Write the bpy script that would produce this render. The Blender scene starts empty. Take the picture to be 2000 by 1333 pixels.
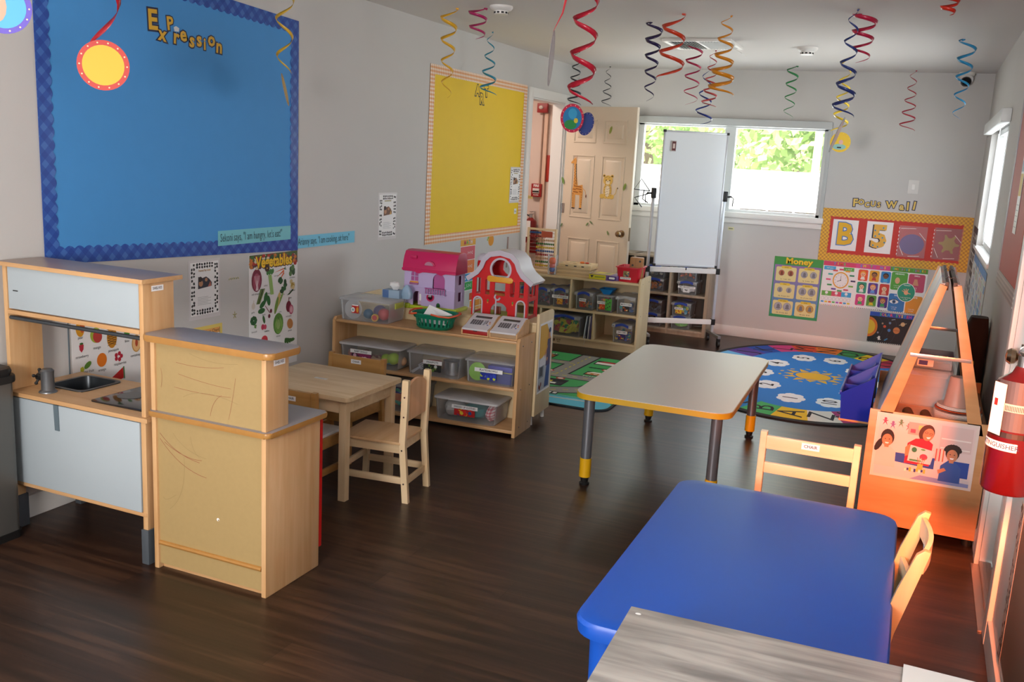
import bpy, bmesh, math, random
from mathutils import Vector, Matrix
random.seed(7)
SC = bpy.context.scene
COL = SC.collection
PI = math.pi

# ---------------------------------------------------------------- camera
cd = bpy.data.cameras.new('camera'); cam = bpy.data.objects.new('camera', cd); COL.objects.link(cam)
cd.sensor_width = 36.0; cd.lens = 1824.8/2000*36.0; cd.clip_start = 0.05; cd.clip_end = 400
YAW, PIT, ROL = -0.405182, 0.196125, -0.053928
_f = Vector((math.sin(YAW)*math.cos(PIT), math.cos(YAW)*math.cos(PIT), -math.sin(PIT)))
_r0 = Vector((math.cos(YAW), -math.sin(YAW), 0)); _d0 = _f.cross(_r0)
_r = _r0*math.cos(ROL) + _d0*math.sin(ROL); _d = -_r0*math.sin(ROL) + _d0*math.cos(ROL)
cam.matrix_world = Matrix(((_r.x, -_d.x, -_f.x, 0.0), (_r.y, -_d.y, -_f.y, 0.0), (_r.z, -_d.z, -_f.z, 1.56), (0, 0, 0, 1)))
SC.camera = cam

# ---------------------------------------------------------------- world, sun, room light, exposure
SC.view_settings.view_transform = 'Standard'; SC.view_settings.look = 'None'
SC.view_settings.exposure = 0.62; SC.view_settings.gamma = 1.0; SC.view_settings.use_curve_mapping = False
SC.cycles.use_denoising = True
SC.cycles.max_bounces = 8; SC.cycles.diffuse_bounces = 4; SC.cycles.glossy_bounces = 3
SC.cycles.transparent_max_bounces = 16; SC.cycles.caustics_reflective = False; SC.cycles.caustics_refractive = False
SC.cycles.sample_clamp_indirect = 6.0
W = bpy.data.worlds.new('sky'); SC.world = W; W.use_nodes = True
bg = W.node_tree.nodes['Background']; bg.inputs[0].default_value = (0.80, 0.90, 1.0, 1); bg.inputs[1].default_value = 3.2

def light(name, kind, loc, energy, color=(1, 1, 1), size=1.0, size_y=None, target=None, rot=None):
    l = bpy.data.lights.new(name, kind); o = bpy.data.objects.new(name, l); COL.objects.link(o)
    l.energy = energy; l.color = color; o.location = loc
    if kind == 'AREA':
        l.shape = 'RECTANGLE'; l.size = size; l.size_y = size_y or size
    if target is not None:
        o.rotation_euler = (Vector(target)-Vector(loc)).to_track_quat('-Z', 'Y').to_euler()
    if rot: o.rotation_euler = rot
    return o
sun = light('sun', 'SUN', (0, -5, 20), 9.0, (1.0, 0.95, 0.85), rot=(math.radians(38), 0, math.radians(-25))); sun.data.angle = 0.01
# added soft fill light behind the photographer, just inside the closed front wall
light('front_fill', 'AREA', (-1.5, -1.85, 1.65), 38, (1.0, 0.965, 0.95), 3.0, 1.5, target=(-1.5, 6, 0.9))
# added fill aimed upward to brighten the ceiling, no fixture stands there
light('ceiling_fill', 'AREA', (-1.3, -0.9, 1.35), 76, (1.0, 0.95, 0.925), 0.7, 0.7, target=(-1.1, 1.2, 2.42))
# daylight at the two windows
light('back_window_daylight', 'AREA', (-1.75, 9.05, 1.6), 14, (0.93, 1.0, 0.98), 1.8, 0.85, target=(-1.75, 0, 0.9))
light('side_window_daylight', 'AREA', (0.62, 7.2, 1.5), 10, (0.95, 0.98, 1.0), 1.5, 0.8, target=(-3, 6.8, 0.6))
# added amber light out of view, for an orange glow of unknown source
amb = light('added_amber_light', 'AREA', (0.30, 1.50, 1.30), 10, (1.0, 0.20, 0.06), 0.14, 0.24, target=(0.17, 4.0, 0.28)); amb.data.spread = math.radians(48)

# ---------------------------------------------------------------- colour and materials
def lin(h):
    if isinstance(h, (tuple, list)): return tuple(h)[:3]
    h = h.lstrip('#'); c = [int(h[i:i+2], 16)/255 for i in (0, 2, 4)]
    return tuple(x/12.92 if x <= 0.04045 else ((x+0.055)/1.055)**2.4 for x in c)
MATS = {}
def mat(h, rough=0.5, metal=0.0, coat=0.0, spec=0.5, var=0.0, scale=8.0, bump=0.0, name=None):
    key = (h, rough, metal, coat, spec, var, scale, bump)
    if key in MATS: return MATS[key]
    m = bpy.data.materials.new(name or 'paint_'+str(h).strip('#')); m.use_nodes = True
    nt = m.node_tree; b = nt.nodes['Principled BSDF']; c = lin(h)
    b.inputs['Base Color'].default_value = (*c, 1); b.inputs['Roughness'].default_value = rough
    b.inputs['Metallic'].default_value = metal; b.inputs['Coat Weight'].default_value = coat
    b.inputs['Specular IOR Level'].default_value = spec
    if var or bump:
        tc = nt.nodes.new('ShaderNodeTexCoord'); n = nt.nodes.new('ShaderNodeTexNoise')
        n.inputs['Scale'].default_value = scale; n.inputs['Detail'].default_value = 4
        nt.links.new(tc.outputs['Object'], n.inputs['Vector'])
        if var:
            mx = nt.nodes.new('ShaderNodeMix'); mx.data_type = 'RGBA'
            mx.inputs[6].default_value = (*[x*(1-var) for x in c], 1); mx.inputs[7].default_value = (*[min(1, x*(1+var)) for x in c], 1)
            nt.links.new(n.outputs['Fac'], mx.inputs[0]); nt.links.new(mx.outputs[2], b.inputs['Base Color'])
        if bump:
            bp = nt.nodes.new('ShaderNodeBump'); bp.inputs['Strength'].default_value = bump; bp.inputs['Distance'].default_value = 0.002
            nt.links.new(n.outputs['Fac'], bp.inputs['Height']); nt.links.new(bp.outputs[0], b.inputs['Normal'])
    MATS[key] = m
    return m
def wood(name, c1, c2, axis='X', rough=0.42, stretch=14.0, scale=2.2, spec=0.4, coat=0.0):
    m = bpy.data.materials.new(name); m.use_nodes = True; nt = m.node_tree; b = nt.nodes['Principled BSDF']
    tc = nt.nodes.new('ShaderNodeTexCoord'); mp = nt.nodes.new('ShaderNodeMapping')
    s = [scale*stretch]*3; s['XYZ'.index(axis)] = scale; mp.inputs['Scale'].default_value = s
    n = nt.nodes.new('ShaderNodeTexNoise'); n.inputs['Scale'].default_value = 1.0; n.inputs['Detail'].default_value = 5; n.inputs['Distortion'].default_value = 0.6
    n2 = nt.nodes.new('ShaderNodeTexNoise'); n2.inputs['Scale'].default_value = 3.0; n2.inputs['Detail'].default_value = 3
    r = nt.nodes.new('ShaderNodeValToRGB'); r.color_ramp.elements[0].position = 0.30; r.color_ramp.elements[1].position = 0.72
    r.color_ramp.elements[0].color = (*lin(c1), 1); r.color_ramp.elements[1].color = (*lin(c2), 1)
    mx = nt.nodes.new('ShaderNodeMix'); mx.data_type = 'FLOAT'; mx.inputs[0].default_value = 0.35
    L = nt.links.new
    L(tc.outputs['Object'], mp.inputs['Vector']); L(mp.outputs[0], n.inputs['Vector']); L(tc.outputs['Object'], n2.inputs['Vector'])
    L(n.outputs['Fac'], mx.inputs[2]); L(n2.outputs['Fac'], mx.inputs[3]); L(mx.outputs[0], r.inputs[0]); L(r.outputs[0], b.inputs['Base Color'])
    b.inputs['Roughness'].default_value = rough; b.inputs['Specular IOR Level'].default_value = spec; b.inputs['Coat Weight'].default_value = coat
    return m
def clear(name, h='#e8eef2', alpha=0.3, rough=0.15, rim=0.0):
    m = bpy.data.materials.new(name); m.use_nodes = True; nt = m.node_tree; out = nt.nodes['Material Output']; b = nt.nodes['Principled BSDF']
    b.inputs['Base Color'].default_value = (*lin(h), 1); b.inputs['Roughness'].default_value = rough
    t = nt.nodes.new('ShaderNodeBsdfTransparent'); t.inputs[0].default_value = (0.99, 0.995, 1, 1)
    mx = nt.nodes.new('ShaderNodeMixShader'); fr = nt.nodes.new('ShaderNodeFresnel'); fr.inputs[0].default_value = 1.45
    ma = nt.nodes.new('ShaderNodeMath'); ma.operation = 'MULTIPLY_ADD'; ma.inputs[1].default_value = 0.45; ma.inputs[2].default_value = alpha; ma.use_clamp = True
    nt.links.new(fr.outputs[0], ma.inputs[0]); nt.links.new(ma.outputs[0], mx.inputs[0]); nt.links.new(t.outputs[0], mx.inputs[1]); nt.links.new(b.outputs[0], mx.inputs[2]); nt.links.new(mx.outputs[0], out.inputs[0])
    return m
def gingham(name, ca, cb, cc, scale, u='X', v='Z', diag=False, rough=0.5):
    """two crossing bands of stripes, procedural"""
    m = bpy.data.materials.new(name); m.use_nodes = True; nt = m.node_tree; b = nt.nodes['Principled BSDF']; L = nt.links.new
    tc = nt.nodes.new('ShaderNodeTexCoord'); sp = nt.nodes.new('ShaderNodeSeparateXYZ'); L(tc.outputs['Object'], sp.inputs[0])
    def math_(op, a, bb, c=None):
        n = nt.nodes.new('ShaderNodeMath'); n.operation = op
        for i, x in enumerate((a, bb, c)):
            if x is None: continue
            if isinstance(x, (int, float)): n.inputs[i].default_value = x
            else: L(x, n.inputs[i])
        return n.outputs[0]
    U = sp.outputs['XYZ'.index(u)]; V = sp.outputs['XYZ'.index(v)]
    if diag:
        U2 = math_('ADD', U, V); V2 = math_('SUBTRACT', U, V); U, V = U2, V2
    a = math_('GREATER_THAN', math_('FRACT', math_('MULTIPLY', U, scale), None), 0.5)
    c = math_('GREATER_THAN', math_('FRACT', math_('MULTIPLY', V, scale), None), 0.5)
    s = math_('MULTIPLY', math_('ADD', a, c), 0.5)
    r = nt.nodes.new('ShaderNodeValToRGB'); r.color_ramp.interpolation = 'CONSTANT'
    e = r.color_ramp.elements; e[0].color = (*lin(ca), 1); e[1].position = 0.4; e[1].color = (*lin(cb), 1); e.new(0.9).color = (*lin(cc), 1)
    L(s, r.inputs[0]); L(r.outputs[0], b.inputs['Base Color']); b.inputs['Roughness'].default_value = rough
    return m

# ---------------------------------------------------------------- mesh helpers
class MB:
    def __init__(s): s.bm = bmesh.new(); s.ms = []
    def mi(s, m):
        if m not in s.ms: s.ms.append(m)
        return s.ms.index(m)
    def _fin(s, fs, m):
        i = s.mi(m)
        for f in fs: f.material_index = i
    def box(s, x0, x1, y0, y1, z0, z1, m, bev=0.0, M=None, seg=2):
        c = [(x, y, z) for x in (x0, x1) for y in (y0, y1) for z in (z0, z1)]
        vs = [s.bm.verts.new(p) for p in c]
        fs = [s.bm.faces.new([vs[i] for i in q]) for q in ((0, 1, 3, 2), (4, 6, 7, 5), (0, 4, 5, 1), (2, 3, 7, 6), (0, 2, 6, 4), (1, 5, 7, 3))]
        s._fin(fs, m)
        if bev > 0:
            es = list({e for f in fs for e in f.edges})
            g = bmesh.ops.bevel(s.bm, geom=es, offset=bev, segments=seg, profile=0.6, affect='EDGES')
            s._fin([f for f in g['faces'] if f.is_valid], m)
            vs = list({v for f in g['faces'] if f.is_valid for v in f.verts} | {v for v in vs if v.is_valid} | {v for f in fs if f.is_valid for v in f.verts})
        if M is not None: bmesh.ops.transform(s.bm, matrix=M, verts=vs)
        return vs
    def prism(s, pts, z0, z1, m, M=None, bev=0.0, mtop=None):
        """polygon in local XY extruded along local Z"""
        a = [s.bm.verts.new((p[0], p[1], z0)) for p in pts]; b = [s.bm.verts.new((p[0], p[1], z1)) for p in pts]
        n = len(pts); fs = [s.bm.faces.new(a[::-1]), s.bm.faces.new(b)]
        fs += [s.bm.faces.new((a[i], a[(i+1) % n], b[(i+1) % n], b[i])) for i in range(n)]
        s._fin(fs, m)
        if mtop: fs[1].material_index = s.mi(mtop)
        vs = a+b
        if bev > 0:
            es = list({e for f in fs[:2] for e in f.edges})
            g = bmesh.ops.bevel(s.bm, geom=es, offset=bev, segments=2, profile=0.6, affect='EDGES')
            s._fin([f for f in g['faces'] if f.is_valid], m)
            vs = list({v for f in g['faces'] if f.is_valid for v in f.verts} | {v for v in vs if v.is_valid} | {v for f in fs if f.is_valid for v in f.verts})
        if M is not None: bmesh.ops.transform(s.bm, matrix=M, verts=vs)
    def rings(s, rs, m, cap=True, closed=False):
        """loft through rings (lists of 3D points)"""
        R = [[s.bm.verts.new(p) for p in r] for r in rs]; n = len(rs[0]); fs = []
        k = len(R)
        for i in range(k if closed else k-1):
            A, B = R[i], R[(i+1) % k]
            for j in range(n): fs.append(s.bm.faces.new((A[j], A[(j+1) % n], B[(j+1) % n], B[j])))
        if cap and not closed:
            if cap != 'end': fs.append(s.bm.faces.new(R[0][::-1]))
            fs.append(s.bm.faces.new(R[-1]))
        s._fin(fs, m)
        return R
    def cyl(s, p0, p1, r0, m, r1=None, seg=16, cap=True):
        p0, p1 = Vector(p0), Vector(p1); r1 = r0 if r1 is None else r1
        d = (p1-p0).normalized(); a = d.orthogonal().normalized(); b = d.cross(a)
        s.rings([[p + (a*math.cos(t*2*PI/seg)+b*math.sin(t*2*PI/seg))*r for t in range(seg)] for p, r in ((p0, r0), (p1, r1))], m, cap)
    def tube(s, pts, r, m, seg=8, closed=False):
        P = [Vector(p) for p in pts]; rs = []; a = None; n = len(P)
        for i, p in enumerate(P):
            if closed: d = P[(i+1) % n]-P[i-1]
            else: d = (P[min(i+1, n-1)]-P[max(i-1, 0)])
            d.normalize()
            a = d.orthogonal().normalized() if a is None else (a - d*a.dot(d)).normalized()
            b = d.cross(a); rr = r[i] if isinstance(r, (list, tuple)) else r
            rs.append([p+(a*math.cos(t*2*PI/seg)+b*math.sin(t*2*PI/seg))*rr for t in range(seg)])
        s.rings(rs, m, True, closed)
    def lathe(s, prof, m, seg=20, c=(0, 0, 0), M=None, cap=True):
        M = M or Matrix.Identity(4)
        s.rings([[M @ Vector((c[0]+r*math.cos(t*2*PI/seg), c[1]+r*math.sin(t*2*PI/seg), c[2]+z)) for t in range(seg)] for r, z in prof], m, cap)
    def ball(s, c, r, m, sc=(1, 1, 1), seg=12, rg=8):
        rs = []
        for i in range(1, rg):
            th = PI*i/rg
            rs.append([(c[0]+r*sc[0]*math.sin(th)*math.cos(t*2*PI/seg), c[1]+r*sc[1]*math.sin(th)*math.sin(t*2*PI/seg), c[2]-r*sc[2]*math.cos(th)) for t in range(seg)])
        s.rings(rs, m)
    def poly(s, pts, m):
        f = s.bm.faces.new([s.bm.verts.new(p) for p in pts]); s._fin([f], m); return f
    def build(s, name, parent=None, smooth=35, loc=None, rot=None):
        me = bpy.data.meshes.new(name); bmesh.ops.recalc_face_normals(s.bm, faces=s.bm.faces[:]) if smooth is not None else None
        s.bm.to_mesh(me); s.bm.free()
        for m in s.ms: me.materials.append(m)
        o = bpy.data.objects.new(name, me); COL.objects.link(o)
        if smooth:
            me.shade_smooth()
            try: me.set_sharp_from_angle(angle=math.radians(smooth))
            except Exception: pass
        if parent: o.parent = parent
        if loc: o.location = loc
        if rot: o.rotation_euler = rot
        return o
_tc = {}
def text_faces(t, size=1.0, off=0.0):
    k = (t, off)
    if k not in _tc:
        cu = bpy.data.curves.new('t', 'FONT'); cu.body = t; cu.size = 1.0; cu.offset = off; cu.align_x = 'CENTER'; cu.align_y = 'CENTER'; cu.resolution_u = 2; cu.fill_mode = 'FRONT'
        o = bpy.data.objects.new('t', cu); me = o.to_mesh()
        _tc[k] = ([(v.co.x, v.co.y) for v in me.vertices], [tuple(p.vertices) for p in me.polygons])
        o.to_mesh_clear(); bpy.data.objects.remove(o); bpy.data.curves.remove(cu)
    return _tc[k]
class Sheet(MB):
    """flat printed matter: frame o + u*U + v*V, facing N; z is a thin layer number"""
    def __init__(s, o, U, V=(0, 0, 1), step=0.0004):
        super().__init__(); s.o = Vector(o); s.U = Vector(U).normalized(); s.V = Vector(V).normalized(); s.N = s.U.cross(s.V).normalized(); s.step = step
    def P(s, u, v, z=1): return s.o + s.U*u + s.V*v + s.N*(z*s.step)
    def pg(s, pts, m, z=1):
        s.c = (getattr(s, 'c', 0)+1) % 140; z = z+s.c*0.006
        try: return s.poly([s.P(a, b, z) for a, b in pts], m)
        except ValueError: return None
    def rect(s, a, b, c, d, m, z=1): return s.pg([(a, b), (c, b), (c, d), (a, d)], m, z)
    def card(s, a, b, c, d, m, t=0.002):
        q = [(a, b), (c, b), (c, d), (a, d)]
        A = [s.o+s.U*x+s.V*y+s.N*0.0002 for x, y in q]; B = [s.o+s.U*x+s.V*y+s.N*t for x, y in q]
        s.rings([A, B], m); s.o = s.o + s.N*t
    def rrect(s, a, b, c, d, r, m, z=1):
        pts = []
        for cx, cy, t0 in ((c-r, d-r, 0), (a+r, d-r, 90), (a+r, b+r, 180), (c-r, b+r, 270)):
            for k in range(5):
                t = math.radians(t0+k*22.5); pts.append((cx+r*math.cos(t), cy+r*math.sin(t)))
        s.pg(pts, m, z)
    def ell(s, cx, cy, rx, ry, m, z=1, n=16, rot=0.0):
        c, q = math.cos(rot), math.sin(rot)
        s.pg([(cx+rx*math.cos(t*2*PI/n)*c-ry*math.sin(t*2*PI/n)*q, cy+rx*math.cos(t*2*PI/n)*q+ry*math.sin(t*2*PI/n)*c) for t in range(n)], m, z)
    def line(s, pts, w, m, z=1):
        for (a, b), (c, d) in zip(pts, pts[1:]):
            L = math.hypot(c-a, d-b) or 1e-6; nx, ny = -(d-b)/L*w/2, (c-a)/L*w/2
            s.pg([(a+nx, b+ny), (a-nx, b-ny), (c-nx, d-ny), (c+nx, d+ny)], m, z)
    def text(s, t, u, v, h, m, z=2, xs=1.0, off=0.0, rot=0.0):
        s.c = (getattr(s, 'c', 0)+1) % 140; z = z+s.c*0.006
        vs, fs = text_faces(t, off=off); k = h/0.7; c, q = math.cos(rot), math.sin(rot)
        V = [s.bm.verts.new(s.P(u+(x*xs*k)*c-(y*k)*q, v+(x*xs*k)*q+(y*k)*c, z)) for x, y in vs]
        i = s.mi(m)
        for f in fs:
            try: s.bm.faces.new([V[j] for j in f]).material_index = i
            except ValueError: pass
    def build(s, name, parent=None, **k):
        return super().build(name, parent, smooth=None, **k)
def XF(o, u, v):
    """matrix: local X->u, local Y->v, local Z->u x v, origin o"""
    u = Vector(u).normalized(); v = Vector(v).normalized(); w = u.cross(v)
    return Matrix(((u.x, v.x, w.x, o[0]), (u.y, v.y, w.y, o[1]), (u.z, v.z, w.z, o[2]), (0, 0, 0, 1)))
def thing(name, label, cat, loc=(0, 0, 0), rz=0.0, group=None):
    o = bpy.data.objects.new(name, None); COL.objects.link(o); o.location = loc; o.rotation_euler = (0, 0, rz)
    o.empty_display_size = 0.1
    return tag(o, label, cat, group)
def tag(o, label, cat, group=None, kind=None):
    o['label'] = label; o['category'] = cat
    if group: o['group'] = group
    if kind: o['kind'] = kind
    return o
def struct(o): o['kind'] = 'structure'; return o
def tree_of(o, out=None):
    return [c for c in bpy.data.objects if c.parent == o]
KIDS = {}
def dup(root, loc=None, rz=None, label=None, group=None):
    def rec(o, par):
        c = o.copy(); COL.objects.link(c); c.parent = par
        for ch in [x for x in list(COL.objects) if x.parent == o]: rec(ch, c)
        return c
    r = rec(root, None)
    if loc: r.location = loc
    if rz is not None: r.rotation_euler = (0, 0, rz)
    if label: r['label'] = label
    if group: r['group'] = group
    return r
def rpoly(x0, y0, x1, y1, r, n=5):
    pts = []
    for cx, cy, t0 in ((x1-r, y1-r, 0), (x0+r, y1-r, 90), (x0+r, y0+r, 180), (x1-r, y0+r, 270)):
        for k in range(n+1):
            t = math.radians(t0+k*90/n); pts.append((cx+r*math.cos(t), cy+r*math.sin(t)))
    return pts

# shared materials
MAPLE = wood('maple_veneer', '#c2935f', '#dab488', 'Z', 0.38)
MAPLEX = wood('maple_veneer_level', '#bb8c5c', '#d2aa7c', 'X', 0.38)
MAPLE_EDGE = wood('maple_edge', '#a8733a', '#c08a4c', 'X', 0.3)
BEIGE = mat('#a68d5e', 0.5, var=0.05, scale=60, name='beige_board')
PINE = wood('pale_pine', '#d0b084', '#ead2ac', 'X', 0.5, 10, 2.5)
PINEZ = wood('pale_pine_upright', '#d2b488', '#e8d0aa', 'Z', 0.5, 10, 2.5)
OAKY = wood('honey_wood', '#a87a40', '#c49558', 'X', 0.42, 10, 2.5)
BIRCH = wood('birch_ply', '#cdb488', '#e0cba4', 'X', 0.45, 8, 2.0)
BIRCHZ = wood('birch_ply_upright', '#cfb78c', '#e2cfa9', 'Z', 0.45, 8, 2.0)
WHITE = mat('#eceae6', 0.45, name='white_paint')
PAPER = mat('#f2f1f0', 0.55, name='white_paper')
BLACK = mat('#141414', 0.5, name='black')
INK = mat('#1b1b26', 0.6, name='ink')
STEEL = mat('#b8babd', 0.25, metal=1.0, name='steel')
GREYP = mat('#4a5056', 0.45, name='grey_plastic')
CLEAR = clear('clear_plastic', '#e8ecf0', 0.05, 0.15)
CLEARLID = clear('clear_lid', '#e6e8ec', 0.24, 0.2)

# ================================================================ ROOM
LX, RX, BY, FY, CZ = -3.207, 0.385, 8.8, -2.0, 2.42
PAINT = mat('#cac8c5', 0.75, var=0.02, scale=3, bump=0.05, name='wall_paint')
CEILP = mat('#dedad6', 0.85, name='ceiling_paint')
TRIMP = mat('#e6e4e0', 0.4, name='trim_paint')
def floor_mat():
    m = bpy.data.materials.new('dark_plank_floor'); m.use_nodes = True; nt = m.node_tree; b = nt.nodes['Principled BSDF']; L = nt.links.new
    tc = nt.nodes.new('ShaderNodeTexCoord')
    br = nt.nodes.new('ShaderNodeTexBrick'); br.inputs['Scale'].default_value = 1.0; br.inputs['Mortar Size'].default_value = 0.0018
    br.inputs['Brick Width'].default_value = 1.22; br.inputs['Row Height'].default_value = 0.15; br.offset = 0.37
    br.inputs['Color1'].default_value = (0.25, 0.25, 0.25, 1); br.inputs['Color2'].default_value = (0.75, 0.75, 0.75, 1); br.inputs['Mortar'].default_value = (0.0, 0, 0, 1)
    L(tc.outputs['Object'], br.inputs['Vector'])
    mp = nt.nodes.new('ShaderNodeMapping'); mp.inputs['Scale'].default_value = (1.6, 26, 1); L(tc.outputs['Object'], mp.inputs['Vector'])
    n = nt.nodes.new('ShaderNodeTexNoise'); n.inputs['Scale'].default_value = 1; n.inputs['Detail'].default_value = 6; n.inputs['Roughness'].default_value = 0.6; n.inputs['Distortion'].default_value = 0.5; L(mp.outputs[0], n.inputs['Vector'])
    a = nt.nodes.new('ShaderNodeMix'); a.data_type = 'FLOAT'; a.inputs[0].default_value = 0.22; L(n.outputs['Fac'], a.inputs[2]); L(br.outputs['Color'], a.inputs[3])
    r = nt.nodes.new('ShaderNodeValToRGB'); e = r.color_ramp.elements
    e[0].position = 0.30; e[0].color = (*lin('#1e120b'), 1); e[1].position = 0.66; e[1].color = (*lin('#4a3122'), 1); e.new(0.48).color = (*lin('#2e1c13'), 1)
    L(a.outputs[0], r.inputs[0]); L(r.outputs[0], b.inputs['Base Color'])
    b.inputs['Roughness'].default_value = 0.34; b.inputs['Specular IOR Level'].default_value = 0.5
    bp = nt.nodes.new('ShaderNodeBump'); bp.inputs['Strength'].default_value = 0.35; bp.inputs['Distance'].default_value = 0.002; L(a.outputs[0], bp.inputs['Height']); L(bp.outputs[0], b.inputs['Normal'])
    return m
b = MB(); b.box(-4.75, RX+0.14, FY, BY, -0.1, 0, floor_mat()); struct(b.build('floor', smooth=None))
b = MB(); b.box(-4.75, RX+0.14, FY-0.1, BY+0.14, CZ, CZ+0.15, CEILP); struct(b.build('ceiling', smooth=None))
def wall_x(name, x0, x1, y0, y1, holes, m=PAINT):
    """wall running along Y with rectangular holes (ya,yb,za,zb)"""
    b = MB(); y = y0
    for ya, yb, za, zb in sorted(holes):
        if ya > y: b.box(x0, x1, y, ya, 0, CZ, m)
        if za > 0: b.box(x0, x1, ya, yb, 0, za, m)
        b.box(x0, x1, ya, yb, zb, CZ, m); y = yb
    b.box(x0, x1, y, y1, 0, CZ, m)
    return struct(b.build(name, smooth=None))
wall_x('wall_left', LX-0.11, LX, FY, BY, [(7.62, 8.42, 0, 2.06)])
wall_x('wall_right', RX, RX+0.13, FY, BY, [(6.27, 8.05, 1.07, 1.93), (3.46, 4.12, 0, 2.03), (0.95, 1.75, 0.85, 1.85)])
b = MB()
for x0, x1, z0, z1 in ((-4.75, -2.58, 0, CZ), (-0.86, RX+0.13, 0, CZ), (-2.58, -0.86, 0, 1.15), (-2.58, -0.86, 1.94, CZ)): b.box(x0, x1, BY, BY+0.12, z0, z1, PAINT)
struct(b.build('wall_back', smooth=None))
b = MB(); b.box(LX-1.5, RX+0.13, FY-0.1, FY, 0, CZ, PAINT); struct(b.build('wall_front', smooth=None))
HALLP = mat('#dccabf', 0.7, name='hall_paint')
b = MB(); b.box(-4.75, -4.65, 6.0, BY, 0, CZ, HALLP); b.box(-4.65, LX-0.11, 5.9, 6.0, 0, CZ, HALLP); b.box(-4.65, LX-0.115, BY-0.012, BY-0.001, 0, CZ, HALLP)
struct(b.build('wall_hall', smooth=None))
light('hall_lamp', 'AREA', (-3.95, 7.6, 2.38), 15, (1.0, 0.80, 0.68), 0.5, 0.5, target=(-3.95, 7.6, 0))
# baseboards
def baseboard(name, x0, x1, y0, y1, m=TRIMP, h=0.095):
    b = MB(); b.box(x0, x1, y0, y1, 0, h, m, 0.004); return struct(b.build(name))
baseboard('baseboard_back', LX, RX, BY-0.016, BY)
b = MB(); b.box(LX, LX+0.016, FY, 7.53, 0, 0.095, TRIMP, 0.004); struct(b.build('baseboard_left'))
b = MB(); b.box(RX-0.016, RX, 4.21, BY-0.016, 0, 0.095, TRIMP, 0.004); b.box(RX-0.016, RX, FY, 3.37, 0, 0.095, TRIMP, 0.004); struct(b.build('baseboard_right'))
# left doorway casing and jambs
b = MB()
for y0, y1 in ((7.54, 7.62), (8.42, 8.50)): b.box(LX, LX+0.018, y0, y1, 0, 2.14, TRIMP, 0.004)
b.box(LX, LX+0.018, 7.62, 8.42, 2.06, 2.14, TRIMP, 0.004)
b.box(LX-0.11, LX, 7.62, 7.632, 0, 2.06, TRIMP); b.box(LX-0.11, LX, 8.408, 8.42, 0, 2.06, TRIMP); b.box(LX-0.11, LX, 7.632, 8.408, 2.048, 2.06, TRIMP)
struct(b.build('trim_1'))

# ---- open panelled door leaf
DOORP = mat('#d8c9b4', 0.4, name='door_paint')
hx, hy = -3.17, 8.42; dang = math.atan2(-0.2, 0.73)
d = bpy.data.objects.new('door_1', None); COL.objects.link(d); d.location = (hx, hy, 0); d.rotation_euler = (0, 0, dang); struct(d)
DW = 0.76
b = MB(); b.box(0, DW, 0, 0.035, 0.012, 2.035, DOORP, 0.002)
def panel(b, x0, x1, z0, z1):
    # moulded groove and raised field on the camera face (y=0)
    for r, y in ((0.0, -0.001),):
        pass
    M = XF((0, 0, 0), (1, 0, 0), (0, 0, 1))
    w = 0.014
    for a, c, e, f in ((x0, x1, z0, z0+w), (x0, x1, z1-w, z1), (x0, x0+w, z0+w, z1-w), (x1-w, x1, z0+w, z1-w)):
        b.box(a, c, -0.006, 0.001, e, f, DOORP, 0.003)
    b.rings([[(x0+0.04, 0.0, z0+0.04), (x1-0.04, 0.0, z0+0.04), (x1-0.04, 0.0, z1-0.04), (x0+0.04, 0.0, z1-0.04)],
             [(x0+0.055, -0.008, z0+0.055), (x1-0.055, -0.008, z0+0.055), (x1-0.055, -0.008, z1-0.055), (x0+0.055, -0.008, z1-0.055)]], DOORP)
for x0, x1 in ((0.09, 0.34), (0.42, 0.67)):
    for z0, z1 in ((1.71, 1.92), (1.02, 1.60), (0.24, 0.83)): panel(b, x0, x1, z0, z1)
b.build('door_leaf', d)
BRASS = mat('#b09a80', 0.22, metal=1.0, name='satin_nickel')
b = MB(); b.lathe([(0.033, 0), (0.033, 0.006), (0.012, 0.010), (0.012, 0.035), (0.026, 0.045), (0.030, 0.060), (0.022, 0.074), (0.004, 0.078)], BRASS, 18, M=XF((0.69, -0.001, 0.91), (1, 0, 0), (0, 0, 1)))
b.box(0.7595, 0.7615, 0.006, 0.03, 0.85, 0.97, BRASS)
b.build('door_knob', d)
b = MB()
for z in (0.25, 1.05, 1.82): b.cyl((-0.006, -0.004, z), (-0.006, -0.004, z+0.09), 0.007, STEEL, seg=8); b.box(-0.006, 0.03, -0.002, 0.0, z, z+0.09, STEEL)
b.build('door_hinge', d)

# ---- back window
def winframe(name, parts, pane, vert='Z'):
    pass
SASH = mat('#d9dcdc', 0.4, name='window_vinyl')
w = bpy.data.objects.new('window_1', None); COL.objects.link(w); w.location = (0, 0, 0); struct(w)
b = MB(); y0, y1 = 8.80, 8.86
X0, X1, Z0, Z1 = -2.58, -0.86, 1.15, 1.94
b.box(X0, X0+0.05, y0, y1, Z0, Z1, SASH, 0.003); b.box(X1-0.035, X1, y0, y1, Z0, Z1, SASH, 0.003)
b.box(X0, X1, y0, y1, Z1-0.03, Z1, SASH, 0.003); b.box(X0, X1, y0, y1, Z0, Z0+0.03, SASH, 0.003)
b.box(-1.765, -1.665, y0-0.005, y1, Z0, Z1, SASH, 0.003)
b.build('window_frame', w)
b = MB(); b.box(-2.64, -0.82, 8.755, 8.80, 1.105, 1.155, TRIMP, 0.006); b.box(-2.62, -0.83, 8.784, 8.799, 1.055, 1.105, TRIMP, 0.003); b.build('window_sill', w)
VAL = mat('#b9bdbd', 0.5, name='blind_cassette')
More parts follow.
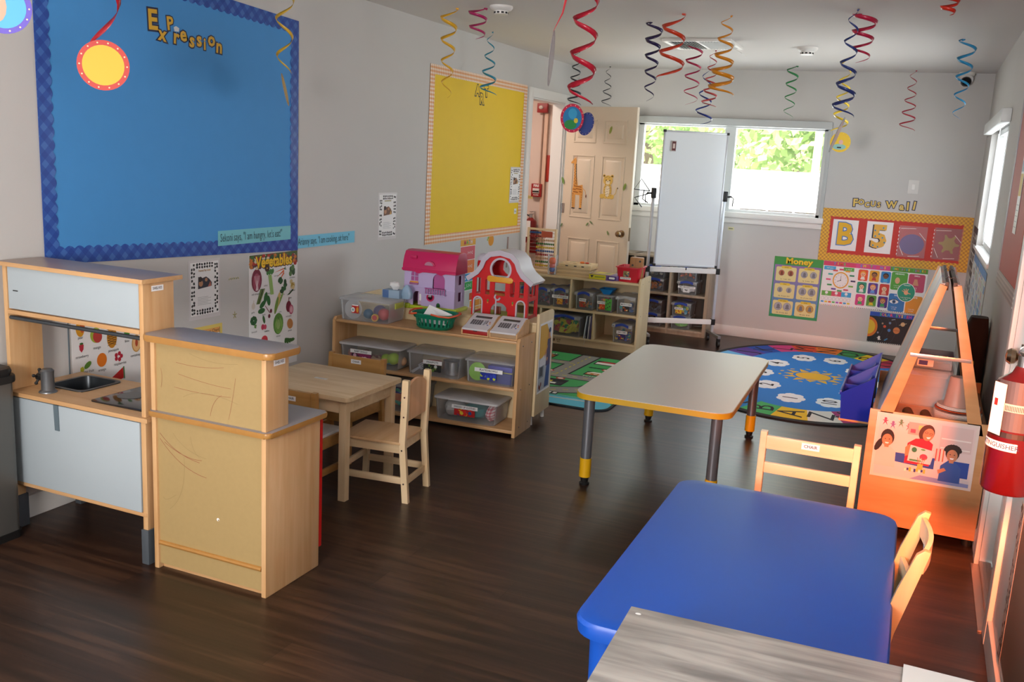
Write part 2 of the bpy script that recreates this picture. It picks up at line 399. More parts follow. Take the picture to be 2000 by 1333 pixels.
b = MB(); b.box(-2.64, -0.83, 8.72, 8.80, 1.925, 1.99, VAL, 0.008); b.build('blind_cassette', w)
b = MB(); b.box(-0.862, -0.83, 8.765, 8.80, 1.10, 1.925, VAL, 0.003); b.build('blind_track', w)
GL = clear('window_glass', '#ffffff', 0.02, 0.0)
b = MB(); b.box(X0+0.05, -1.765, 8.835, 8.839, Z0+0.03, Z1-0.03, GL); b.box(-1.665, X1-0.035, 8.845, 8.849, Z0+0.03, Z1-0.03, GL); b.build('glass', w, smooth=None)

# ---- side window
w = bpy.data.objects.new('window_2', None); COL.objects.link(w); struct(w)
b = MB(); x0, x1 = RX+0.05, RX+0.11
for a, c, e, f in ((6.27, 6.31, 1.07, 1.93), (8.01, 8.05, 1.07, 1.93), (7.12, 7.17, 1.07, 1.93), (6.27, 8.05, 1.07, 1.11), (6.27, 8.05, 1.89, 1.93)): b.box(x0, x1, a, c, e, f, SASH, 0.003)
b.build('window_frame', w)
b = MB(); b.box(RX+0.08, RX+0.084, 6.30, 8.02, 1.10, 1.90, GL); b.build('glass', w, smooth=None)
b = MB(); b.box(RX-0.055, RX, 6.20, 8.12, 1.90, 1.98, SASH, 0.01); b.build('blind_cassette', w)
b = MB(); b.tube([(RX-0.03, 6.55, 1.9-0.04*k*0.5 if k < 1 else 1.9-k*0.1) for k in range(0, 8)]+[(RX-0.03, 6.58, 1.17), (RX-0.03, 6.62, 1.2)]+[(RX-0.03, 6.64, 1.25+k*0.1) for k in range(7)], 0.003, SASH, 6); b.build('blind_cord', w)
b = MB(); b.box(RX-0.012, RX+0.06, 6.22, 8.10, 1.045, 1.072, TRIMP, 0.004); b.build('window_sill', w)
# ---- added window opening out of view, made for an amber light now indoors
w = bpy.data.objects.new('added_window', None); COL.objects.link(w); struct(w)
b = MB()
for a, c, e, f in ((0.95, 0.99, 0.85, 1.85), (1.71, 1.75, 0.85, 1.85), (0.95, 1.75, 0.85, 0.89), (0.95, 1.75, 1.81, 1.85)): b.box(x0, x1, a, c, e, f, SASH, 0.003)
b.build('window_frame', w)

# ---- exit door on the right wall
e = bpy.data.objects.new('door_2', None); COL.objects.link(e); struct(e)
DOORW = mat('#e4e2df', 0.35, name='exit_door_paint')
b = MB(); b.box(RX+0.045, RX+0.085, 3.475, 4.105, 0.03, 2.015, DOORW, 0.002)
for z0, z1 in ((0.2, 0.85), (1.15, 1.85)): b.box(RX+0.040, RX+0.046, 3.58, 4.0, z0, z1, DOORW, 0.003)
b.build('door_leaf', e)
b = MB(); b.lathe([(0.033, 0), (0.033, 0.006), (0.012, 0.010), (0.012, 0.03), (0.028, 0.042), (0.032, 0.058), (0.022, 0.072), (0.004, 0.076)], BRASS, 18, M=XF((RX+0.045, 4.03, 0.90), (0, 1, 0), (0, 0, 1)) @ Matrix.Diagonal((1, 1, -1, 1)))
b.build('door_knob', e)
b = MB()
for y0, y1 in ((3.375, 3.46), (4.12, 4.205)): b.box(RX-0.018, RX, y0, y1, 0, 2.1, TRIMP, 0.004)
b.box(RX-0.018, RX, 3.46, 4.12, 2.03, 2.1, TRIMP, 0.004)
b.box(RX, RX+0.13, 3.46, 3.472, 0.02, 2.03, TRIMP); b.box(RX, RX+0.13, 4.108, 4.12, 0.02, 2.03, TRIMP); b.box(RX, RX+0.13, 3.472, 4.108, 2.018, 2.03, TRIMP)
b.build('door_casing', e)
ALU = mat('#b9a79c', 0.35, metal=0.8, name='aluminium')
b = MB(); b.box(RX-0.03, RX+0.045, 3.47, 4.11, 0.001, 0.006, ALU); b.box(RX+0.0, RX+0.045, 3.47, 4.11, 0.006, 0.022, ALU, 0.003)
for k in range(7): b.box(RX+0.002+k*0.006, RX+0.005+k*0.006, 3.475, 4.105, 0.022, 0.0245, ALU)
b.build('threshold', e)
for y in (3.6, 3.8, 4.0):
    pass
# ceiling cove strip above back wall is plain; ceiling devices
def vent():
    t = thing('ceiling_vent', 'white louvred air vent with one bent corner flap set in the ceiling', 'air vent', (-1.6, 6.9, CZ))
    b = MB()
    for a in ((-0.24, 0.24, -0.24, -0.21), (-0.24, 0.24, 0.21, 0.24), (-0.24, -0.21, -0.21, 0.21), (0.21, 0.24, -0.21, 0.21)): b.box(*a, -0.02, 0, TRIMP, 0.003)
    b.box(-0.012, 0.012, -0.21, 0.21, -0.018, 0, TRIMP); b.build('frame', t)
    b = MB(); b.box(-0.21, 0.21, -0.21, 0.21, -0.003, -0.001, mat('#3a3a3a', 0.8)); b.build('duct_opening', t)
    for k in range(9):
        for s in (-1, 1):
            b = MB(); b.box(-0.0015, 0.0015, -0.2, 0.2, -0.014, 0.014, mat('#a9a9a6', 0.6), M=Matrix.Translation((s*(0.03+k*0.0205), 0, -0.014)) @ Matrix.Rotation(s*0.9, 4, 'Y')); b.build('louvre', t)
    b = MB(); b.box(-0.07, 0.07, -0.08, 0.08, -0.002, 0.002, TRIMP, M=Matrix.Translation((0.24, -0.02, -0.05)) @ Matrix.Rotation(0.5, 4, 'Y')); b.build('bent_flap', t)
vent()
def detector(loc, label, s=1.0):
    t = thing('smoke_detector', label, 'smoke detector', loc, group=None)
    b = MB(); b.lathe([(0.072*s, 0), (0.072*s, -0.012*s), (0.062*s, -0.024*s), (0.045*s, -0.030*s), (0.043*s, -0.05*s), (0.01, -0.053*s)], TRIMP, 28); b.build('housing', t)
    b = MB()
    for k in range(10):
        a = k*2*PI/10; b.box(-0.008*s, 0.008*s, 0.043*s, 0.045*s, -0.046*s, -0.036*s, BLACK, M=Matrix.Rotation(a, 4, 'Z'))
    b.build('sensor_slot', t)['kind'] = 'stuff'
detector((-0.91, 7.15, CZ), 'round white smoke detector on the ceiling between the vent and the side window')
detector((-2.44, 5.26, CZ), 'round white smoke detector on the ceiling above the yellow bulletin board', 0.95)
t = thing('dome_camera', 'white dome security camera with black lens high in the back right corner', 'security camera', (0.17, 8.74, CZ))
b = MB(); b.lathe([(0.06, 0), (0.06, -0.02), (0.05, -0.03), (0.045, -0.06)], WHITE, 20); b.cyl((0, 0, -0.03), (0, -0.03, -0.06), 0.05, WHITE, 0.052); b.build('housing', t)
b = MB(); b.ball((0, -0.035, -0.075), 0.042, mat('#0a0a0c', 0.1)); b.build('lens', t)

# ================================================================ OUTDOORS
CONC = mat('#d8d5cd', 0.9, var=0.05, scale=2, name='sunlit_concrete')
b = MB(); b.box(-60, 60, 8.95, 90, -0.25, -0.15, CONC); b.box(0.55, 60, -60, 8.95, -0.25, -0.15, CONC); struct(b.build('ground', smooth=None))
# trees beyond the yard
def leaf_mat(h):
    m = mat(h, 0.6, var=0.25, scale=3); 
    return m
BARK = mat('#6d5a48', 0.9)
rt = random.Random(3)
def tree(x, y, h, r, hue, label, low=0.1):
    t = thing('shade_tree', label, 'tree', (x, y, -0.15), group='trees beyond the back window')
    b = MB(); b.tube([(0, 0, 0), (0.1, 0.05, h*0.3), (0.0, 0.1, h*0.55), (0.15, 0, h*0.8)], [0.16, 0.13, 0.09, 0.03], BARK, 8); b.build('trunk', t)
    b = MB(); m = leaf_mat(hue); cl = []
    for k in range(26):
        a = rt.uniform(0, 2*PI); q = rt.uniform(0.1, 1)**0.5*r; cl.append((q*math.cos(a), q*math.sin(a)*0.7, h*rt.uniform(low, 1.0), rt.uniform(0.5, 1.1)))
    for c in cl:
        for k in range(150):
            v = Vector((rt.gauss(0, 1), rt.gauss(0, 1), rt.gauss(0, 0.8))).normalized()*c[3]*rt.uniform(0.5, 1)
            p = Vector(c[:3])+v; s = rt.uniform(0.07, 0.13)
            a = Vector((rt.uniform(-1, 1), rt.uniform(-1, 1), rt.uniform(-1, 1))).normalized()*s; bb = a.orthogonal().normalized()*s*0.6
            b.poly([p-a, p+bb, p+a, p-bb], m)
    b.build('foliage', t, smooth=None)
tree(-5.0, 17.5, 4.4, 2.0, '#a3bd6a', 'light green leafy tree beyond the left pane of the back window', 0.42)
tree(-8.6, 22, 5.5, 2.0, '#9ab866', 'leafy tree furthest left beyond the back window, partly behind the open door', 0.35)
tree(-6.2, 26.5, 6.5, 2.0, '#a9c172', 'tall leafy tree behind the whiteboard beyond the back window', 0.3)
tree(-1.3, 15.2, 4.2, 1.3, '#a0b968', 'light green leafy tree beyond the right pane of the back window', 0.45)
tree(-3.0, 23.0, 5.5, 1.6, '#a6bf70', 'distant leafy tree between the nearer two beyond the back window', 0.35)
def hedge():
    b = MB(); m = leaf_mat('#b9c890')
    for k in range(11000):
        p = Vector((rt.uniform(-13, 1.5), 31+rt.uniform(-0.6, 0.6), -0.1+rt.uniform(0, 1)**0.7*3.0)); s = rt.uniform(0.08, 0.15)
        a = Vector((rt.uniform(-1, 1), rt.uniform(-1, 1), rt.uniform(-1, 1))).normalized()*s; bb = a.orthogonal().normalized()*s*0.7
        b.poly([p-a, p+bb, p+a, p-bb], m)
    tag(b.build('hedge', smooth=None), 'long pale green hedge beyond the white garden wall', 'hedge')
hedge()
b = MB(); b.box(-16, 6, 13.2, 13.4, -0.15, 1.50, mat('#f4f1ea', 0.8, name='white_render')); b.box(-16, 6, 13.17, 13.43, 1.50, 1.54, mat('#d9d2c6', 0.8)); tag(b.build('garden_wall', smooth=None), 'long sunlit white garden wall across the yard', 'wall')
POSTC = mat('#d7cf9c', 0.7)
b = MB(); b.box(-1.10, -1.03, 9.95, 10.02, -0.15, 2.6, POSTC, 0.005); tag(b.build('porch_post'), 'pale yellow porch post outside the right pane of the back window', 'post')
RAILW = mat('#5a4a40', 0.8)
for k, (a, c) in enumerate(((-1.60, -1.36), (-1.34, -1.12), (-1.10, -0.90))):
    b = MB(); b.box(a, c, 8.97, 9.02, 1.13, 1.185, RAILW, 0.004)
    for xx in (a+0.04, c-0.04): b.box(xx-0.012, xx+0.012, 8.93, 8.97, 1.13, 1.16, RAILW)
    tag(b.build('planter_rail'), ('brown wooden rail outside the window sill beside the whiteboard', 'middle brown wooden rail outside the right window pane', 'brown wooden rail outside the right window pane at its right corner')[k], 'rail', 'brown rails outside the window sill')

# ================================================================ FURNITURE
def wb(b, name, par, **k):
    """build a mesh authored in world coordinates under a thing placed in the world"""
    o = b.build(name, par, **k); o.location = -par.location; return o
def label_on(par, text, o, U, w, h, V=(0, 0, 1), name='name_label', world=True, bold=0.012, tc=None, rot=0):
    s = Sheet(o, U, V); s.rect(-w/2, -h/2, w/2, h/2, PAPER, 1)
    s.text(text, 0, 0, h*0.46, tc or INK, 2, xs=min(1.0, w*0.88/(max(1, len(text))*h*0.46*0.86)), off=bold)
    ob = s.build(name, par)
    if world: ob.location = -par.location
    return ob

# ---- play kitchen
LAM = mat('#a9b4ba', 0.35, name='pale_blue_grey_panel')
TOPG = mat('#8c8688', 0.35, var=0.06, scale=20, name='taupe_top')
k = thing('play_kitchen', 'wooden play kitchen with pale grey doors, sink and cooktop against the left wall', 'play kitchen', (-2.815, 2.62, 0))
b = MB(); b.prism(rpoly(-3.175, 2.435, -2.452, 2.635, 0.004), 1.052, 1.068, MAPLEX, bev=0.003, mtop=mat('#9a8479', 0.32, var=0.05, scale=6)); wb(b, 'top_panel', k)
for x0, x1 in ((-3.165, -3.145), (-2.485, -2.465)):
    b = MB(); b.box(x0, x1, 2.452, 2.60, 0.5655, 1.052, MAPLE, 0.002); wb(b, 'side_panel', k)
b = MB(); b.box(-3.142, -2.488, 2.455, 2.465, 0.888, 1.048, LAM, 0.002); o = wb(b, 'cupboard_door', k)
b = MB(); b.box(-3.115, -3.09, 2.4535, 2.4555, 0.957, 0.961, BLACK); h = b.build('scuff', o)
b = MB(); b.box(-3.145, -2.485, 2.45, 2.60, 0.868, 0.884, MAPLEX, 0.002); wb(b, 'cupboard_shelf', k)
b = MB(); b.cyl((-3.145, 2.463, 0.852), (-2.485, 2.463, 0.852), 0.0075, mat('#33383d', 0.4), seg=12); wb(b, 'hanging_rod', k)
# counter with the sink opening
b = MB(); CT = MAPLEX
for a in ((-3.18, -2.448, 2.44, 2.575), (-3.18, -2.448, 2.775, 2.812), (-3.18, -3.105, 2.575, 2.775), (-2.915, -2.448, 2.575, 2.775)): b.box(a[0], a[1], a[2], a[3], 0.549, 0.565, CT)
wb(b, 'countertop', k)
SINK = mat('#3c4145', 0.30, metal=0.6, name='sink_steel')
b = MB()
def ring(x0, y0, x1, y1, r, z): return [(p[0], p[1], z) for p in rpoly(x0, y0, x1, y1, r)]
b.rings([ring(-3.112, 2.568, -2.908, 2.782, 0.035, 0.5655), ring(-3.112, 2.568, -2.908, 2.782, 0.035, 0.569), ring(-3.098, 2.582, -2.922, 2.768, 0.03, 0.569), ring(-3.09, 2.59, -2.93, 2.76, 0.028, 0.505), ring(-3.05, 2.63, -2.97, 2.72, 0.01, 0.498)], SINK, 'end')
wb(b, 'sink', k)
b = MB(); b.lathe([(0.034, 0), (0.033, 0.004), (0.025, 0.010), (0.0235, 0.07), (0.025, 0.085), (0.018, 0.092), (0.002, 0.093)], mat('#6a6d70', 0.35, metal=0.6), 20, c=(-3.02, 2.51, 0.5655)); tp = wb(b, 'tap', k)
b = MB(); b.cyl((-3.04, 2.51, 0.62), (-3.07, 2.51, 0.62), 0.014, BLACK)
for q in range(5):
    a = q*2*PI/5+0.3; b.cyl((-3.062, 2.51, 0.62), (-3.062, 2.51+0.028*math.cos(a), 0.62+0.028*math.sin(a)), 0.005, BLACK, seg=6); b.ball((-3.062, 2.51+0.028*math.cos(a), 0.62+0.028*math.sin(a)), 0.007, BLACK, seg=8, rg=5)
b.build('tap_handle', tp)
b = MB(); b.prism(rpoly(-2.79, 2.50, -2.50, 2.755, 0.012), 0.5655, 0.571, mat('#1c1c1f', 0.08), bev=0.001); ct = wb(b, 'cooktop', k)
s = Sheet((-2.645, 2.63, 0.571), (1, 0, 0), (0, 1, 0)); mm = mat('#9a9a98', 0.3)
for cx in (-0.07, 0.07):
    s.ell(cx, 0, 0.052, 0.052, mat('#55555a', 0.2), 1, 24); s.ell(cx, 0, 0.047, 0.047, mat('#1f1f22', 0.1), 2, 24)
for q in range(5): s.ell(-0.08+q*0.012, 0.08+0.01*math.sin(q*2), 0.012, 0.005, mm, 3, 8, rot=q)
s.build('burner_print', ct)
b = MB(); b.box(-3.14, -2.492, 2.447, 2.459, 0.20, 0.543, LAM, 0.002); dr = wb(b, 'oven_door', k)
b = MB(); b.prism([(-0.012, 0), (0.012, 0), (0.014, -0.1), (-0.008, -0.1)], 0, 0.003, mat('#5b6a72', 0.6), M=XF((-2.905, 2.446, 0.545), (1, 0, 0), (0, 0, 1))); b.build('pull_strap', dr)
b = MB(); b.box(-3.165, -2.47, 2.45, 2.79, 0.184, 0.199, MAPLEX, 0.002); wb(b, 'base_shelf', k)
for x0, x1 in ((-3.165, -3.143), (-2.489, -2.467)):
    for y0, y1 in ((2.452, 2.49), (2.752, 2.79)):
        b = MB(); b.box(x0, x1, y0, y1, 0.10, 0.549, MAPLE, 0.001); lg = wb(b, 'leg', k)
        b = MB(); b.box(x0-0.006, x1+0.006, y0-0.006, y1+0.006, 0, 0.135, GREYP, 0.003); b.build('foot_sleeve', lg)
for a in ((-2.487, -2.469), (-3.163, -3.145)):
    b = MB(); b.box(*a, 2.49, 2.752, 0.20, 0.549, MAPLE); wb(b, 'cabinet_side', k)
label_on(k, 'SHELVES', (-2.4645, 2.52, 1.03), (0, 1, 0), 0.058, 0.02)
# toy kettle
t = thing('toy_kettle', 'round red toy kettle with black knob at the back of the play kitchen counter', 'toy kettle', (-2.60, 2.765, 0.5655))
b = MB(); b.lathe([(0.05, 0), (0.062, 0.02), (0.062, 0.045), (0.045, 0.07), (0.015, 0.082)], mat('#b01216', 0.3), 22); b.build('body', t)
b = MB(); b.ball((-0.068, -0.01, 0.055), 0.017, BLACK, (1, 1, 1.15)); b.build('knob', t)

# ---- second unit whose back faces the camera
u = thing('play_cupboard', 'maple play cupboard with scribbled beige back and grey top beside the play kitchen', 'cupboard', (-2.18, 2.6, 0))
RAIL = mat('#a8783c', 0.35, var=0.12, scale=30, name='worn_varnished_edge')
for x0, x1 in ((-2.432, -2.412), (-1.948, -1.928)):
    b = MB(); b.box(x0, x1, 2.445, 2.757, 0, 0.583, MAPLE, 0.004); wb(b, 'side_panel', u)
    b = MB(); b.box(x0, x1, 2.445, 2.568, 0.602, 0.858, MAPLE, 0.004); wb(b, 'hutch_side', u)
s = Sheet((-2.412, 2.456, 0.0), (1, 0, 0)); s.card(0, 0.02, 0.464, 0.583, BEIGE, 0.002)
CR = mat('#8c4a34', 0.8); PC = mat('#8e7a50', 0.8)
def curve(p0, p1, p2, n=8): return [((1-t)**2*p0[0]+2*t*(1-t)*p1[0]+t*t*p2[0], (1-t)**2*p0[1]+2*t*(1-t)*p1[1]+t*t*p2[1]) for t in [i/n for i in range(n+1)]]
for a in (((0.01, 0.52), (0.08, 0.45), (0.19, 0.44)), ((0.01, 0.50), (0.10, 0.40), (0.22, 0.39)), ((0.03, 0.49), (0.12, 0.44), (0.20, 0.45))): s.line(curve(*a), 0.0016, CR)
for a in (((0.12, 0.45), (0.13, 0.30), (0.05, 0.24)), ((0.07, 0.53), (0.12, 0.47), (0.22, 0.46)), ((0.02, 0.28), (0.03, 0.26), (0.08, 0.30)), ((0.15, 0.53), (0.16, 0.47), (0.19, 0.46))): s.line(curve(*a), 0.0011, PC)
s.ell(0.27, 0.245, 0.006, 0.006, PAPER); s.ell(0.272, 0.243, 0.003, 0.003, PC, 2)
wb(s, 'back_board', u)
s = Sheet((-2.412, 2.456, 0.0), (1, 0, 0)); s.card(0, 0.602, 0.464, 0.858, BEIGE, 0.002)
for a in (((0.09, 0.79), (0.20, 0.78), (0.30, 0.80)), ((0.10, 0.75), (0.22, 0.73), (0.33, 0.73)), ((0.08, 0.70), (0.20, 0.69), (0.33, 0.70)), ((0.35, 0.77), (0.34, 0.70), (0.32, 0.62)), ((0.02, 0.76), (0.03, 0.73), (0.02, 0.69)), ((0.29, 0.70), (0.25, 0.68), (0.24, 0.62))): s.line(curve(*a), 0.0011, CR)
for a in (((0.15, 0.83), (0.25, 0.80), (0.36, 0.82)), ((0.12, 0.67), (0.20, 0.72), (0.36, 0.68))): s.line(curve(*a), 0.001, PC)
wb(s, 'hutch_back_board', u)
b = MB(); b.tube([(-2.41, 2.453, 0.102), (-1.95, 2.453, 0.102)], 0.009, RAIL, 8); wb(b, 'bottom_rail', u)
b = MB(); b.box(-2.412, -1.948, 2.47, 2.485, 0.0, 0.06, MAPLEX); b.box(-2.412, -1.948, 2.47, 2.74, 0.06, 0.075, MAPLEX); b.box(-2.412, -1.948, 2.73, 2.745, 0, 0.06, MAPLEX); wb(b, 'kick_board', u)
b = MB(); b.prism(rpoly(-2.445, 2.432, -1.908, 2.785, 0.02), 0.583, 0.602, RAIL, bev=0.006, mtop=TOPG); wb(b, 'counter_slab', u)
b = MB(); b.prism(rpoly(-2.45, 2.415, -1.888, 2.60, 0.03), 0.858, 0.881, RAIL, bev=0.007, mtop=TOPG); wb(b, 'top_slab', u)
b = MB(); b.box(-2.425, -1.929, 2.759, 2.774, 0.075, 0.578, mat('#b51512', 0.35, name='red_door')); wb(b, 'cupboard_door', u)
label_on(u, 'SHELVES', (-1.9275, 2.515, 0.835), (0, 1, 0), 0.062, 0.021)

# ---- waste bin
t = thing('waste_bin', 'brushed grey rectangular waste bin with black lid cut by the left edge', 'bin', (-3.13, 2.27, 0))
BINM = mat('#6d6c68', 0.38, metal=0.55, var=0.05, scale=4, name='brushed_bin')
b = MB(); b.prism(rpoly(-0.07, -0.15, 0.062, 0.14, 0.03), 0.03, 0.62, BINM); b.build('bin_body', t)
b = MB(); b.prism(rpoly(-0.072, -0.155, 0.066, 0.145, 0.03), 0, 0.03, BLACK); b.build('bin_base', t)
b = MB(); b.prism(rpoly(-0.074, -0.158, 0.07, 0.15, 0.035), 0.62, 0.648, BLACK, bev=0.006); b.prism(rpoly(-0.068, -0.15, 0.062, 0.142, 0.035), 0.648, 0.675, BLACK, bev=0.012); b.build('bin_lid', t)

# ---- small pine table
t = thing('pine_table', 'small square unpainted pine table behind the play cupboard', 'table', (-2.47, 3.56, 0))
b = MB(); b.prism(rpoly(-0.285, -0.235, 0.285, 0.235, 0.018), 0.467, 0.487, PINE, bev=0.003); b.build('tabletop', t)
b = MB()
for a in ((-0.24, 0.24, -0.205, -0.187), (-0.24, 0.24, 0.187, 0.205), (-0.255, -0.237, -0.19, 0.19), (0.237, 0.255, -0.19, 0.19)): b.box(*a, 0.405, 0.467, PINE, 0.001)
b.build('apron', t)
for sx in (-1, 1):
    for sy in (-1, 1):
        b = MB(); b.box(sx*0.243-0.018, sx*0.243+0.018, sy*0.193-0.018, sy*0.193+0.018, 0, 0.467, PINEZ, 0.002); b.build('leg', t)
s = Sheet((-0.02, 0.0, 0.4872), (1, 0, 0), (0, 1, 0)); s.rect(-0.035, -0.012, 0.035, 0.012, mat('#d8d3cc', 0.4)); s.text('TABLE', 0, 0, 0.009, mat('#8a8580', 0.6)); s.build('name_label', t)

# ---- pine chair with solid arched back
def slant(b, p0, p1, w, d, m):
    """four-sided post between two centre points, sizes w (x) d (y)"""
    f = lambda p: [(p[0]-w/2, p[1]-d/2, p[2]), (p[0]+w/2, p[1]-d/2, p[2]), (p[0]+w/2, p[1]+d/2, p[2]), (p[0]-w/2, p[1]+d/2, p[2])]
    return f(p0), f(p1)
def post(pts, w, d, m):
    b = MB(); rs = []
    for p in pts: rs.append(slant(b, p, p, w, d, m)[0])
    b.rings(rs, m); bmesh.ops.bevel(b.bm, geom=[e for e in b.bm.edges if abs((e.verts[0].co-e.verts[1].co).normalized().z) > 0.6 or e.is_boundary], offset=0.002, segments=1, affect='EDGES')
    return b
t = thing('preschool_chair', 'unpainted pine preschool chair with arched solid back standing at the pine table', 'chair', (-2.151, 3.589, 0), math.radians(6.4), group='small classroom chairs')
b = MB(); b.box(-0.165, 0.135, -0.135, 0.135, 0.268, 0.281, wood('seat_ply', '#c79c6e', '#dcb88c', 'Y', 0.45), 0.003); b.build('seat', t)
b = MB(); b.box(-0.15, 0.125, -0.122, -0.106, 0.226, 0.268, PINE); b.box(-0.15, 0.125, 0.106, 0.122, 0.226, 0.268, PINE); b.box(-0.155, -0.14, -0.106, 0.106, 0.226, 0.268, PINE); b.box(0.11, 0.125, -0.106, 0.106, 0.226, 0.268, PINE); b.build('seat_frame', t)
for sy in (-1, 1):
    post([(0.165, sy*0.122, 0), (0.142, sy*0.122, 0.27), (0.148, sy*0.122, 0.44), (0.150, sy*0.122, 0.555), (0.150, sy*0.122, 0.566)], 0.03, 0.024, PINEZ).build('leg', t)
    post([(-0.152, sy*0.118, 0), (-0.146, sy*0.118, 0.226)], 0.026, 0.026, PINEZ).build('leg', t)
    b = MB(); b.box(-0.14, 0.145, sy*0.12-0.007, sy*0.12+0.007, 0.085, 0.115, PINE, 0.001); b.build('stretcher', t)
b = MB(); b.box(-0.155, -0.143, -0.106, 0.106, 0.12, 0.148, PINE, 0.001); b.build('stretcher', t)
b = MB(); b.box(0.146, 0.158, -0.112, 0.112, 0.075, 0.105, PINE, 0.001); b.build('stretcher', t)
pts = [(-0.11, 0.37), (0.11, 0.37), (0.11, 0.515)]+[(0.11-0.22*i/12, 0.515+0.038*math.sin(PI*i/12)**0.8) for i in range(1, 12)]+[(-0.11, 0.515)]
b = MB(); b.prism(pts, 0.139, 0.152, wood('back_ply', '#d2996c', '#e6b88c', 'Z', 0.45), M=XF((0, 0, 0), (0, 1, 0), (0, 0, 1)), bev=0.003); b.build('backrest', t)
s = Sheet((0.1392, 0.0, 0.525), (0, -1, 0)); s.rect(-0.025, -0.01, 0.025, 0.01, PAPER); s.text('CHAIR', 0, 0, 0.009, INK, 2); s.build('name_label', t)
for sy in (-1, 1):
    pass
for z, x in ((0.40, 0.148), (0.49, 0.149), (0.245, 0.143), (0.09, 0.156)):
    b = MB(); b.cyl((x, -0.1335, z), (x, -0.1355, z), 0.004, STEEL, seg=10); b.build('screw', t)

# ---- honey wood chairs with slat back and white seat
def slat_chair(label, loc, rz, wood_m, seat_m, w=0.345, d=0.30, sh=0.275, bh=0.485, slat=((0.42, 0.475),), low=True, first=[None]):
    """local: faces -Y, back at +Y"""
    t = thing('classroom_chair', label, 'chair', loc, rz, group='small classroom chairs')
    b = MB(); b.box(-w/2+0.02, w/2-0.02, -d/2+0.01, d/2-0.02, sh-0.010, sh+0.004, seat_m, 0.003); b.build('seat', t)
    b = MB()
    for sx in (-1, 1): b.box(sx*(w/2-0.02)-0.009, sx*(w/2-0.02)+0.009, -d/2, d/2-0.01, sh-0.06, sh-0.0102, wood_m, 0.001)
    b.box(-w/2+0.03, w/2-0.03, -d/2, -d/2+0.018, sh-0.06, sh-0.0102, wood_m, 0.001); b.box(-w/2+0.03, w/2-0.03, d/2-0.028, d/2-0.01, sh-0.06, sh-0.0102, wood_m, 0.001); b.build('seat_frame', t)
    for sx in (-1, 1):
        post([(sx*(w/2-0.012), d/2+0.02, 0), (sx*(w/2-0.012), d/2, sh), (sx*(w/2-0.012), d/2+0.015, bh)], 0.024, 0.028, wood_m).build('leg', t)
        post([(sx*(w/2-0.02), -d/2+0.012, 0), (sx*(w/2-0.02), -d/2+0.012, sh-0.06)], 0.026, 0.026, wood_m).build('leg', t)
        b = MB(); b.box(sx*(w/2-0.016)-0.007, sx*(w/2-0.016)+0.007, -d/2+0.02, d/2, 0.09, 0.12, wood_m, 0.001); b.build('stretcher', t)
    for z0, z1 in slat:
        b = MB(); b.box(-w/2+0.022, w/2-0.022, d/2+0.002, d/2+0.016, z0, z1, wood_m, 0.003); b.build('back_slat', t)
    return t
HON = wood('honey_upright', '#a9793f', '#c69a5c', 'Z', 0.4, 10, 2.5)
SEATW = mat('#d7d4d2', 0.3, name='white_seat')
c2 = slat_chair('honey wood chair with white seat on the far side of the pine table', (-2.635, 3.93, 0), 0, OAKY, SEATW, slat=((0.405, 0.478),))
label_on(c2, 'CHAIR', (0.0, 0.1505, 0.452), (1, 0, 0), 0.062, 0.022, world=False)
c3 = slat_chair('honey wood chair with white seat between the play cupboard and the pine table', (-2.50, 3.435, 0), PI, OAKY, SEATW, slat=((0.42, 0.488),), bh=0.495, d=0.24)
label_on(c3, 'CHAIR', (-0.03, 0.1355+0.001, 0.452), (-1, 0, 0), 0.062, 0.022, world=False)
BW = wood('blond_wood', '#c2b28a', '#d6caa8', 'X', 0.32, 8, 2.0)
c4 = slat_chair('pale wood chair tucked under the far end of the blue table, label on its back', (-0.272, 3.215, 0), 0, BW, BW, w=0.345, d=0.30, sh=0.30, bh=0.628, slat=((0.565, 0.615), (0.475, 0.515)))
label_on(c4, 'CHAIR', (0.005, 0.1515, 0.597), (1, 0, 0), 0.062, 0.024, world=False, tc=mat('#24385e', 0.6), bold=0.02)

# curved-back chair on the right of the blue table
t = thing('curved_chair', 'pale bentwood chair with curved posts on the right side of the blue table', 'chair', (-0.03, 2.57, 0), 0, group='small classroom chairs')
BW2 = wood('bentwood', '#9c8a60', '#b5a478', 'Z', 0.35, 8, 2.0)
def bent(y):
    pr = [(0.055, 0.0), (0.075, 0.0), (0.072, 0.28), (0.092, 0.42), (0.122, 0.54), (0.147, 0.64), (0.150, 0.652), (0.135, 0.655), (0.118, 0.64), (0.085, 0.54), (0.055, 0.42), (0.042, 0.28)]
    b = MB(); b.prism(pr, -0.010, 0.010, BW2, M=XF((0, y, 0), (1, 0, 0), (0, 0, 1)), bev=0.003); return b
for y in (-0.15, 0.15): bent(y).build('leg', t)
for y in (-0.15, 0.15): post([(-0.22, y, 0), (-0.22, y, 0.275)], 0.028, 0.022, BW).build('leg', t)
b = MB(); b.box(-0.24, 0.045, -0.139, 0.139, 0.277, 0.292, BW, 0.004); b.box(-0.22, 0.04, -0.158, -0.139, 0.245, 0.277, BW); b.box(-0.22, 0.04, 0.139, 0.158, 0.245, 0.277, BW); b.build('seat', t)
for z0, z1, x in ((0.585, 0.64, 0.128), (0.47, 0.515, 0.088)):
    pts = []
    b = MB(); n = 8
    A = [(x+0.018*math.sin(PI*i/n), -0.139+0.278*i/n) for i in range(n+1)]; Bk = [(p[0]+0.012, p[1]) for p in reversed(A)]
    b.prism(A+Bk, z0, z1, BW, bev=0.003); b.build('back_slat', t)
label_on(t, 'CHAIR', (0.138, 0.0, 0.61), (0, -1, 0), 0.055, 0.02, world=False)

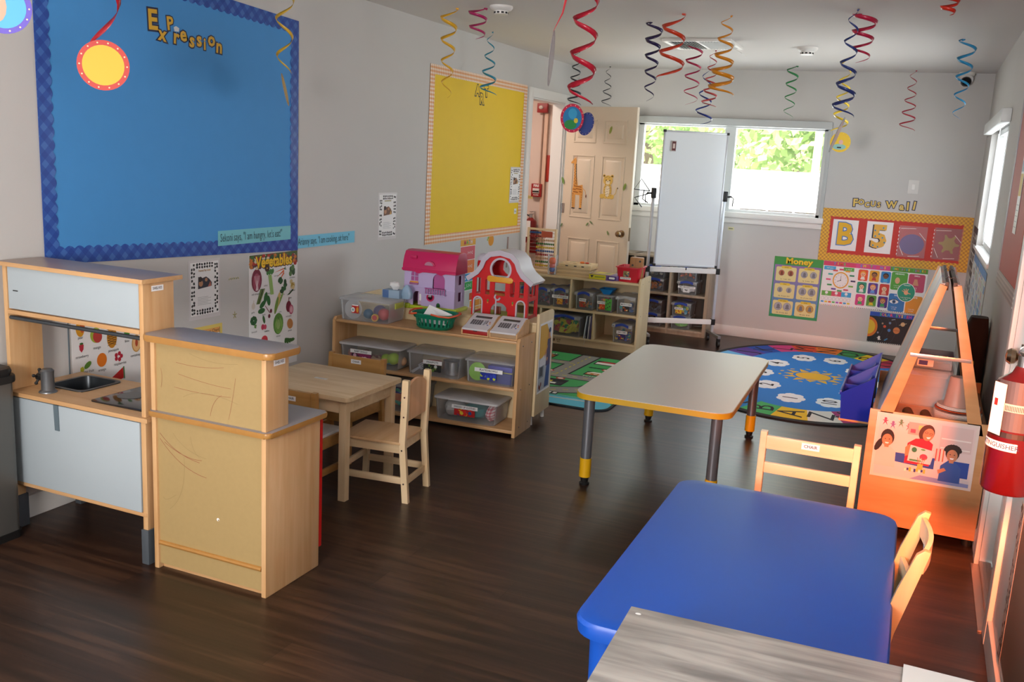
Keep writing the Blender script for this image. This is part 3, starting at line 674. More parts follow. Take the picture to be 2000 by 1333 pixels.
# ---- blue table
t = thing('plastic_table', 'large bright blue moulded plastic table at the front right', 'table', (-0.30, 2.51, 0), math.radians(0.6))
BLUE = mat('#104eb2', 0.42, var=0.10, scale=3.5, name='blue_plastic')
b = MB()
def rr(x0, y0, x1, y1, r, z): return [(p[0], p[1], z) for p in rpoly(x0, y0, x1, y1, r, 6)]
b.rings([rr(-0.335, -0.56, 0.335, 0.56, 0.06, 0.455), rr(-0.347, -0.575, 0.347, 0.575, 0.07, 0.458), rr(-0.35, -0.578, 0.35, 0.578, 0.07, 0.488), rr(-0.345, -0.573, 0.345, 0.573, 0.068, 0.498), rr(-0.330, -0.558, 0.330, 0.558, 0.06, 0.502), rr(-0.30, -0.53, 0.30, 0.53, 0.05, 0.5015)], BLUE); b.build('tabletop', t)
for sx in (-1, 1):
    for sy in (-1, 1):
        b = MB(); b.lathe([(0.034, 0.012), (0.036, 0.2), (0.042, 0.456)], BLUE, 20, c=(sx*0.275, sy*0.50, 0)); lg = b.build('leg', t)
        b = MB(); b.lathe([(0.036, 0), (0.037, 0.014)], mat('#0f2f70', 0.5), 20, c=(sx*0.275, sy*0.50, 0)); b.build('foot', lg)
# moulded brand-like lettering on the near leg is a small raised strip of illegible marks
# ---- grey plank table in the foreground
def driftwood():
    m = wood('grey_driftwood', '#5a5654', '#aaa59e', 'X', 0.55, 9, 3.0); r = [n for n in m.node_tree.nodes if n.type == 'VALTORGB'][0]
    r.color_ramp.elements[0].position = 0.28; r.color_ramp.elements[1].position = 0.60; e = r.color_ramp.elements.new(0.44); e.color = (*lin('#87837e'), 1); return m
t = thing('plank_table', 'grey wood-look table corner in the foreground below the blue table', 'table', (-0.10, 1.55, 0), math.radians(2.3))
DR = driftwood()
b = MB(); b.box(-0.37, 0.45, -0.38, 0.34, 0.572, 0.598, DR, 0.002); b.build('tabletop', t)
for sx, sy in ((-0.33, -0.34), (-0.33, 0.20), (0.41, -0.34), (0.41, 0.20)):
    b = MB(); b.box(sx-0.02, sx+0.02, sy-0.02, sy+0.02, 0, 0.572, DR, 0.002); b.build('leg', t)
s = Sheet((-0.353, 0.325, 0.5982), (1, 0, 0), (0, 1, 0)); s.ell(0.006, -0.015, 0.0065, 0.0045, WHITE, 1, 14); s.build('screw_cap', t)
s = Sheet((0.075, 1.902, 0.602), (0.98, -0.02, 0), (0.02, 0.98, 0)); s.card(0, -0.22, 0.28, 0.0, mat('#cfcfca', 0.6), 0.0006); tag(s.build('paper_sheet'), 'blank white sheet of paper on the grey table at the bottom right', 'paper')

# ---- white activity table with yellow edge
t = thing('activity_table', 'white-topped activity table with yellow edge and grey legs in mid room', 'table', (-1.073, 4.81, 0), math.radians(1.6))
YEL = mat('#c79a1e', 0.4, name='yellow_edge'); TOPW = mat('#c6beb4', 0.42, name='laminate_top')
b = MB(); o_ = rpoly(-0.3725, -0.715, 0.3725, 0.715, 0.085, 8); b.prism(o_, 0.442, 0.468, YEL); b.prism([(p[0]*0.993, p[1]*0.996) for p in o_], 0.468, 0.4705, TOPW); b.build('tabletop', t)
for sx in (-1, 1):
    for sy in (-1, 1):
        c = (sx*0.305, sy*0.64, 0)
        b = MB(); b.cyl((c[0], c[1], 0.12), (c[0], c[1], 0.442), 0.026, mat('#777a80', 0.35, metal=0.6)); lg = b.build('leg', t)
        b = MB(); b.cyl((c[0], c[1], 0.04), (c[0], c[1], 0.135), 0.0285, mat('#d8a40e', 0.4)); b.build('leg_sleeve', lg)
        b = MB(); b.lathe([(0.024, 0), (0.026, 0.008), (0.017, 0.014), (0.019, 0.022), (0.022, 0.04)], BLACK, 16, c=c); b.build('foot', lg)

# ---- low shelf against the left wall
ang = math.radians(2.8)
SHX, SHY = -1.95, 4.655
t = thing('low_shelf', 'low maple shelf of clear bins with toys on top against the left wall', 'shelf', (SHX, SHY, 0), ang)
SW, SD = 1.19, 0.265
for x0 in (-SW, -0.02):
    b = MB(); b.prism([(0, 0), (SD, 0), (SD, 0.565), (0.02, 0.565), (0, 0.545)], 0, 0.02, MAPLE, M=XF((x0, 0, 0), (0, 1, 0), (0, 0, 1)), bev=0.003); sp = b.build('side_panel', t)
for z in (0.05, 0.27, 0.52):
    for y in (0.06, 0.20): b = MB(); b.lathe([(0.005, 0), (0.003, 0.002), (0.0008, 0.0024)], STEEL, 8, M=XF((0, y, z), (0, 1, 0), (0, 0, 1))); b.build('screw', t)
b = MB(); b.box(-SW+0.02, -0.02, 0.004, SD, 0.535, 0.552, MAPLEX, 0.006); b.build('top_board', t)
b = MB(); b.box(-SW+0.02, -0.02, 0.008, SD-0.01, 0.262, 0.280, MAPLEX, 0.005); b.build('shelf_board', t)
b = MB(); b.box(-SW+0.02, -0.02, 0.006, SD-0.01, 0.018, 0.038, MAPLEX, 0.005); b.build('bottom_board', t)
b = MB(); b.box(-SW+0.02, -0.02, SD-0.01, SD, 0.018, 0.535, BIRCH); b.build('back_board', t)

# ---- cream unit behind it
t2 = thing('cream_cabinet', 'cream back-to-back cabinet behind the low maple shelf with a photo on its end', 'cabinet', (SHX, SHY+0.275, 0), ang)
b = MB(); b.prism([(0, 0.06), (0.27, 0.06), (0.27, 0.655), (0.245, 0.67), (0, 0.67)], 0, 0.016, BIRCHZ, M=XF((-0.015, 0, 0), (0, 1, 0), (0, 0, 1)), bev=0.003); b.build('end_panel', t2)
b = MB(); b.prism([(0, 0.06), (0.27, 0.06), (0.27, 0.67), (0, 0.67)], 0, 0.016, BIRCHZ, M=XF((-SW, 0, 0), (0, 1, 0), (0, 0, 1)), bev=0.003); b.build('end_panel', t2)
b = MB(); b.box(-SW+0.017, -0.016, 0, 0.265, 0.602, 0.618, BIRCH, 0.002); b.build('top_board', t2)
b = MB(); b.box(-SW+0.017, -0.016, 0, 0.012, 0.06, 0.602, BIRCH); b.box(-SW+0.017, -0.016, 0.012, 0.255, 0.06, 0.075, BIRCH); b.build('back_board', t2)
for x in (-SW+0.03, -0.03):
    for y in (0.03, 0.24):
        b = MB(); b.cyl((x, y, 0), (x, y, 0.062), 0.012, WHITE, 0.008); b.build('foot', t2)

# ---- photo sheet on the end of the cream unit
Rz = Matrix.Rotation(ang, 3, 'Z'); ex, ey = Rz @ Vector((0, 1, 0)), None
o0 = Vector((SHX, SHY+0.275, 0)) + Rz @ Vector((0.0015, 0.02, 0.19))
s = Sheet(o0, Rz @ Vector((0, 1, 0))); s.card(0, 0, 0.225, 0.42, PAPER, 0.001)
SKIN = mat('#c98d6c', 0.6); HAIR = mat('#2b1c14', 0.6)
s.rect(0.008, 0.2, 0.217, 0.408, mat('#d6a63c', 0.5)); s.rect(0.008, 0.012, 0.217, 0.21, mat('#b4b8bf', 0.5), 1); s.pg([(0.12, 0.408), (0.217, 0.408), (0.217, 0.3)], mat('#cfd6dc', 0.5), 2)
s.rect(0.015, 0.09, 0.10, 0.17, mat('#7d8490', 0.5), 2); s.rect(0.03, 0.10, 0.08, 0.155, mat('#3d4250', 0.5), 3); s.pg([(0.02, 0.2), (0.13, 0.23), (0.13, 0.16), (0.02, 0.16)], mat('#d9dade', 0.5), 2)
s.pg([(0.12, 0.02), (0.20, 0.02), (0.205, 0.16), (0.15, 0.16)], mat('#2b4c86', 0.6), 3); s.pg([(0.13, 0.15), (0.205, 0.15), (0.20, 0.31), (0.145, 0.31)], mat('#4c4466', 0.6), 4)
s.ell(0.172, 0.335, 0.017, 0.026, SKIN, 5); s.ell(0.176, 0.362, 0.019, 0.016, mat('#22305c', 0.6), 6); s.ell(0.148, 0.19, 0.014, 0.012, SKIN, 5); s.pg([(0.10, 0.22), (0.15, 0.28), (0.15, 0.26), (0.105, 0.20)], SKIN, 5)
for a in ((0.03, 0.04), (0.06, 0.05), (0.045, 0.03)): s.ell(*a, 0.009, 0.014, mat('#7a2a20', 0.6), 4)
tag(s.build('photo_print'), 'photo print of a person in a purple shirt on the cream cabinet end', 'photo')

# ================================================================ RUGS
def band(cx, cy, a0, b0, a1, b1, t0, t1, n=5, e=2.1):
    def pt(a, b, t):
        c, s = math.cos(t), math.sin(t); return (cx+a*math.copysign(abs(c)**(2/e), c), cy+b*math.copysign(abs(s)**(2/e), s))
    ts = [t0+(t1-t0)*i/n for i in range(n+1)]
    return [pt(a0, b0, t) for t in ts]+[pt(a1, b1, t) for t in reversed(ts)]
def rug_oval():
    cx, cy = -0.63, 7.35
    t = thing('alphabet_rug', 'oval blue alphabet rug with sun, numbered clouds and black rim near the back wall', 'rug', (cx, cy, 0))
    s = Sheet((cx, cy, 0.0), (1, 0, 0), (0, 1, 0)); N = 96
    rim = band(0, 0, 0.92, 1.40, 0.92, 1.40, 0, 2*PI, N)[:N]
    b_ = mat('#15161a', 0.85)
    s.rings([[(*(s.P(p[0], p[1], 0)[:2]), 0.0) for p in rim], [(*(s.P(p[0]*0.996, p[1]*0.997, 0)[:2]), 0.010) for p in rim]], b_)
    s.o.z = 0.010
    rb = lambda h: mat(h, 0.9, name='rug_'+h.strip('#'))
    cols = ['#e8c61c', '#46b565', '#1f7fc4', '#e0442c', '#ea8a24', '#ede9e0', '#8c2a70', '#3ab0a8', '#6ab0e0', '#5a3a90', '#2450b0', '#d8428a', '#e2502c', '#ea7c22', '#3a9a50', '#f0d020', '#c03050', '#2a70c0', '#7a3a90', '#e89a20', '#40a860', '#e04a30', '#3aa0d8', '#e6c020', '#a83070', '#e9e6dc']
    st = 2*PI/26
    for i in range(26):
        # letter i sits at angle measured from -Y towards -X
        a = -PI/2 - (i*st) ; t0, t1 = a+st/2, a-st/2
        s.pg(band(0, 0, 0.87, 1.345, 0.60, 1.06, t0, t1), rb(cols[i]), 1)
        c_, s_ = math.cos(a), math.sin(a); x, y = 0.74*math.copysign(abs(c_)**0.95, c_), 1.20*math.copysign(abs(s_)**0.95, s_)
        s.text(chr(65+i), x, y, 0.17, rb('#17171c'), 2, xs=1.1, rot=PI/2)
    s.pg(band(0, 0, 0.61, 1.07, 0.61, 1.07, 0, 2*PI, N)[:N], rb('#2a7fd0'), 2)
    cl = [('1', -0.06, -0.78), ('2', -0.27, -0.46), ('3', -0.38, -0.05), ('4', -0.32, 0.38), ('5', -0.15, 0.74), ('6', 0.10, 0.78), ('7', 0.30, 0.44), ('8', 0.40, 0.05), ('9', 0.32, -0.38), ('10', 0.20, -0.76)]
    for n_, x, y in cl:
        for k in range(7):
            a = k*2*PI/7; s.ell(x+0.055*math.cos(a), y+0.085*math.sin(a), 0.045, 0.06, rb('#eceef0'), 3, 10)
        s.ell(x, y, 0.07, 0.10, rb('#eceef0'), 3, 12); s.text(n_, x, y, 0.10, rb('#17171c'), 4, rot=PI/2, off=0.02)
    s.ell(0.0, 0.04, 0.13, 0.135, rb('#eab32a'), 3, 28)
    for k in range(12):
        a = k*2*PI/12; r0, r1, w = (0.155, 0.25, 0.22) if k % 3 else (0.155, 0.22, 0.26)
        s.pg([(r0*math.cos(a-w), 0.04+r0*math.sin(a-w)), (r1*math.cos(a), 0.04+r1*math.sin(a)), (r0*math.cos(a+w), 0.04+r0*math.sin(a+w))], rb('#eab32a'), 3)
        s.ell(0.25*math.cos(a+0.26), 0.04+0.25*math.sin(a+0.26), 0.012, 0.02, rb('#eab32a'), 3, 8, rot=a)
    o = s.build('rug_pile', t); o.location = -t.location
rug_oval()
def rug_road():
    t = thing('road_map_rug', 'green road map play rug between the low shelf and the white table', 'rug', (-2.4, 6.25, 0))
    s = Sheet((-3.1, 5.46, 0.0), (1, 0, 0), (0, 1, 0)); rb = lambda h: mat(h, 0.9, name='rug_'+h.strip('#'))
    out = rpoly(0, 0, 1.42, 1.56, 0.10, 6)
    s.rings([[(-3.1+p[0], 5.46+p[1], 0.0) for p in out], [(-3.1+p[0], 5.46+p[1], 0.009) for p in out]], rb('#1c2a33'))
    s.o.z = 0.009
    s.pg(rpoly(0.015, 0.015, 1.405, 1.545, 0.09, 6), rb('#3fa257'), 1)
    s.pg([p for p in rpoly(0.015, 0.015, 1.405, 0.24, 0.09, 6)], rb('#5cb8d0'), 2)
    G, Yl, K = rb('#8d8a84'), rb('#d8c23a'), rb('#15161a')
    def road(pts, w=0.15):
        s.line(pts, w+0.03, K, 3); s.line(pts, w, G, 4)
        for (a, b), (c, d) in zip(pts, pts[1:]):
            L = math.hypot(c-a, d-b); n = max(1, int(L/0.08))
            for q in range(n):
                u0, u1 = (q+0.25)/n, (q+0.7)/n; s.line([(a+(c-a)*u0, b+(d-b)*u0), (a+(c-a)*u1, b+(d-b)*u1)], 0.01, Yl, 5)
    road([(0.0, 0.32), (0.9, 0.32), (1.12, 0.45), (1.22, 0.75), (1.22, 1.5)]); road([(0.0, 0.78), (1.22, 0.78)], 0.12); road([(0.78, 0.78), (0.80, 1.54)], 0.14); road([(0.05, 1.20), (0.80, 1.20)], 0.10)
    s.line([(0.2, 0.11), (1.3, 0.17)], 0.02, rb('#c8c2b8'), 4); s.line([(0.3, 0.20), (1.3, 0.22)], 0.015, rb('#3fa257'), 4)
    def bld(x, y, w, h, c, c2):
        s.rect(x, y, x+w, y+h, K, 4); s.rect(x+0.01, y+0.02, x+w-0.01, y+h*0.6, rb(c), 5); s.pg([(x+0.005, y+h*0.6), (x+w-0.005, y+h*0.6), (x+w*0.75, y+h*0.95), (x+w*0.25, y+h*0.95)], rb(c2), 5)
        for q in range(3): s.rect(x+0.02+q*w*0.3, y+0.035, x+0.02+q*w*0.3+w*0.16, y+h*0.4, rb('#e8e4da'), 6)
    bld(0.95, 0.90, 0.17, 0.12, '#c0762c', '#e8e0d0'); bld(0.90, 1.28, 0.2, 0.14, '#e8e4da', '#b03030'); bld(0.30, 1.30, 0.26, 0.14, '#9a5a28', '#c07838'); bld(0.25, 0.92, 0.3, 0.15, '#6e6e74', '#c22a2a')
    bld(0.62, 0.47, 0.32, 0.18, '#2a2a30', '#101014'); s.rect(0.70, 0.55, 0.84, 0.59, Yl, 7); s.text('ZOO', 0.3, 0.56, 0.07, rb('#2b5e2e'), 4)
    bld(1.30, 1.0, 0.07, 0.2, '#d8d4ca', '#4080b0'); s.rect(0.75, 0.25-0.02, 1.0, 0.29, K, 5)
    for q in range(6): s.rect(0.765+q*0.04, 0.245, 0.79+q*0.04, 0.28, rb('#e8e6e0'), 6)
    for x, y in ((0.86, 0.68), (1.06, 1.12), (0.70, 0.88)): s.ell(x, y, 0.035, 0.03, rb('#b8302a'), 6); s.ell(x, y, 0.022, 0.018, rb('#e8dcd0'), 7)
    for q in range(9):
        s.ell(0.08+q*0.07, 0.865, 0.035, 0.022, rb('#14452a'), 5, 9); s.ell(0.93+q*0.03, 1.15, 0.02, 0.016, rb('#14452a'), 5, 9)
    s.text('HOSPITAL', 0.42, 1.45, 0.04, rb('#e8e4da'), 6); s.text('SCHOOL', 1.05, 0.86, 0.03, rb('#e8e4da'), 6)
    o = s.build('rug_pile', t); o.location = -t.location
rug_road()

# ================================================================ WHITEBOARD STAND
t = thing('whiteboard_stand', 'mobile whiteboard on a white wheeled frame in front of the back window', 'whiteboard', (-1.895, 8.15, 0), math.atan2(0.30, 0.52))
WBm = mat('#e8eef2', 0.12, name='whiteboard_enamel'); ALW = mat('#c9cdd2', 0.35, metal=0.3, name='frame_white')
b = MB(); b.box(-0.272, 0.272, -0.062, -0.044, 0.695, 1.828, WBm); b.build('board_panel', t)
b = MB()
for a in ((-0.282, 0.282, 1.826, 1.842), (-0.282, 0.282, 0.682, 0.698), (-0.282, -0.270, 0.682, 1.842), (0.270, 0.282, 0.682, 1.842)): b.box(a[0], a[1], -0.066, -0.040, a[2], a[3], ALW, 0.002)
b.build('board_frame', t)
for x in (-0.277, 0.277):
    for z in (0.69, 1.834):
        b = MB(); b.box(x-0.011, x+0.011, -0.069, -0.038, z-0.011, z+0.011, BLACK, 0.003); b.build('corner_cap', t)
for x in (-0.318, 0.318):
    b = MB(); b.box(x-0.011, x+0.011, -0.015, 0.015, 0.10, 1.27, ALW, 0.003); up = b.build('upright', t)
    b = MB(); b.box(x-0.018, x+0.018, -0.035, 0.02, 1.26, 1.35, BLACK, 0.006); b.cyl((x, -0.01, 1.30), (x+math.copysign(0.06, x), -0.01, 1.305), 0.008, BLACK); b.tube([(x+math.copysign(0.055, x), -0.012, 1.305), (x+math.copysign(0.075, x), -0.02, 1.29), (x+math.copysign(0.07, x), -0.02, 1.22)], 0.005, BLACK); b.build('clamp', t)
    b = MB(); b.box(x-0.014, x+0.014, -0.22, 0.12, 0.075, 0.100, mat('#8c8a86', 0.4, metal=0.5), 0.004); ft = b.build('foot_bar', t)
    for y in (-0.20, 0.10):
        b = MB(); b.cyl((x-0.011, y, 0.027), (x+0.011, y, 0.027), 0.027, BLACK); b.box(x-0.014, x+0.014, y-0.012, y+0.018, 0.035, 0.076, BLACK, 0.004); b.build('caster', t)
    for z in (0.19, 0.645):
        b = MB(); b.box(x-0.018, x+0.018, -0.022, 0.022, z-0.026, z+0.026, BLACK, 0.003); b.build('joint_cap', t)
for z in (0.19, 0.645):
    b = MB(); b.box(-0.30, 0.30, -0.018, 0.004, z-0.022, z+0.022, WHITE, 0.003); b.build('crossbar', t)
b = MB(); b.box(0.02, 0.03, -0.021, -0.017, 0.648, 0.669, BLACK); b.build('crossbar_clip', t)
# folded wire holder clipped to the left clamp
b = MB(); WIREM = mat('#2a2a2e', 0.4, metal=0.5)
q = [(-0.36, -0.03, 1.32), (-0.44, -0.03, 1.42), (-0.50, -0.03, 1.33), (-0.36, -0.03, 1.32)]
b.tube(q, 0.005, WIREM, 6); b.tube([(-0.36, -0.03, 1.30), (-0.49, -0.03, 1.26), (-0.42, -0.03, 1.18)], 0.005, WIREM, 6); b.tube([(-0.41, -0.03, 1.33), (-0.42, -0.03, 1.25), (-0.37, -0.03, 1.22)], 0.005, WIREM, 6)
b.build('wire_holder', t)
Rw = Matrix.Rotation(math.atan2(0.30, 0.52), 3, 'Z')
o_ = Vector((-1.895, 8.15, 0))+Rw @ Vector((-0.195, -0.0625, 1.71))
b = MB(); b.box(-0.022, 0.022, -0.012, 0, -0.045, 0.045, mat('#b9b4b0', 0.5), 0.003); b.box(-0.015, 0.018, -0.014, -0.0115, -0.038, 0.038, mat('#5c2428', 0.5)); b.box(-0.008, 0.010, -0.0145, -0.0135, -0.02, 0.02, mat('#d6c4b8', 0.5))
tag(b.build('board_eraser', loc=o_, rot=(0, 0, math.atan2(0.30, 0.52))), 'small dark red magnetic eraser near the top left of the whiteboard', 'eraser')

# ================================================================ CUBE SHELF behind the whiteboard
GREYW = wood('weathered_oak', '#8d7a66', '#b7a48e', 'Z', 0.5, 12, 2.0)
t = thing('cube_shelf', 'weathered oak cube shelf holding clear bins behind the whiteboard', 'shelf', (-2.26, 8.63, 0))
for x in (-0.535, -0.180, 0.171, 0.515):
    b = MB(); b.box(x, x+(0.03 if abs(x) > 0.3 else 0.022), -0.15, 0.16, 0, 0.72, GREYW, 0.002); b.build('upright_panel', t)
for z in (0.03, 0.36, 0.70):
    b = MB(); b.box(-0.505, 0.515, -0.148, 0.16, z, z+0.020, GREYW, 0.001); b.build('shelf_board', t)
b = MB(); b.box(-0.505, 0.515, -0.14, -0.128, 0.0, 0.03, GREYW); b.build('kick_board', t)
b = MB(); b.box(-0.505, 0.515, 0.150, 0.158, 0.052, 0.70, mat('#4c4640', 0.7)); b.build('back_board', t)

# ================================================================ DIVIDED SHELF (right of the door)
EA = math.radians(1.5); EX, EY = -2.045, 7.37
t = thing('divided_shelf', 'birch divided shelf of small clear bins in front of the open door', 'shelf', (EX, EY, 0), EA)
EW, ED = 1.10, 0.34
for x0 in (-EW, -0.018):
    b = MB(); b.prism([(0, 0), (ED, 0), (ED, 0.61), (ED-0.02, 0.62), (0.02, 0.62), (0, 0.60)], 0, 0.018, BIRCHZ, M=XF((x0, 0, 0), (0, 1, 0), (0, 0, 1)), bev=0.002); b.build('side_panel', t)
for z, th_ in ((0.565, 0.018), (0.295, 0.018), (0.055, 0.016)):
    b = MB(); b.box(-EW+0.018, -0.018, 0.004, ED-0.008, z, z+th_, BIRCH, 0.001); b.build('shelf_board', t)
for x, z0, z1 in ((-0.60, 0.313, 0.565), (-0.385, 0.071, 0.295), (-0.86, 0.071, 0.295)):
    b = MB(); b.box(x-0.008, x+0.008, 0.006, ED-0.008, z0, z1, BIRCHZ, 0.001); b.build('divider', t)
b = MB(); b.box(-EW+0.018, -0.018, ED-0.008, ED, 0.055, 0.583, BIRCH); b.build('back_board', t)
s = Sheet((-EW+0.018, 0.012, 0), (1, 0, 0)); s.rings([[(-EW+0.018, 0.012, 0), (-0.018, 0.012, 0), (-0.018, 0.012, 0.055), (-EW+0.018, 0.012, 0.055)], [(-EW+0.018, 0.024, 0), (-0.018, 0.024, 0), (-0.018, 0.024, 0.055), (-EW+0.018, 0.024, 0.055)]], BIRCH)
BRN = mat('#6e4a26', 0.7); x_ = EW-0.018-0.70
for q in range(3): s.rect(x_-0.055+q*0.014, 0.014+0.004*q, x_-0.044+q*0.014, 0.044, BRN)
s.text('ECR', x_+0.018, 0.036, 0.014, BRN, 1, off=0.02); s.text('KIDS', x_+0.018, 0.019, 0.009, BRN, 1, off=0.02); s.build('kick_board', t)
for y, z in ((0.07, 0.575), (0.27, 0.575), (0.07, 0.305), (0.27, 0.305)):
    b = MB(); b.lathe([(0.004, 0), (0.003, 0.0015), (0.0005, 0.002)], STEEL, 8, M=XF((0, y, z), (0, 1, 0), (0, 0, 1))); b.build('screw', t)

# ================================================================ EASEL
EF = 4.29
OR = wood('easel_maple', '#c08654', '#dca676', 'X', 0.35, 8, 2)
t = thing('art_easel', 'maple storage easel with tall A-frame panels by the exit door on the right wall', 'easel', (0.13, 4.75, 0))
b = MB(); b.box(-0.112, 0.372, EF, EF+0.016, 0.035, 0.553, OR, 0.004); wb(b, 'front_panel', t)
b = MB(); b.box(-0.112, 0.372, 5.19, 5.206, 0.035, 0.553, OR, 0.003); wb(b, 'rear_panel', t)
b = MB(); b.box(-0.108, -0.094, EF+0.016, 5.19, 0.10, 0.50, OR, 0.002); wb(b, 'side_panel', t)
b = MB(); b.box(0.355, 0.368, EF+0.016, 5.19, 0.10, 0.50, OR, 0.002); wb(b, 'side_panel', t)
b = MB(); b.box(-0.094, 0.355, EF+0.016, 5.19, 0.486, 0.50, OR); wb(b, 'tray_board', t)
b = MB(); b.box(-0.094, 0.355, EF+0.016, 5.19, 0.10, 0.114, OR); wb(b, 'bottom_board', t)
for x, y in ((-0.085, EF+0.04), (0.345, EF+0.04), (-0.085, 5.16), (0.345, 5.16)):
    b = MB(); b.cyl((x, y, 0), (x, y, 0.10), 0.02, BLACK); wb(b, 'caster', t)
# frames: slanted rails at the front and rear, both sides
for xb, xt in ((-0.085, 0.108), (0.345, 0.165)):
    for y0 in (EF+0.0, 5.166):
        sg = 1 if xb < xt else -1
        b = MB(); w_ = 0.058*sg
        b.prism([(xb, 0.50), (xb+w_, 0.50), (xt+w_*0.30, 1.118), (xt-w_*0.22, 1.128)] if sg > 0 else [(xb+w_, 0.50), (xb, 0.50), (xt-w_*0.22, 1.128), (xt+w_*0.30, 1.118)], -0.018, 0.0, OR, M=XF((0, y0, 0), (1, 0, 0), (0, 0, 1)), bev=0.002); wb(b, 'frame_rail', t)
PANW = mat('#c9c2c0', 0.4, var=0.10, scale=9, name='paint_smeared_board')
def smear():
    m = mat('#c9c3c2', 0.4, var=0.02, scale=5, name='smeared_board'); nt = m.node_tree; b_ = nt.nodes['Principled BSDF']; L = nt.links.new
    tc = nt.nodes.new('ShaderNodeTexCoord'); n = nt.nodes.new('ShaderNodeTexNoise'); n.inputs['Scale'].default_value = 4.5; n.inputs['Detail'].default_value = 2
    r = nt.nodes.new('ShaderNodeValToRGB'); e = r.color_ramp.elements; e[0].position = 0.30; e[0].color = (*lin('#8c86b4'), 1); e[1].position = 0.75; e[1].color = (*lin('#e0c060'), 1)
    for p, c in ((0.40, '#c4bfc4'), (0.52, '#cbc6c4'), (0.62, '#d8a8a0')): e.new(p).color = (*lin(c), 1)
    L(tc.outputs['Object'], n.inputs['Vector']); L(n.outputs['Color'], r.inputs[0]); L(r.outputs[0], b_.inputs['Base Color']); return m
SM = smear(); DRK = mat('#4a3426', 0.5)
b = MB(); b.rings([[(-0.088, EF+0.019, 0.50), (-0.076, EF+0.019, 0.50), (0.116, EF+0.019, 1.128), (0.104, EF+0.019, 1.128)], [(-0.088, 5.165, 0.50), (-0.076, 5.165, 0.50), (0.116, 5.165, 1.128), (0.104, 5.165, 1.128)]], SM); wb(b, 'easel_board', t)
b = MB(); b.rings([[(0.336, EF+0.018, 0.50), (0.346, EF+0.018, 0.50), (0.172, EF+0.018, 1.128), (0.162, EF+0.018, 1.128)], [(0.336, 5.165, 0.50), (0.346, 5.165, 0.50), (0.172, 5.165, 1.128), (0.162, 5.165, 1.128)]], SM); wb(b, 'easel_board', t)
b = MB(); b.box(0.116, 0.130, EF+0.02, 5.165, 1.10, 1.135, DRK, 0.002); b.box(0.146, 0.162, EF+0.02, 5.165, 1.10, 1.135, DRK, 0.002); wb(b, 'top_rail', t)
for y in (EF+0.15, EF+0.55):
    b = MB(); b.tube([(0.116, y, 1.137), (0.126, y, 1.146), (0.138, y, 1.139), (0.150, y, 1.146), (0.160, y, 1.137)], 0.002, STEEL, 6); wb(b, 'clip', t)
for y in (EF+0.0, 5.15):
    b = MB(); b.box(0.018, 0.256, y-0.004+0.0, y, 0.806, 0.822, mat('#a9a4a0', 0.3, metal=0.6), 0.001); wb(b, 'crossbar', t)
for z in (0.66, 0.95):
    pass
# photo poster on the front
s = Sheet((-0.078, EF-0.001, 0.255), (1, 0, 0)); s.card(0, 0, 0.405, 0.29, mat('#e8d4cc', 0.25), 0.0012)
cc = lambda h: mat(h, 0.45, name='print_'+h.strip('#'))
s.rect(0.012, 0.012, 0.393, 0.278, cc('#e3c9c6'))
for q, c in enumerate(('#c83a5a', '#8a5a90', '#5a7a58', '#b86a70')):
    x, y = 0.035+q*0.032, 0.252-0.012*(q % 2); s.ell(x, y+0.012, 0.006, 0.006, cc(c), 2, 8); s.pg([(x-0.010, y-0.018), (x-0.004, y), (x-0.013, y+0.006), (x, y+0.007), (x+0.013, y+0.006), (x+0.004, y), (x+0.010, y-0.018), (x, y-0.004)], cc(c), 2)
s.rect(0.26, 0.16, 0.385, 0.27, cc('#d9bcb8'), 2); s.rect(0.265, 0.21, 0.38, 0.216, cc('#efe0da'), 3); s.rect(0.265, 0.17, 0.38, 0.175, cc('#efe0da'), 3)
s.rect(0.13, 0.21, 0.20, 0.265, cc('#d8a09a'), 2); s.rect(0.14, 0.218, 0.16, 0.235, cc('#c8506a'), 3); s.rect(0.17, 0.235, 0.19, 0.255, cc('#d8c070'), 3)
s.rect(0.09, 0.07, 0.25, 0.12, cc('#27489c'), 2); s.rect(0.30, 0.05, 0.385, 0.12, cc('#27489c'), 2)
for q, c in enumerate(('#d65a4a', '#e8c0b0', '#c84040', '#f0d8c8', '#d67040')): s.rect(0.25+q*0.007, 0.11, 0.255+q*0.007, 0.165, cc(c), 3)
s.pg([(0.012, 0.012), (0.393, 0.012), (0.393, 0.04), (0.30, 0.065), (0.012, 0.085)], cc('#d8c6c8'), 3); s.pg([(0.16, 0.012), (0.393, 0.012), (0.393, 0.028), (0.2, 0.035)], cc('#8a90c0'), 4)
SK, HB, HD = cc('#c8805c'), cc('#1e120e'), cc('#4c2418')
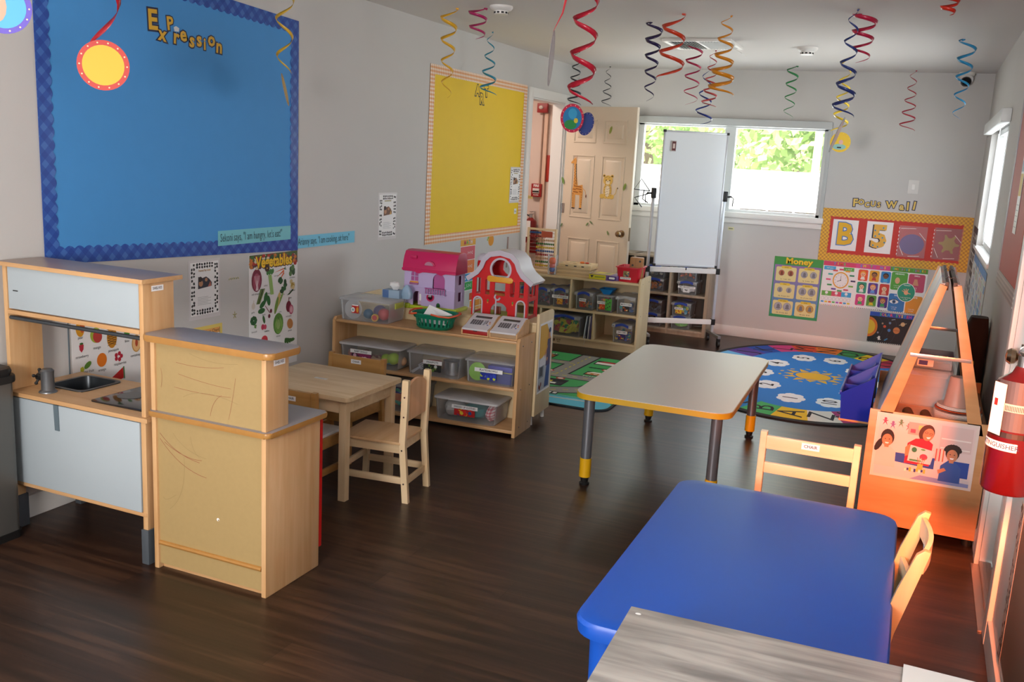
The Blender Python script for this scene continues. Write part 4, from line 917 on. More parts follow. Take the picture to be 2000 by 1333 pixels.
def figure(x, y, sc, hair, shirt, curly=False, pony=False):
    s.pg([(x-0.034*sc, y-0.075*sc), (x+0.034*sc, y-0.075*sc), (x+0.032*sc, y-0.02*sc), (x+0.014*sc, y-0.002*sc), (x-0.014*sc, y-0.002*sc), (x-0.032*sc, y-0.02*sc)], cc(shirt), 5)
    if pony: s.ell(x-0.026*sc, y+0.0, 0.010*sc, 0.026*sc, hair, 5, 10, rot=-0.4)
    s.ell(x, y+0.030*sc, 0.022*sc, 0.030*sc if not curly else 0.027*sc, hair, 6, 18)
    if curly:
        for k in range(9): a = 0.2+k*0.34; s.ell(x+0.021*sc*math.cos(a), y+0.036*sc+0.017*sc*math.sin(a), 0.008*sc, 0.008*sc, hair, 6, 8)
    s.ell(x, y+0.020*sc, 0.017*sc, 0.022*sc, SK, 7, 18); s.rect(x-0.007*sc, y-0.006*sc, x+0.007*sc, y+0.004*sc, SK, 6)
    for q in (-1, 1): s.ell(x+q*0.0065*sc, y+0.024*sc, 0.0022*sc, 0.0016*sc, HB, 8, 8)
    s.pg([(x-0.007*sc, y+0.012*sc), (x+0.007*sc, y+0.012*sc), (x+0.004*sc, y+0.007*sc), (x-0.004*sc, y+0.007*sc)], PAPER, 8)
figure(0.052, 0.145, 1.25, HB, '#e6c4bc', pony=True)
# woman leaning in with glasses
s.ell(0.205, 0.225, 0.030, 0.040, HD, 5, 18, rot=-0.3); s.pg([(0.13, 0.08), (0.23, 0.08), (0.235, 0.18), (0.21, 0.20), (0.165, 0.195), (0.135, 0.17)], cc('#b81f38'), 5)
s.ell(0.212, 0.220, 0.021, 0.029, SK, 7, 18, rot=-0.3)
for q in (-1, 1): s.ell(0.213+q*0.009, 0.226-q*0.002, 0.0065, 0.005, HB, 8, 10); s.ell(0.213+q*0.009, 0.226-q*0.002, 0.005, 0.0036, SK, 9, 10)
s.pg([(0.205, 0.208), (0.223, 0.211), (0.218, 0.202), (0.210, 0.201)], PAPER, 8)
s.pg([(0.128, 0.15), (0.145, 0.17), (0.15, 0.12), (0.13, 0.11)], SK, 6)
s.pg([(0.148, 0.165), (0.245, 0.150), (0.235, 0.088), (0.142, 0.092)], cc('#cfd0d6'), 8); s.ell(0.165, 0.145, 0.011, 0.012, cc('#2f7a58'), 9, 10); s.ell(0.205, 0.118, 0.016, 0.014, cc('#b0405a'), 9, 10); s.rect(0.15, 0.094, 0.20, 0.102, cc('#3f8a60'), 9); s.ell(0.20, 0.150, 0.010, 0.004, cc('#4f9a60'), 9, 8)
figure(0.315, 0.118, 1.25, HB, '#35549c', curly=True)
s.pg([(0.27, 0.055), (0.30, 0.075), (0.29, 0.085), (0.265, 0.072)], SK, 8)
s.rect(0.185, 0.06, 0.207, 0.085, cc('#a8b050'), 9)
for q in range(5): s.line([(0.188+q*0.004, 0.083), (0.182+q*0.008, 0.113)], 0.002, cc(('#c84040', '#d8a050', '#e0c0a0', '#b05030', '#d09040')[q]), 9)
for q in range(9): s.rect(0.135+q*0.0095, 0.045+0.004*(q % 2), 0.143+q*0.0095, 0.056+0.004*(q % 3), cc(('#f0e8d8', '#2a3a80', '#d8b040')[q % 3]), 9)
s.rect(-0.001, -0.001, 0.0, 0.29, PAPER)
tag(s.build('classroom_poster'), 'laminated photo of a teacher and two children on the easel front panel', 'poster')

# blue tray bins hung on the easel's left side
BB = mat('#0d25a6', 0.3, name='blue_bin'); 
def tray_bin(loc, label):
    t = thing('tray_bin', label, 'bin', loc, 0, group='blue bins at the side of the easel')
    b = MB()
    w, d_ = 0.15, 0.36
    o0, o1 = [(-w/2+0.01, -d_/2+0.01), (w/2-0.01, -d_/2+0.01), (w/2-0.01, d_/2-0.01), (-w/2+0.01, d_/2-0.01)], [(-w/2, -d_/2), (w/2, -d_/2), (w/2, d_/2), (-w/2, d_/2)]
    zt = [0.13, 0.225, 0.225, 0.13]
    i0 = [(p[0]*0.93, p[1]*0.97) for p in o0]; i1 = [(p[0]*0.93, p[1]*0.97) for p in o1]
    b.rings([[(p[0], p[1], 0) for p in o0], [(p[0], p[1], z) for p, z in zip(o1, zt)], [(p[0], p[1], z) for p, z in zip(i1, zt)], [(p[0], p[1], 0.006) for p in i0]], BB)
    b.box(-w/2+0.004, w/2-0.004, -0.004, 0.004, 0.004, 0.14, BB); b.build('bin_body', t)
    b = MB(); b.box(-w/2-0.006, -w/2+0.004, -d_/2, d_/2, 0.12, 0.14, BB, 0.002); b.build('rim', t)
    for k in range(4):
        b = MB(); b.box(w/2-0.03-k*0.006, w/2-0.028-k*0.006, -d_/2+0.03, d_/2-0.03, 0.03, 0.17-k*0.01, clear('sleeve_plastic', '#b8c4e8', 0.5) if False else CLEARLID); b.build('clear_sleeve', t)
tray_bin((-0.190, 4.90, 0.379), 'nearer blue plastic tray bin hung beside the easel over the rug')
tray_bin((-0.190, 5.27, 0.379), 'farther blue plastic tray bin hung beside the easel over the rug')
b = MB(); b.box(-0.262, -0.108, 4.74, 5.19, 0.366, 0.378, OR, 0.002); eas = [o for o in COL.objects if o.name == 'art_easel'][0]; wb(b, 'bin_ledge', eas)

# items on the easel tray
ZT = 0.5005
def plates(z, n, m, r, label, x=0.235, y=4.50):
    b = MB()
    for k in range(n): b.lathe([(r*0.62, z+k*0.006), (r, z+0.014+k*0.006), (r*0.99, z+0.017+k*0.006), (r*0.60, z+0.004+k*0.006)], m, 40, c=(x, y, 0))
    return b
PLW = mat('#ded0c8', 0.5)
t = thing('paper_plate_stack', 'stack of white paper plates on the easel tray', 'plates', (0.245, 4.52, ZT)); b = MB()
prof = [(0.062, 0), (0.098, 0.012)]
for k in range(7): prof += [(0.100, 0.013+k*0.005), (0.0965, 0.0155+k*0.005)]
prof += [(0.06, 0.042)]
b.lathe(prof, PLW, 40); b.build('plates', t)
b = MB(); b.lathe([(0.058, 0.043), (0.098, 0.056), (0.096, 0.059), (0.058, 0.047)], mat('#d8501c', 0.4), 40); tag(b.build('orange_plate', loc=(0.245, 4.52, ZT)), 'single orange plate between the white plates on the easel tray', 'plate')
b = MB()
prof = [(0.05, 0.0472), (0.088, 0.060)]
for k in range(3): prof += [(0.090, 0.061+k*0.005), (0.087, 0.0635+k*0.005)]
prof += [(0.05, 0.066)]
b.lathe(prof, PLW, 40); tag(b.build('small_plate_stack', loc=(0.245, 4.52, ZT)), 'smaller white plates on top of the orange plate under the tumbler', 'plates')
b = MB(); b.lathe([(0.057, 0), (0.056, 0.004), (0.052, 0.012), (0.040, 0.125), (0.034, 0.132), (0.002, 0.133)], mat('#c39a8c', 0.3, name='frosted_tumbler'), 28); tag(b.build('tumbler', loc=(0.235, 4.52, ZT+0.0665)), 'upturned frosted plastic tumbler on the paper plates', 'tumbler')
TUBE = mat('#6e4526', 0.8)
for k, (x, y, lb) in enumerate(((0.055, 4.40, 'left brown cardboard tube lying on the easel tray'), (0.128, 4.40, 'right brown cardboard tube lying on the easel tray next to the plates'))):
    b = MB(); o_ = [(math.cos(a*2*PI/20), math.sin(a*2*PI/20)) for a in range(20)]
    R0 = [(0.021*p[0], 0, 0.021*p[1]) for p in o_]; R1 = [(0.021*p[0], 0.13, 0.021*p[1]) for p in o_]; R2_ = [(0.019*p[0], 0.13, 0.019*p[1]) for p in o_]; R3 = [(0.019*p[0], 0, 0.019*p[1]) for p in o_]
    b.rings([R0, R1, R2_, R3], TUBE, closed=True); tag(b.build('cardboard_tube', loc=(x, y-0.06, ZT+0.0215), rot=(0, 0, 0.12)), lb, 'tube', 'cardboard tubes on the easel tray')
t = thing('clear_box', 'large clear plastic box at the back of the easel tray', 'box', (0.12, 4.82, ZT))
b = MB(); b.rings([ring(-0.13, -0.11, 0.11, 0.12, 0.02, 0.0), ring(-0.12, -0.12, 0.09, 0.13, 0.02, 0.17), ring(-0.112, -0.112, 0.082, 0.122, 0.018, 0.17), ring(-0.12, -0.102, 0.10, 0.112, 0.018, 0.004)], CLEARLID); b.build('tub', t)
b = MB(); b.rings([ring(-0.125, -0.125, 0.095, 0.135, 0.02, 0.17), ring(-0.125, -0.125, 0.095, 0.135, 0.02, 0.18)], CLEARLID); b.build('lid', t)
t = thing('purple_lidded_box', 'small box with purple lid resting on the large clear box inside the easel', 'box', (0.12, 4.82, ZT+0.181))
b = MB(); b.box(-0.085, 0.085, -0.09, 0.09, 0, 0.05, CLEARLID, 0.004); b.build('tub', t); b = MB(); b.box(-0.09, 0.09, -0.095, 0.095, 0.05, 0.062, mat('#5c3a5c', 0.4), 0.003); b.build('lid', t)
s = Sheet((-0.03, -0.0905, 0.025), (1, 0, 0)); s.rect(-0.035, -0.016, 0.035, 0.016, PAPER); s.rect(-0.028, -0.011, 0.01, 0.010, mat('#3a3f9a', 0.5), 2); s.build('sticker', t)
t = thing('yellow_packet', 'yellow plastic packet standing at the right inside the easel', 'packet', (0.285, 4.80, ZT)); b = MB(); b.prism([(-0.03, 0), (0.03, 0), (0.012, 0.20), (0.0, 0.23), (-0.012, 0.19)], -0.012, 0.012, mat('#d6c01e', 0.35), M=XF((0, 0, 0), (0, 1, 0), (0, 0, 1)), bev=0.004); b.build('packet', t)
b = MB(); b.box(0.29, 0.31, 4.62, 4.76, ZT, ZT+0.14, mat('#1d8a90', 0.4), 0.004); tag(b.build('teal_book'), 'teal book standing behind the plates on the easel tray', 'book')

# dark folded bag leaning by the right wall
t = thing('black_bag', 'tall black fabric bag with clear buckle leaning between the easel and the right wall', 'bag', (0.36, 5.42, 0))
BG = mat('#1a1210', 0.95, var=0.3, scale=12, bump=0.4, name='black_fabric')
b = MB(); b.rings([ring(-0.09, -0.14, 0.012, 0.10, 0.03, 0.0), ring(-0.10, -0.15, 0.015, 0.11, 0.04, 0.2), ring(-0.095, -0.13, 0.018, 0.10, 0.04, 0.55), ring(-0.09, -0.10, 0.018, 0.08, 0.04, 0.80), ring(-0.07, -0.06, 0.012, 0.05, 0.03, 0.86)], BG); b.build('bag_body', t)
b = MB(); b.box(-0.055, -0.02, -0.148, -0.136, 0.50, 0.53, CLEARLID, 0.004); b.box(-0.03, -0.012, -0.150, -0.14, 0.44, 0.50, CLEARLID, 0.003); b.build('buckle', t)

# ================================================================ LEFT WALL
WX = LX+0.0005
def LW(): return Sheet((WX, 0, 0), (0, 1, 0))
pc = lambda h: mat(h, 0.55, name='print_'+h.strip('#'))
# ---- big blue board
t = thing('blue_bulletin_board', 'big blue paper bulletin board titled Expression with plaid scalloped border', 'bulletin board', (LX, 3.5, 0))
BBL = mat('#4592d4', 0.7, var=0.03, scale=14, name='blue_backing_paper')
s = LW(); s.rings([[(WX, y, z) for y, z in ((2.69, 1.03), (4.325, 0.98), (4.32, 2.20), (2.685, 2.26))], [(WX+0.002, y, z) for y, z in ((2.69, 1.03), (4.325, 0.98), (4.32, 2.20), (2.685, 2.26))]], BBL); wb(s, 'backing_paper', t)
PLAID = gingham('dark_blue_plaid', '#26489a', '#2c53a6', '#3f6cb8', 14, 'Y', 'Z', True, 0.25)
def scallop(b, p0, p1, w, inward, n, m, amp=0.012, x=WX+0.0035):
    """strip from p0 to p1 (y,z) of width w, with a scalloped inner edge"""
    (y0, z0), (y1, z1) = p0, p1; L = math.hypot(y1-y0, z1-z0); ux, uz = (y1-y0)/L, (z1-z0)/L; nx, nz = inward
    o_ = [(y0, z0), (y1, z1)]; k = []; N = n*6
    for i in range(N+1):
        q = 1-i/N; d_ = w+amp*abs(math.sin(q*n*PI)); k.append((y0+ux*L*q+nx*d_, z0+uz*L*q+nz*d_))
    pts = o_+k
    A = [(x-0.0015, a, c) for a, c in pts]; Bq = [(x, a, c) for a, c in pts]
    b.rings([A, Bq], m)
for lay, (p0, p1, inw, n) in enumerate((((2.676, 1.030), (4.338, 0.972), (0, 1), 34), ((2.67, 2.275), (4.332, 2.205), (0, -1), 34), ((2.676, 1.030), (2.67, 2.275), (1, 0), 25), ((4.338, 0.972), (4.332, 2.205), (-1, 0), 25))):
    b = Sheet((0, 0, 0), (0, 1, 0)); scallop(b, p0, p1, 0.060, inw, n, PLAID, x=WX+0.0034+lay*0.0003); wb(b, 'scalloped_border', t)
NAVY, GOLD = mat('#141e44', 0.5), mat('#d8a81e', 0.45, name='gold_letter')
def letter(ch, u, v, h, S, name, par=None, rot=0.0, out=NAVY, fill=GOLD, off=0.045, z=8):
    s = S; s.text(ch, u, v, h, out, z, off=off*2.2, rot=rot); s.text(ch, u, v, h, fill, z+1, off=off*0.7, rot=rot)
    return s.build(name, par)
for ch, u, v, h, r in (('E', 3.281, 2.056, 0.082, 0.05), ('x', 3.338, 2.005, 0.060, -0.1), ('P', 3.385, 2.056, 0.056, 0.12), ('r', 3.422, 2.004, 0.062, -0.05), ('e', 3.467, 2.021, 0.062, 0.1), ('s', 3.523, 2.001, 0.062, -0.08), ('s', 3.570, 2.011, 0.062, 0.08), ('i', 3.607, 1.995, 0.052, 0.0), ('o', 3.653, 2.022, 0.062, 0.1), ('n', 3.706, 1.996, 0.062, -0.05)):
    o = letter(ch, u, v, h, LW(), 'title_letter', t, r); o.location = -t.location
s = LW(); s.pg([(3.405, 2.045), (3.42, 2.052), (3.44, 2.045), (3.437, 2.03), (3.41, 2.028)], mat('#d4d8da', 0.3), 14); o = wb(s, 'tape_piece', t)
def caption(text, u0, u1, v0, v1, label, bg, tilt=0.0):
    s = LW(); s.o.x += 0.0042; s.card(u0, v0, u1, v1, pc(bg), 0.001)
    s.text(text, (u0+u1)/2-0.03, (v0+v1)/2, 0.040, mat('#1f3d4c', 0.6), 2, xs=0.60)
    return tag(s.build('sentence_strip'), label, 'sentence strip', 'handwritten sentence strips on the left wall')
caption('Sekoni says, "I am hungry, let\'s eat!"', 3.685, 4.271, 1.038, 1.113, 'pale teal handwritten sentence strip at the bottom of the blue board', '#74c0cc')
caption('Arianny says, "I am cooking, sit here"', 4.339, 4.912, 0.981, 1.052, 'sky blue handwritten sentence strip on the white wall right of the blue board', '#74c6e4')

# ---- vegetables poster
s = LW(); s.o.x += 0.0; s.card(3.924, 0.33, 4.342, 0.972, PAPER, 0.0012)
rv = random.Random(5)
s.rect(3.926, 0.905, 4.340, 0.971, pc('#4a5a28'), 1)
for q in range(120): s.ell(3.935+rv.random()*0.395, 0.900+rv.random()*0.062, 0.014, 0.010, pc(rv.choice(['#3c6a28', '#a82a1c', '#c8742a', '#5c2438', '#d8c8a8', '#2c4a1c'])), 1+q*0.02, 8)
s.text('Vegetables', 4.135, 0.925, 0.060, pc('#4a2a10'), 4, xs=0.84, off=0.07); s.text('Vegetables', 4.133, 0.927, 0.060, pc('#f2c21a'), 5, xs=0.84, off=0.035)
def cap(t_, u, v): s.text(t_, u, v, 0.010, pc('#3a3a40'), 2, xs=0.9)
s.ell(3.985, 0.835, 0.042, 0.062, pc('#7a1f38'), 2, 20); s.ell(3.985, 0.825, 0.030, 0.048, pc('#a84a62'), 3, 18); s.pg([(3.975, 0.78), (3.99, 0.835), (3.998, 0.78)], pc('#e8d0d4'), 4)
for k in range(5): s.line([(3.985, 0.79), (3.965+k*0.011, 0.86)], 0.003, pc('#e8c8d0'), 4)
cap('red cabbage', 3.975, 0.762)
for k in range(4): s.line([(4.105+k*0.007, 0.745), (4.085+k*0.007, 0.855)], 0.008, pc(('#8cb85a', '#a4c878')[k % 2]), 2)
for k in range(6): s.ell(4.075+k*0.009, 0.868+0.006*(k % 2), 0.010, 0.014, pc('#3d7a30'), 3, 8)
cap('celery', 4.06, 0.80)
for k in range(3): s.pg([(4.215, 0.882-k*0.010), (4.222, 0.876-k*0.012), (4.13+k*0.02, 0.862-k*0.028)], pc('#e0662a'), 2)
for k in range(4): s.line([(4.217, 0.876), (4.23+k*0.003, 0.89-k*0.006)], 0.003, pc('#3a5a2a'), 3)
cap('carrots', 4.15, 0.845)
for k in range(7): s.ell(4.29+0.014*math.cos(k), 0.862+0.018*math.sin(k*1.7), 0.014, 0.016, pc(('#33562c', '#5c8048')[k % 2]), 2+k*0.1, 9)
cap('artichoke', 4.292, 0.822)
for k in range(9): s.ell(4.205+0.025*math.cos(k*2.4), 0.785+0.035*math.sin(k*1.9), 0.018, 0.012, pc(('#234c24', '#2f6430')[k % 2]), 2+k*0.1, 9, rot=k)
cap('spinach', 4.205, 0.735)
for k in range(7): s.ell(4.292+0.013*math.cos(k*2.2), 0.782+0.018*math.sin(k*1.9), 0.012, 0.013, pc(('#d8c690', '#b8983c')[k % 2]), 2+k*0.1, 9)
cap('cauliflower', 4.292, 0.748)
for k in range(5): s.line([(3.985+k*0.006, 0.705), (4.02+k*0.008, 0.785)], 0.006, pc(('#4c6a28', '#7a8e44', '#3a4a1c')[k % 3]), 2)
cap('asparagus', 4.075, 0.755)
for (u, v, r_) in ((4.035, 0.70, 0.6), (4.06, 0.735, 1.3), (4.025, 0.665, 0.1), (4.085, 0.715, 1.8)): s.ell(u, v, 0.030, 0.015, pc('#2c6a30'), 2, 12, rot=r_)
s.line([(4.055, 0.69), (4.095, 0.645)], 0.004, pc('#7a1c38'), 3); s.ell(4.105, 0.655, 0.010, 0.012, pc('#6c1430'), 3, 10); s.ell(4.09, 0.628, 0.010, 0.012, pc('#6c1430'), 3, 10); cap('beets', 4.045, 0.642)
s.ell(4.165, 0.70, 0.014, 0.055, pc('#e2c070'), 3, 14, rot=-0.35); s.ell(4.152, 0.68, 0.013, 0.05, pc('#7a9c44'), 4, 14, rot=-0.3); s.ell(4.185, 0.705, 0.008, 0.05, pc('#8cae54'), 2, 14, rot=-0.6); cap('corn', 4.185, 0.64)
s.pg([(4.245, 0.725), (4.27, 0.728), (4.305, 0.75), (4.30, 0.758), (4.27, 0.74)], pc('#2c4a1c'), 2); cap('okra', 4.275, 0.708)
s.ell(3.958, 0.698, 0.015, 0.018, pc('#e4dccf'), 2, 14); s.line([(3.958, 0.71), (3.962, 0.73)], 0.004, pc('#d8cdb8'), 2); cap('garlic', 3.956, 0.665)
s.ell(4.262, 0.660, 0.024, 0.032, pc('#7c1630'), 2, 16); s.ell(4.285, 0.640, 0.020, 0.028, pc('#c8607c'), 3, 16); s.ell(4.285, 0.640, 0.013, 0.019, pc('#e8b0bc'), 4, 14); s.line([(4.262, 0.69), (4.264, 0.712)], 0.006, pc('#7c1630'), 2); cap('red onion', 4.262, 0.605)
for k in range(8): s.ell(3.96+0.016*math.cos(k*0.8), 0.62+0.014*math.sin(k*0.8), 0.013, 0.012, pc(('#24522c', '#2f6638')[k % 2]), 2+k*0.1, 9)
s.pg([(3.965, 0.60), (3.985, 0.595), (3.98, 0.575), (3.965, 0.58)], pc('#6c9a50'), 2); cap('broccoli', 3.965, 0.558)
s.ell(4.045, 0.615, 0.010, 0.024, pc('#3a6a34'), 2, 10, rot=0.3); s.ell(4.035, 0.575, 0.013, 0.016, pc('#c83c5c'), 3, 12); s.ell(4.055, 0.573, 0.012, 0.014, pc('#d8506c'), 4, 12); cap('radishes', 4.07, 0.548)
s.ell(4.17, 0.575, 0.044, 0.06, pc('#5f9440'), 2, 20); s.ell(4.172, 0.565, 0.034, 0.045, pc('#86b858'), 3, 18); s.ell(4.168, 0.572, 0.018, 0.028, pc('#b4d484'), 4, 14)
for k in range(5): s.line([(4.14+k*0.014, 0.53), (4.17+(k-2)*0.003, 0.61)], 0.0025, pc('#4a7a34'), 5)
cap('lettuce', 4.17, 0.505)
s.ell(4.275, 0.56, 0.026, 0.030, pc('#c88a50'), 2, 18, rot=0.5); cap('potato', 4.275, 0.522)
s.ell(4.05, 0.50, 0.028, 0.026, pc('#d8404c'), 2, 16); s.ell(3.955, 0.505, 0.018, 0.02, pc('#3a6a34'), 2, 10)
for k in range(5): s.ell(4.235+k*0.016, 0.465, 0.010, 0.020, pc('#3f6a34'), 2, 10, rot=k*0.4)
tag(s.build('vegetables_poster'), 'vegetables chart with a yellow title below the corner of the blue board', 'poster')

# ---- fruit poster behind the play kitchen
s = LW(); s.card(2.79, 0.38, 3.19, 0.905, PAPER, 0.0012)
s.ell(2.834, 0.742, 0.022, 0.034, pc('#e0a022'), 2, 18, rot=0.1); s.ell(2.846, 0.748, 0.013, 0.024, pc('#c85a28'), 3, 14); cap2 = lambda t_, u, v: s.text(t_, u, v, 0.012, pc('#2a2a30'), 2, xs=0.9)
cap2('pear', 2.835, 0.705)
s.ell(2.916, 0.703, 0.030, 0.034, pc('#a8b83c'), 2, 20, rot=0.3); s.ell(2.924, 0.696, 0.024, 0.028, pc('#c04038'), 3, 18, rot=0.3); cap2('mango', 2.92, 0.648)
s.ell(3.003, 0.68, 0.028, 0.048, pc('#c8881c'), 2, 20)
for k in range(7):
    s.line([(2.978, 0.645+k*0.012), (3.026, 0.66+k*0.010)], 0.0022, pc('#5a3410'), 3); s.line([(2.980, 0.66+k*0.010), (3.026, 0.645+k*0.010)], 0.0022, pc('#5a3410'), 3)
for k in range(7): s.line([(3.003, 0.725), (2.982+k*0.007, 0.77)], 0.007, pc('#3d6e30'), 3)
cap2('pineapple', 3.01, 0.622)
s.ell(3.088, 0.685, 0.016, 0.020, pc('#3f8a34'), 2, 14); cap2('lime', 3.088, 0.65)
s.ell(3.142, 0.631, 0.027, 0.040, pc('#c8953c'), 2, 20); s.ell(3.142, 0.631, 0.023, 0.035, pc('#f0c084'), 3, 20); s.ell(3.142, 0.634, 0.008, 0.018, pc('#b8502c'), 4, 10); cap2('cantaloupe', 3.14, 0.577)
s.pg([(2.826, 0.672), (2.838, 0.678), (2.850, 0.672), (2.848, 0.652), (2.838, 0.640), (2.828, 0.652)], pc('#b8283c'), 2); s.ell(2.838, 0.678, 0.010, 0.005, pc('#3a6a2c'), 3, 8); cap2('strawberry', 2.84, 0.622)
s.ell(2.868, 0.580, 0.022, 0.012, pc('#5c8a2c'), 2, 12, rot=0.6); s.ell(2.838, 0.565, 0.012, 0.014, pc('#c8c82c'), 3, 5); cap2('star fruit', 2.872, 0.552)
s.ell(2.944, 0.589, 0.027, 0.031, pc('#e87c14'), 2, 20); cap2('orange', 2.944, 0.545)
for k in range(5): s.ell(3.037+0.016*math.cos(k*1.26), 0.588+0.014*math.sin(k*1.26), 0.009, 0.010, pc('#b81c34'), 2, 9)
cap2('raspberries', 3.045, 0.555)
s.pg([(2.99, 0.495), (3.06, 0.535), (3.063, 0.485), (3.03, 0.478)], pc('#c81e1c'), 2); s.line([(3.064, 0.538), (3.067, 0.482)], 0.006, pc('#3f7a34'), 3)
tag(s.build('fruit_poster'), 'fruit chart seen through the open back of the play kitchen', 'poster')
b = MB(); b.box(WX, WX+0.002, 2.772, 2.778, 0.40, 0.91, mat('#6c7a84', 0.5)); tag(b.build('binding_strip'), 'thin dark vertical strip beside the fruit chart on the left wall', 'strip')

# ---- cow print framed notes
def cow_note(u0, u1, v0, v1, label, title, pic=1, n=15, m_=9, seed=1, grp='notices with a cow print border'):
    s = LW(); s.o.x += 0.003 if pic == 3 else 0; g = 0.012
    s.card(u0-g, v0-g*1.6, u1+g, v1+g, mat('#d6d2d2', 0.3), 0.001); s.rect(u0, v0, u1, v1, PAPER, 1)
    rr_ = random.Random(seed); w = (u1-u0)*0.145
    def spot(u, v):
        k = rr_.randint(5, 7); r_ = w*0.27; a0 = rr_.random()*6
        s.pg([(u+r_*rr_.uniform(0.6, 1.15)*math.cos(a0+q*2*PI/k), v+r_*rr_.uniform(0.6, 1.15)*math.sin(a0+q*2*PI/k)) for q in range(k)], BLACK, 2)
    for q in range(n):
        v = v0+w/2+(v1-v0-w)*q/(n-1)
        for u in (u0+w*0.35, u0+w*0.85, u1-w*0.35, u1-w*0.85): spot(u, v+rr_.uniform(-1, 1)*w*0.15) if (q+int(u*1000)) % 5 else None
    for q in range(1, m_):
        u = u0+w+(u1-u0-2*w)*q/m_
        for v in (v0+w*0.35, v0+w*0.85, v1-w*0.35, v1-w*0.85): spot(u, v)
    cu = (u0+u1)/2; W_ = u1-u0; H_ = v1-v0
    if title: s.text(title, cu, v1-H_*0.16, H_*0.036, pc('#b8842c'), 2, xs=0.72, off=0.02)
    else: s.line([(cu-W_*0.2, v1-H_*0.15), (cu+W_*0.2, v1-H_*0.15)], H_*0.022, pc('#a89a5c'), 2)
    ph0, ph1 = v1-H_*0.50, v1-H_*0.28
    if pic != 2 or True:
        s.pg([(u0+W_*0.26, ph0), (u0+W_*0.75, ph0+H_*0.03), (u0+W_*0.75, ph0+H_*0.10), (u0+W_*0.66, ph1-H_*0.05), (u0+W_*0.55, ph1), (u0+W_*0.42, ph1-H_*0.02), (u0+W_*0.27, ph1+H_*0.01)], pc('#33303c' if pic == 1 else '#6e4a34'), 2)
        s.ell(u0+W_*0.36, ph0+H_*0.10, W_*0.075, H_*0.06, pc('#b88662'), 3, 12); s.ell(u0+W_*0.55, ph1-H_*0.06, W_*0.05, H_*0.035, pc('#b88662'), 3, 12); s.ell(u0+W_*0.34, ph1-H_*0.04, W_*0.07, H_*0.05, pc('#2a1c16'), 3, 12)
        s.pg([(u0+W_*0.60, ph0+H_*0.02), (u0+W_*0.73, ph0+H_*0.03), (u0+W_*0.70, ph0+H_*0.13)], pc('#b06a5c' if pic == 1 else '#c89a4c'), 3)
    for k in range(6): s.line([(u0+W_*0.24, v0+H_*(0.34-k*0.028)), (u0+W_*(0.72 if k % 2 else 0.62), v0+H_*(0.34-k*0.028))], H_*0.004, pc('#6a6a70'), 2)
    return tag(s.build('framed_notice'), label, 'notice', grp)
cow_note(3.492, 3.690, 0.704, 0.967, 'framed notice in cow print border between the blue board and vegetables chart', 'Dramatic Play Center', 1, 14, 8, 1)
cow_note(5.198, 5.405, 0.995, 1.267, 'framed notice in cow print border in the middle of the left wall', '', 2, 13, 8, 2)
cow_note(7.255, 7.454, 1.184, 1.452, 'framed notice in cow print border on the edge of the yellow board', '', 3, 13, 8, 3)
# ---- small chart above the cupboard
s = LW(); s.card(3.50, 0.36, 3.715, 0.645, pc('#e6cf6c'), 0.001); s.rect(3.52, 0.38, 3.695, 0.625, PAPER, 1); s.rect(3.52, 0.60, 3.695, 0.628, pc('#e8a85c'), 2); s.text('Emotions Chart', 3.620, 0.614, 0.017, INK, 3, xs=0.9)
for k in range(5): s.line([(3.52, 0.595-k*0.03), (3.695, 0.595-k*0.03)], 0.002, INK, 3)
for x in (3.52, 3.575, 3.695): s.line([(x, 0.38), (x, 0.628)], 0.002, INK, 4)
tag(s.build('yellow_chart'), 'yellow bordered chart peeking above the grey top of the play cupboard', 'chart')
# ---- tiny stickers
s = LW(); s.card(3.765, 0.853, 3.845, 0.873, mat('#cfcac4', 0.4), 0.0008)
for k in range(11): s.ell(3.77+k*0.0072, 0.863+(0.002 if k % 2 else -0.002), 0.003, 0.005, pc(('#8a9a5c', '#b8a860', '#6e7a58')[k % 3]), 1, 7)
tag(s.build('garland_sticker'), 'tiny green garland sticker left of the vegetables chart', 'sticker')
s = LW()
for k in range(5): s.ell(3.812+0.009*math.cos(k*1.26+0.3), 0.671+0.012*math.sin(k*1.26+0.3), 0.009, 0.0025, pc('#9a9440'), 1, 8, rot=k*1.26+0.3)
s.ell(3.812, 0.671, 0.003, 0.003, pc('#6a6a30'), 2, 7); tag(s.build('star_sticker'), 'tiny olive star sticker left of the vegetables chart', 'sticker')

# ---- yellow board
t = thing('yellow_bulletin_board', 'tall yellow bulletin board titled Art with orange gingham border', 'bulletin board', (LX, 6.65, 0))
YB = mat('#ecc610', 0.65, var=0.03, scale=8, name='yellow_backing_paper')
s = LW(); s.card(5.83, 0.935, 7.48, 2.12, YB, 0.0015); wb(s, 'backing_paper', t)
GING = gingham('orange_gingham', '#efe4d8', '#e8b88c', '#dc8a48', 38, 'Y', 'Z', False, 0.5)
for lay, (p0, p1, inw, n) in enumerate((((5.81, 0.905), (7.51, 0.905), (0, 1), 56), ((5.81, 2.145), (7.51, 2.145), (0, -1), 56), ((5.81, 0.905), (5.81, 2.145), (1, 0), 42), ((7.51, 0.905), (7.51, 2.145), (-1, 0), 42))):
    b = Sheet((0, 0, 0), (0, 1, 0)); scallop(b, p0, p1, 0.062, inw, n, GING, amp=0.004, x=WX+0.0034+lay*0.0003); wb(b, 'scalloped_border', t)
for ch, u, v, r in (('A', 6.556, 2.022, 0.0), ('r', 6.633, 1.965, 0.0), ('T', 6.709, 2.026, 0.1)):
    o = letter(ch if ch != 'r' else 'R', u, v, 0.075, LW(), 'title_letter', t, r, out=INK, fill=YB, off=0.045, z=6); o.location = -t.location
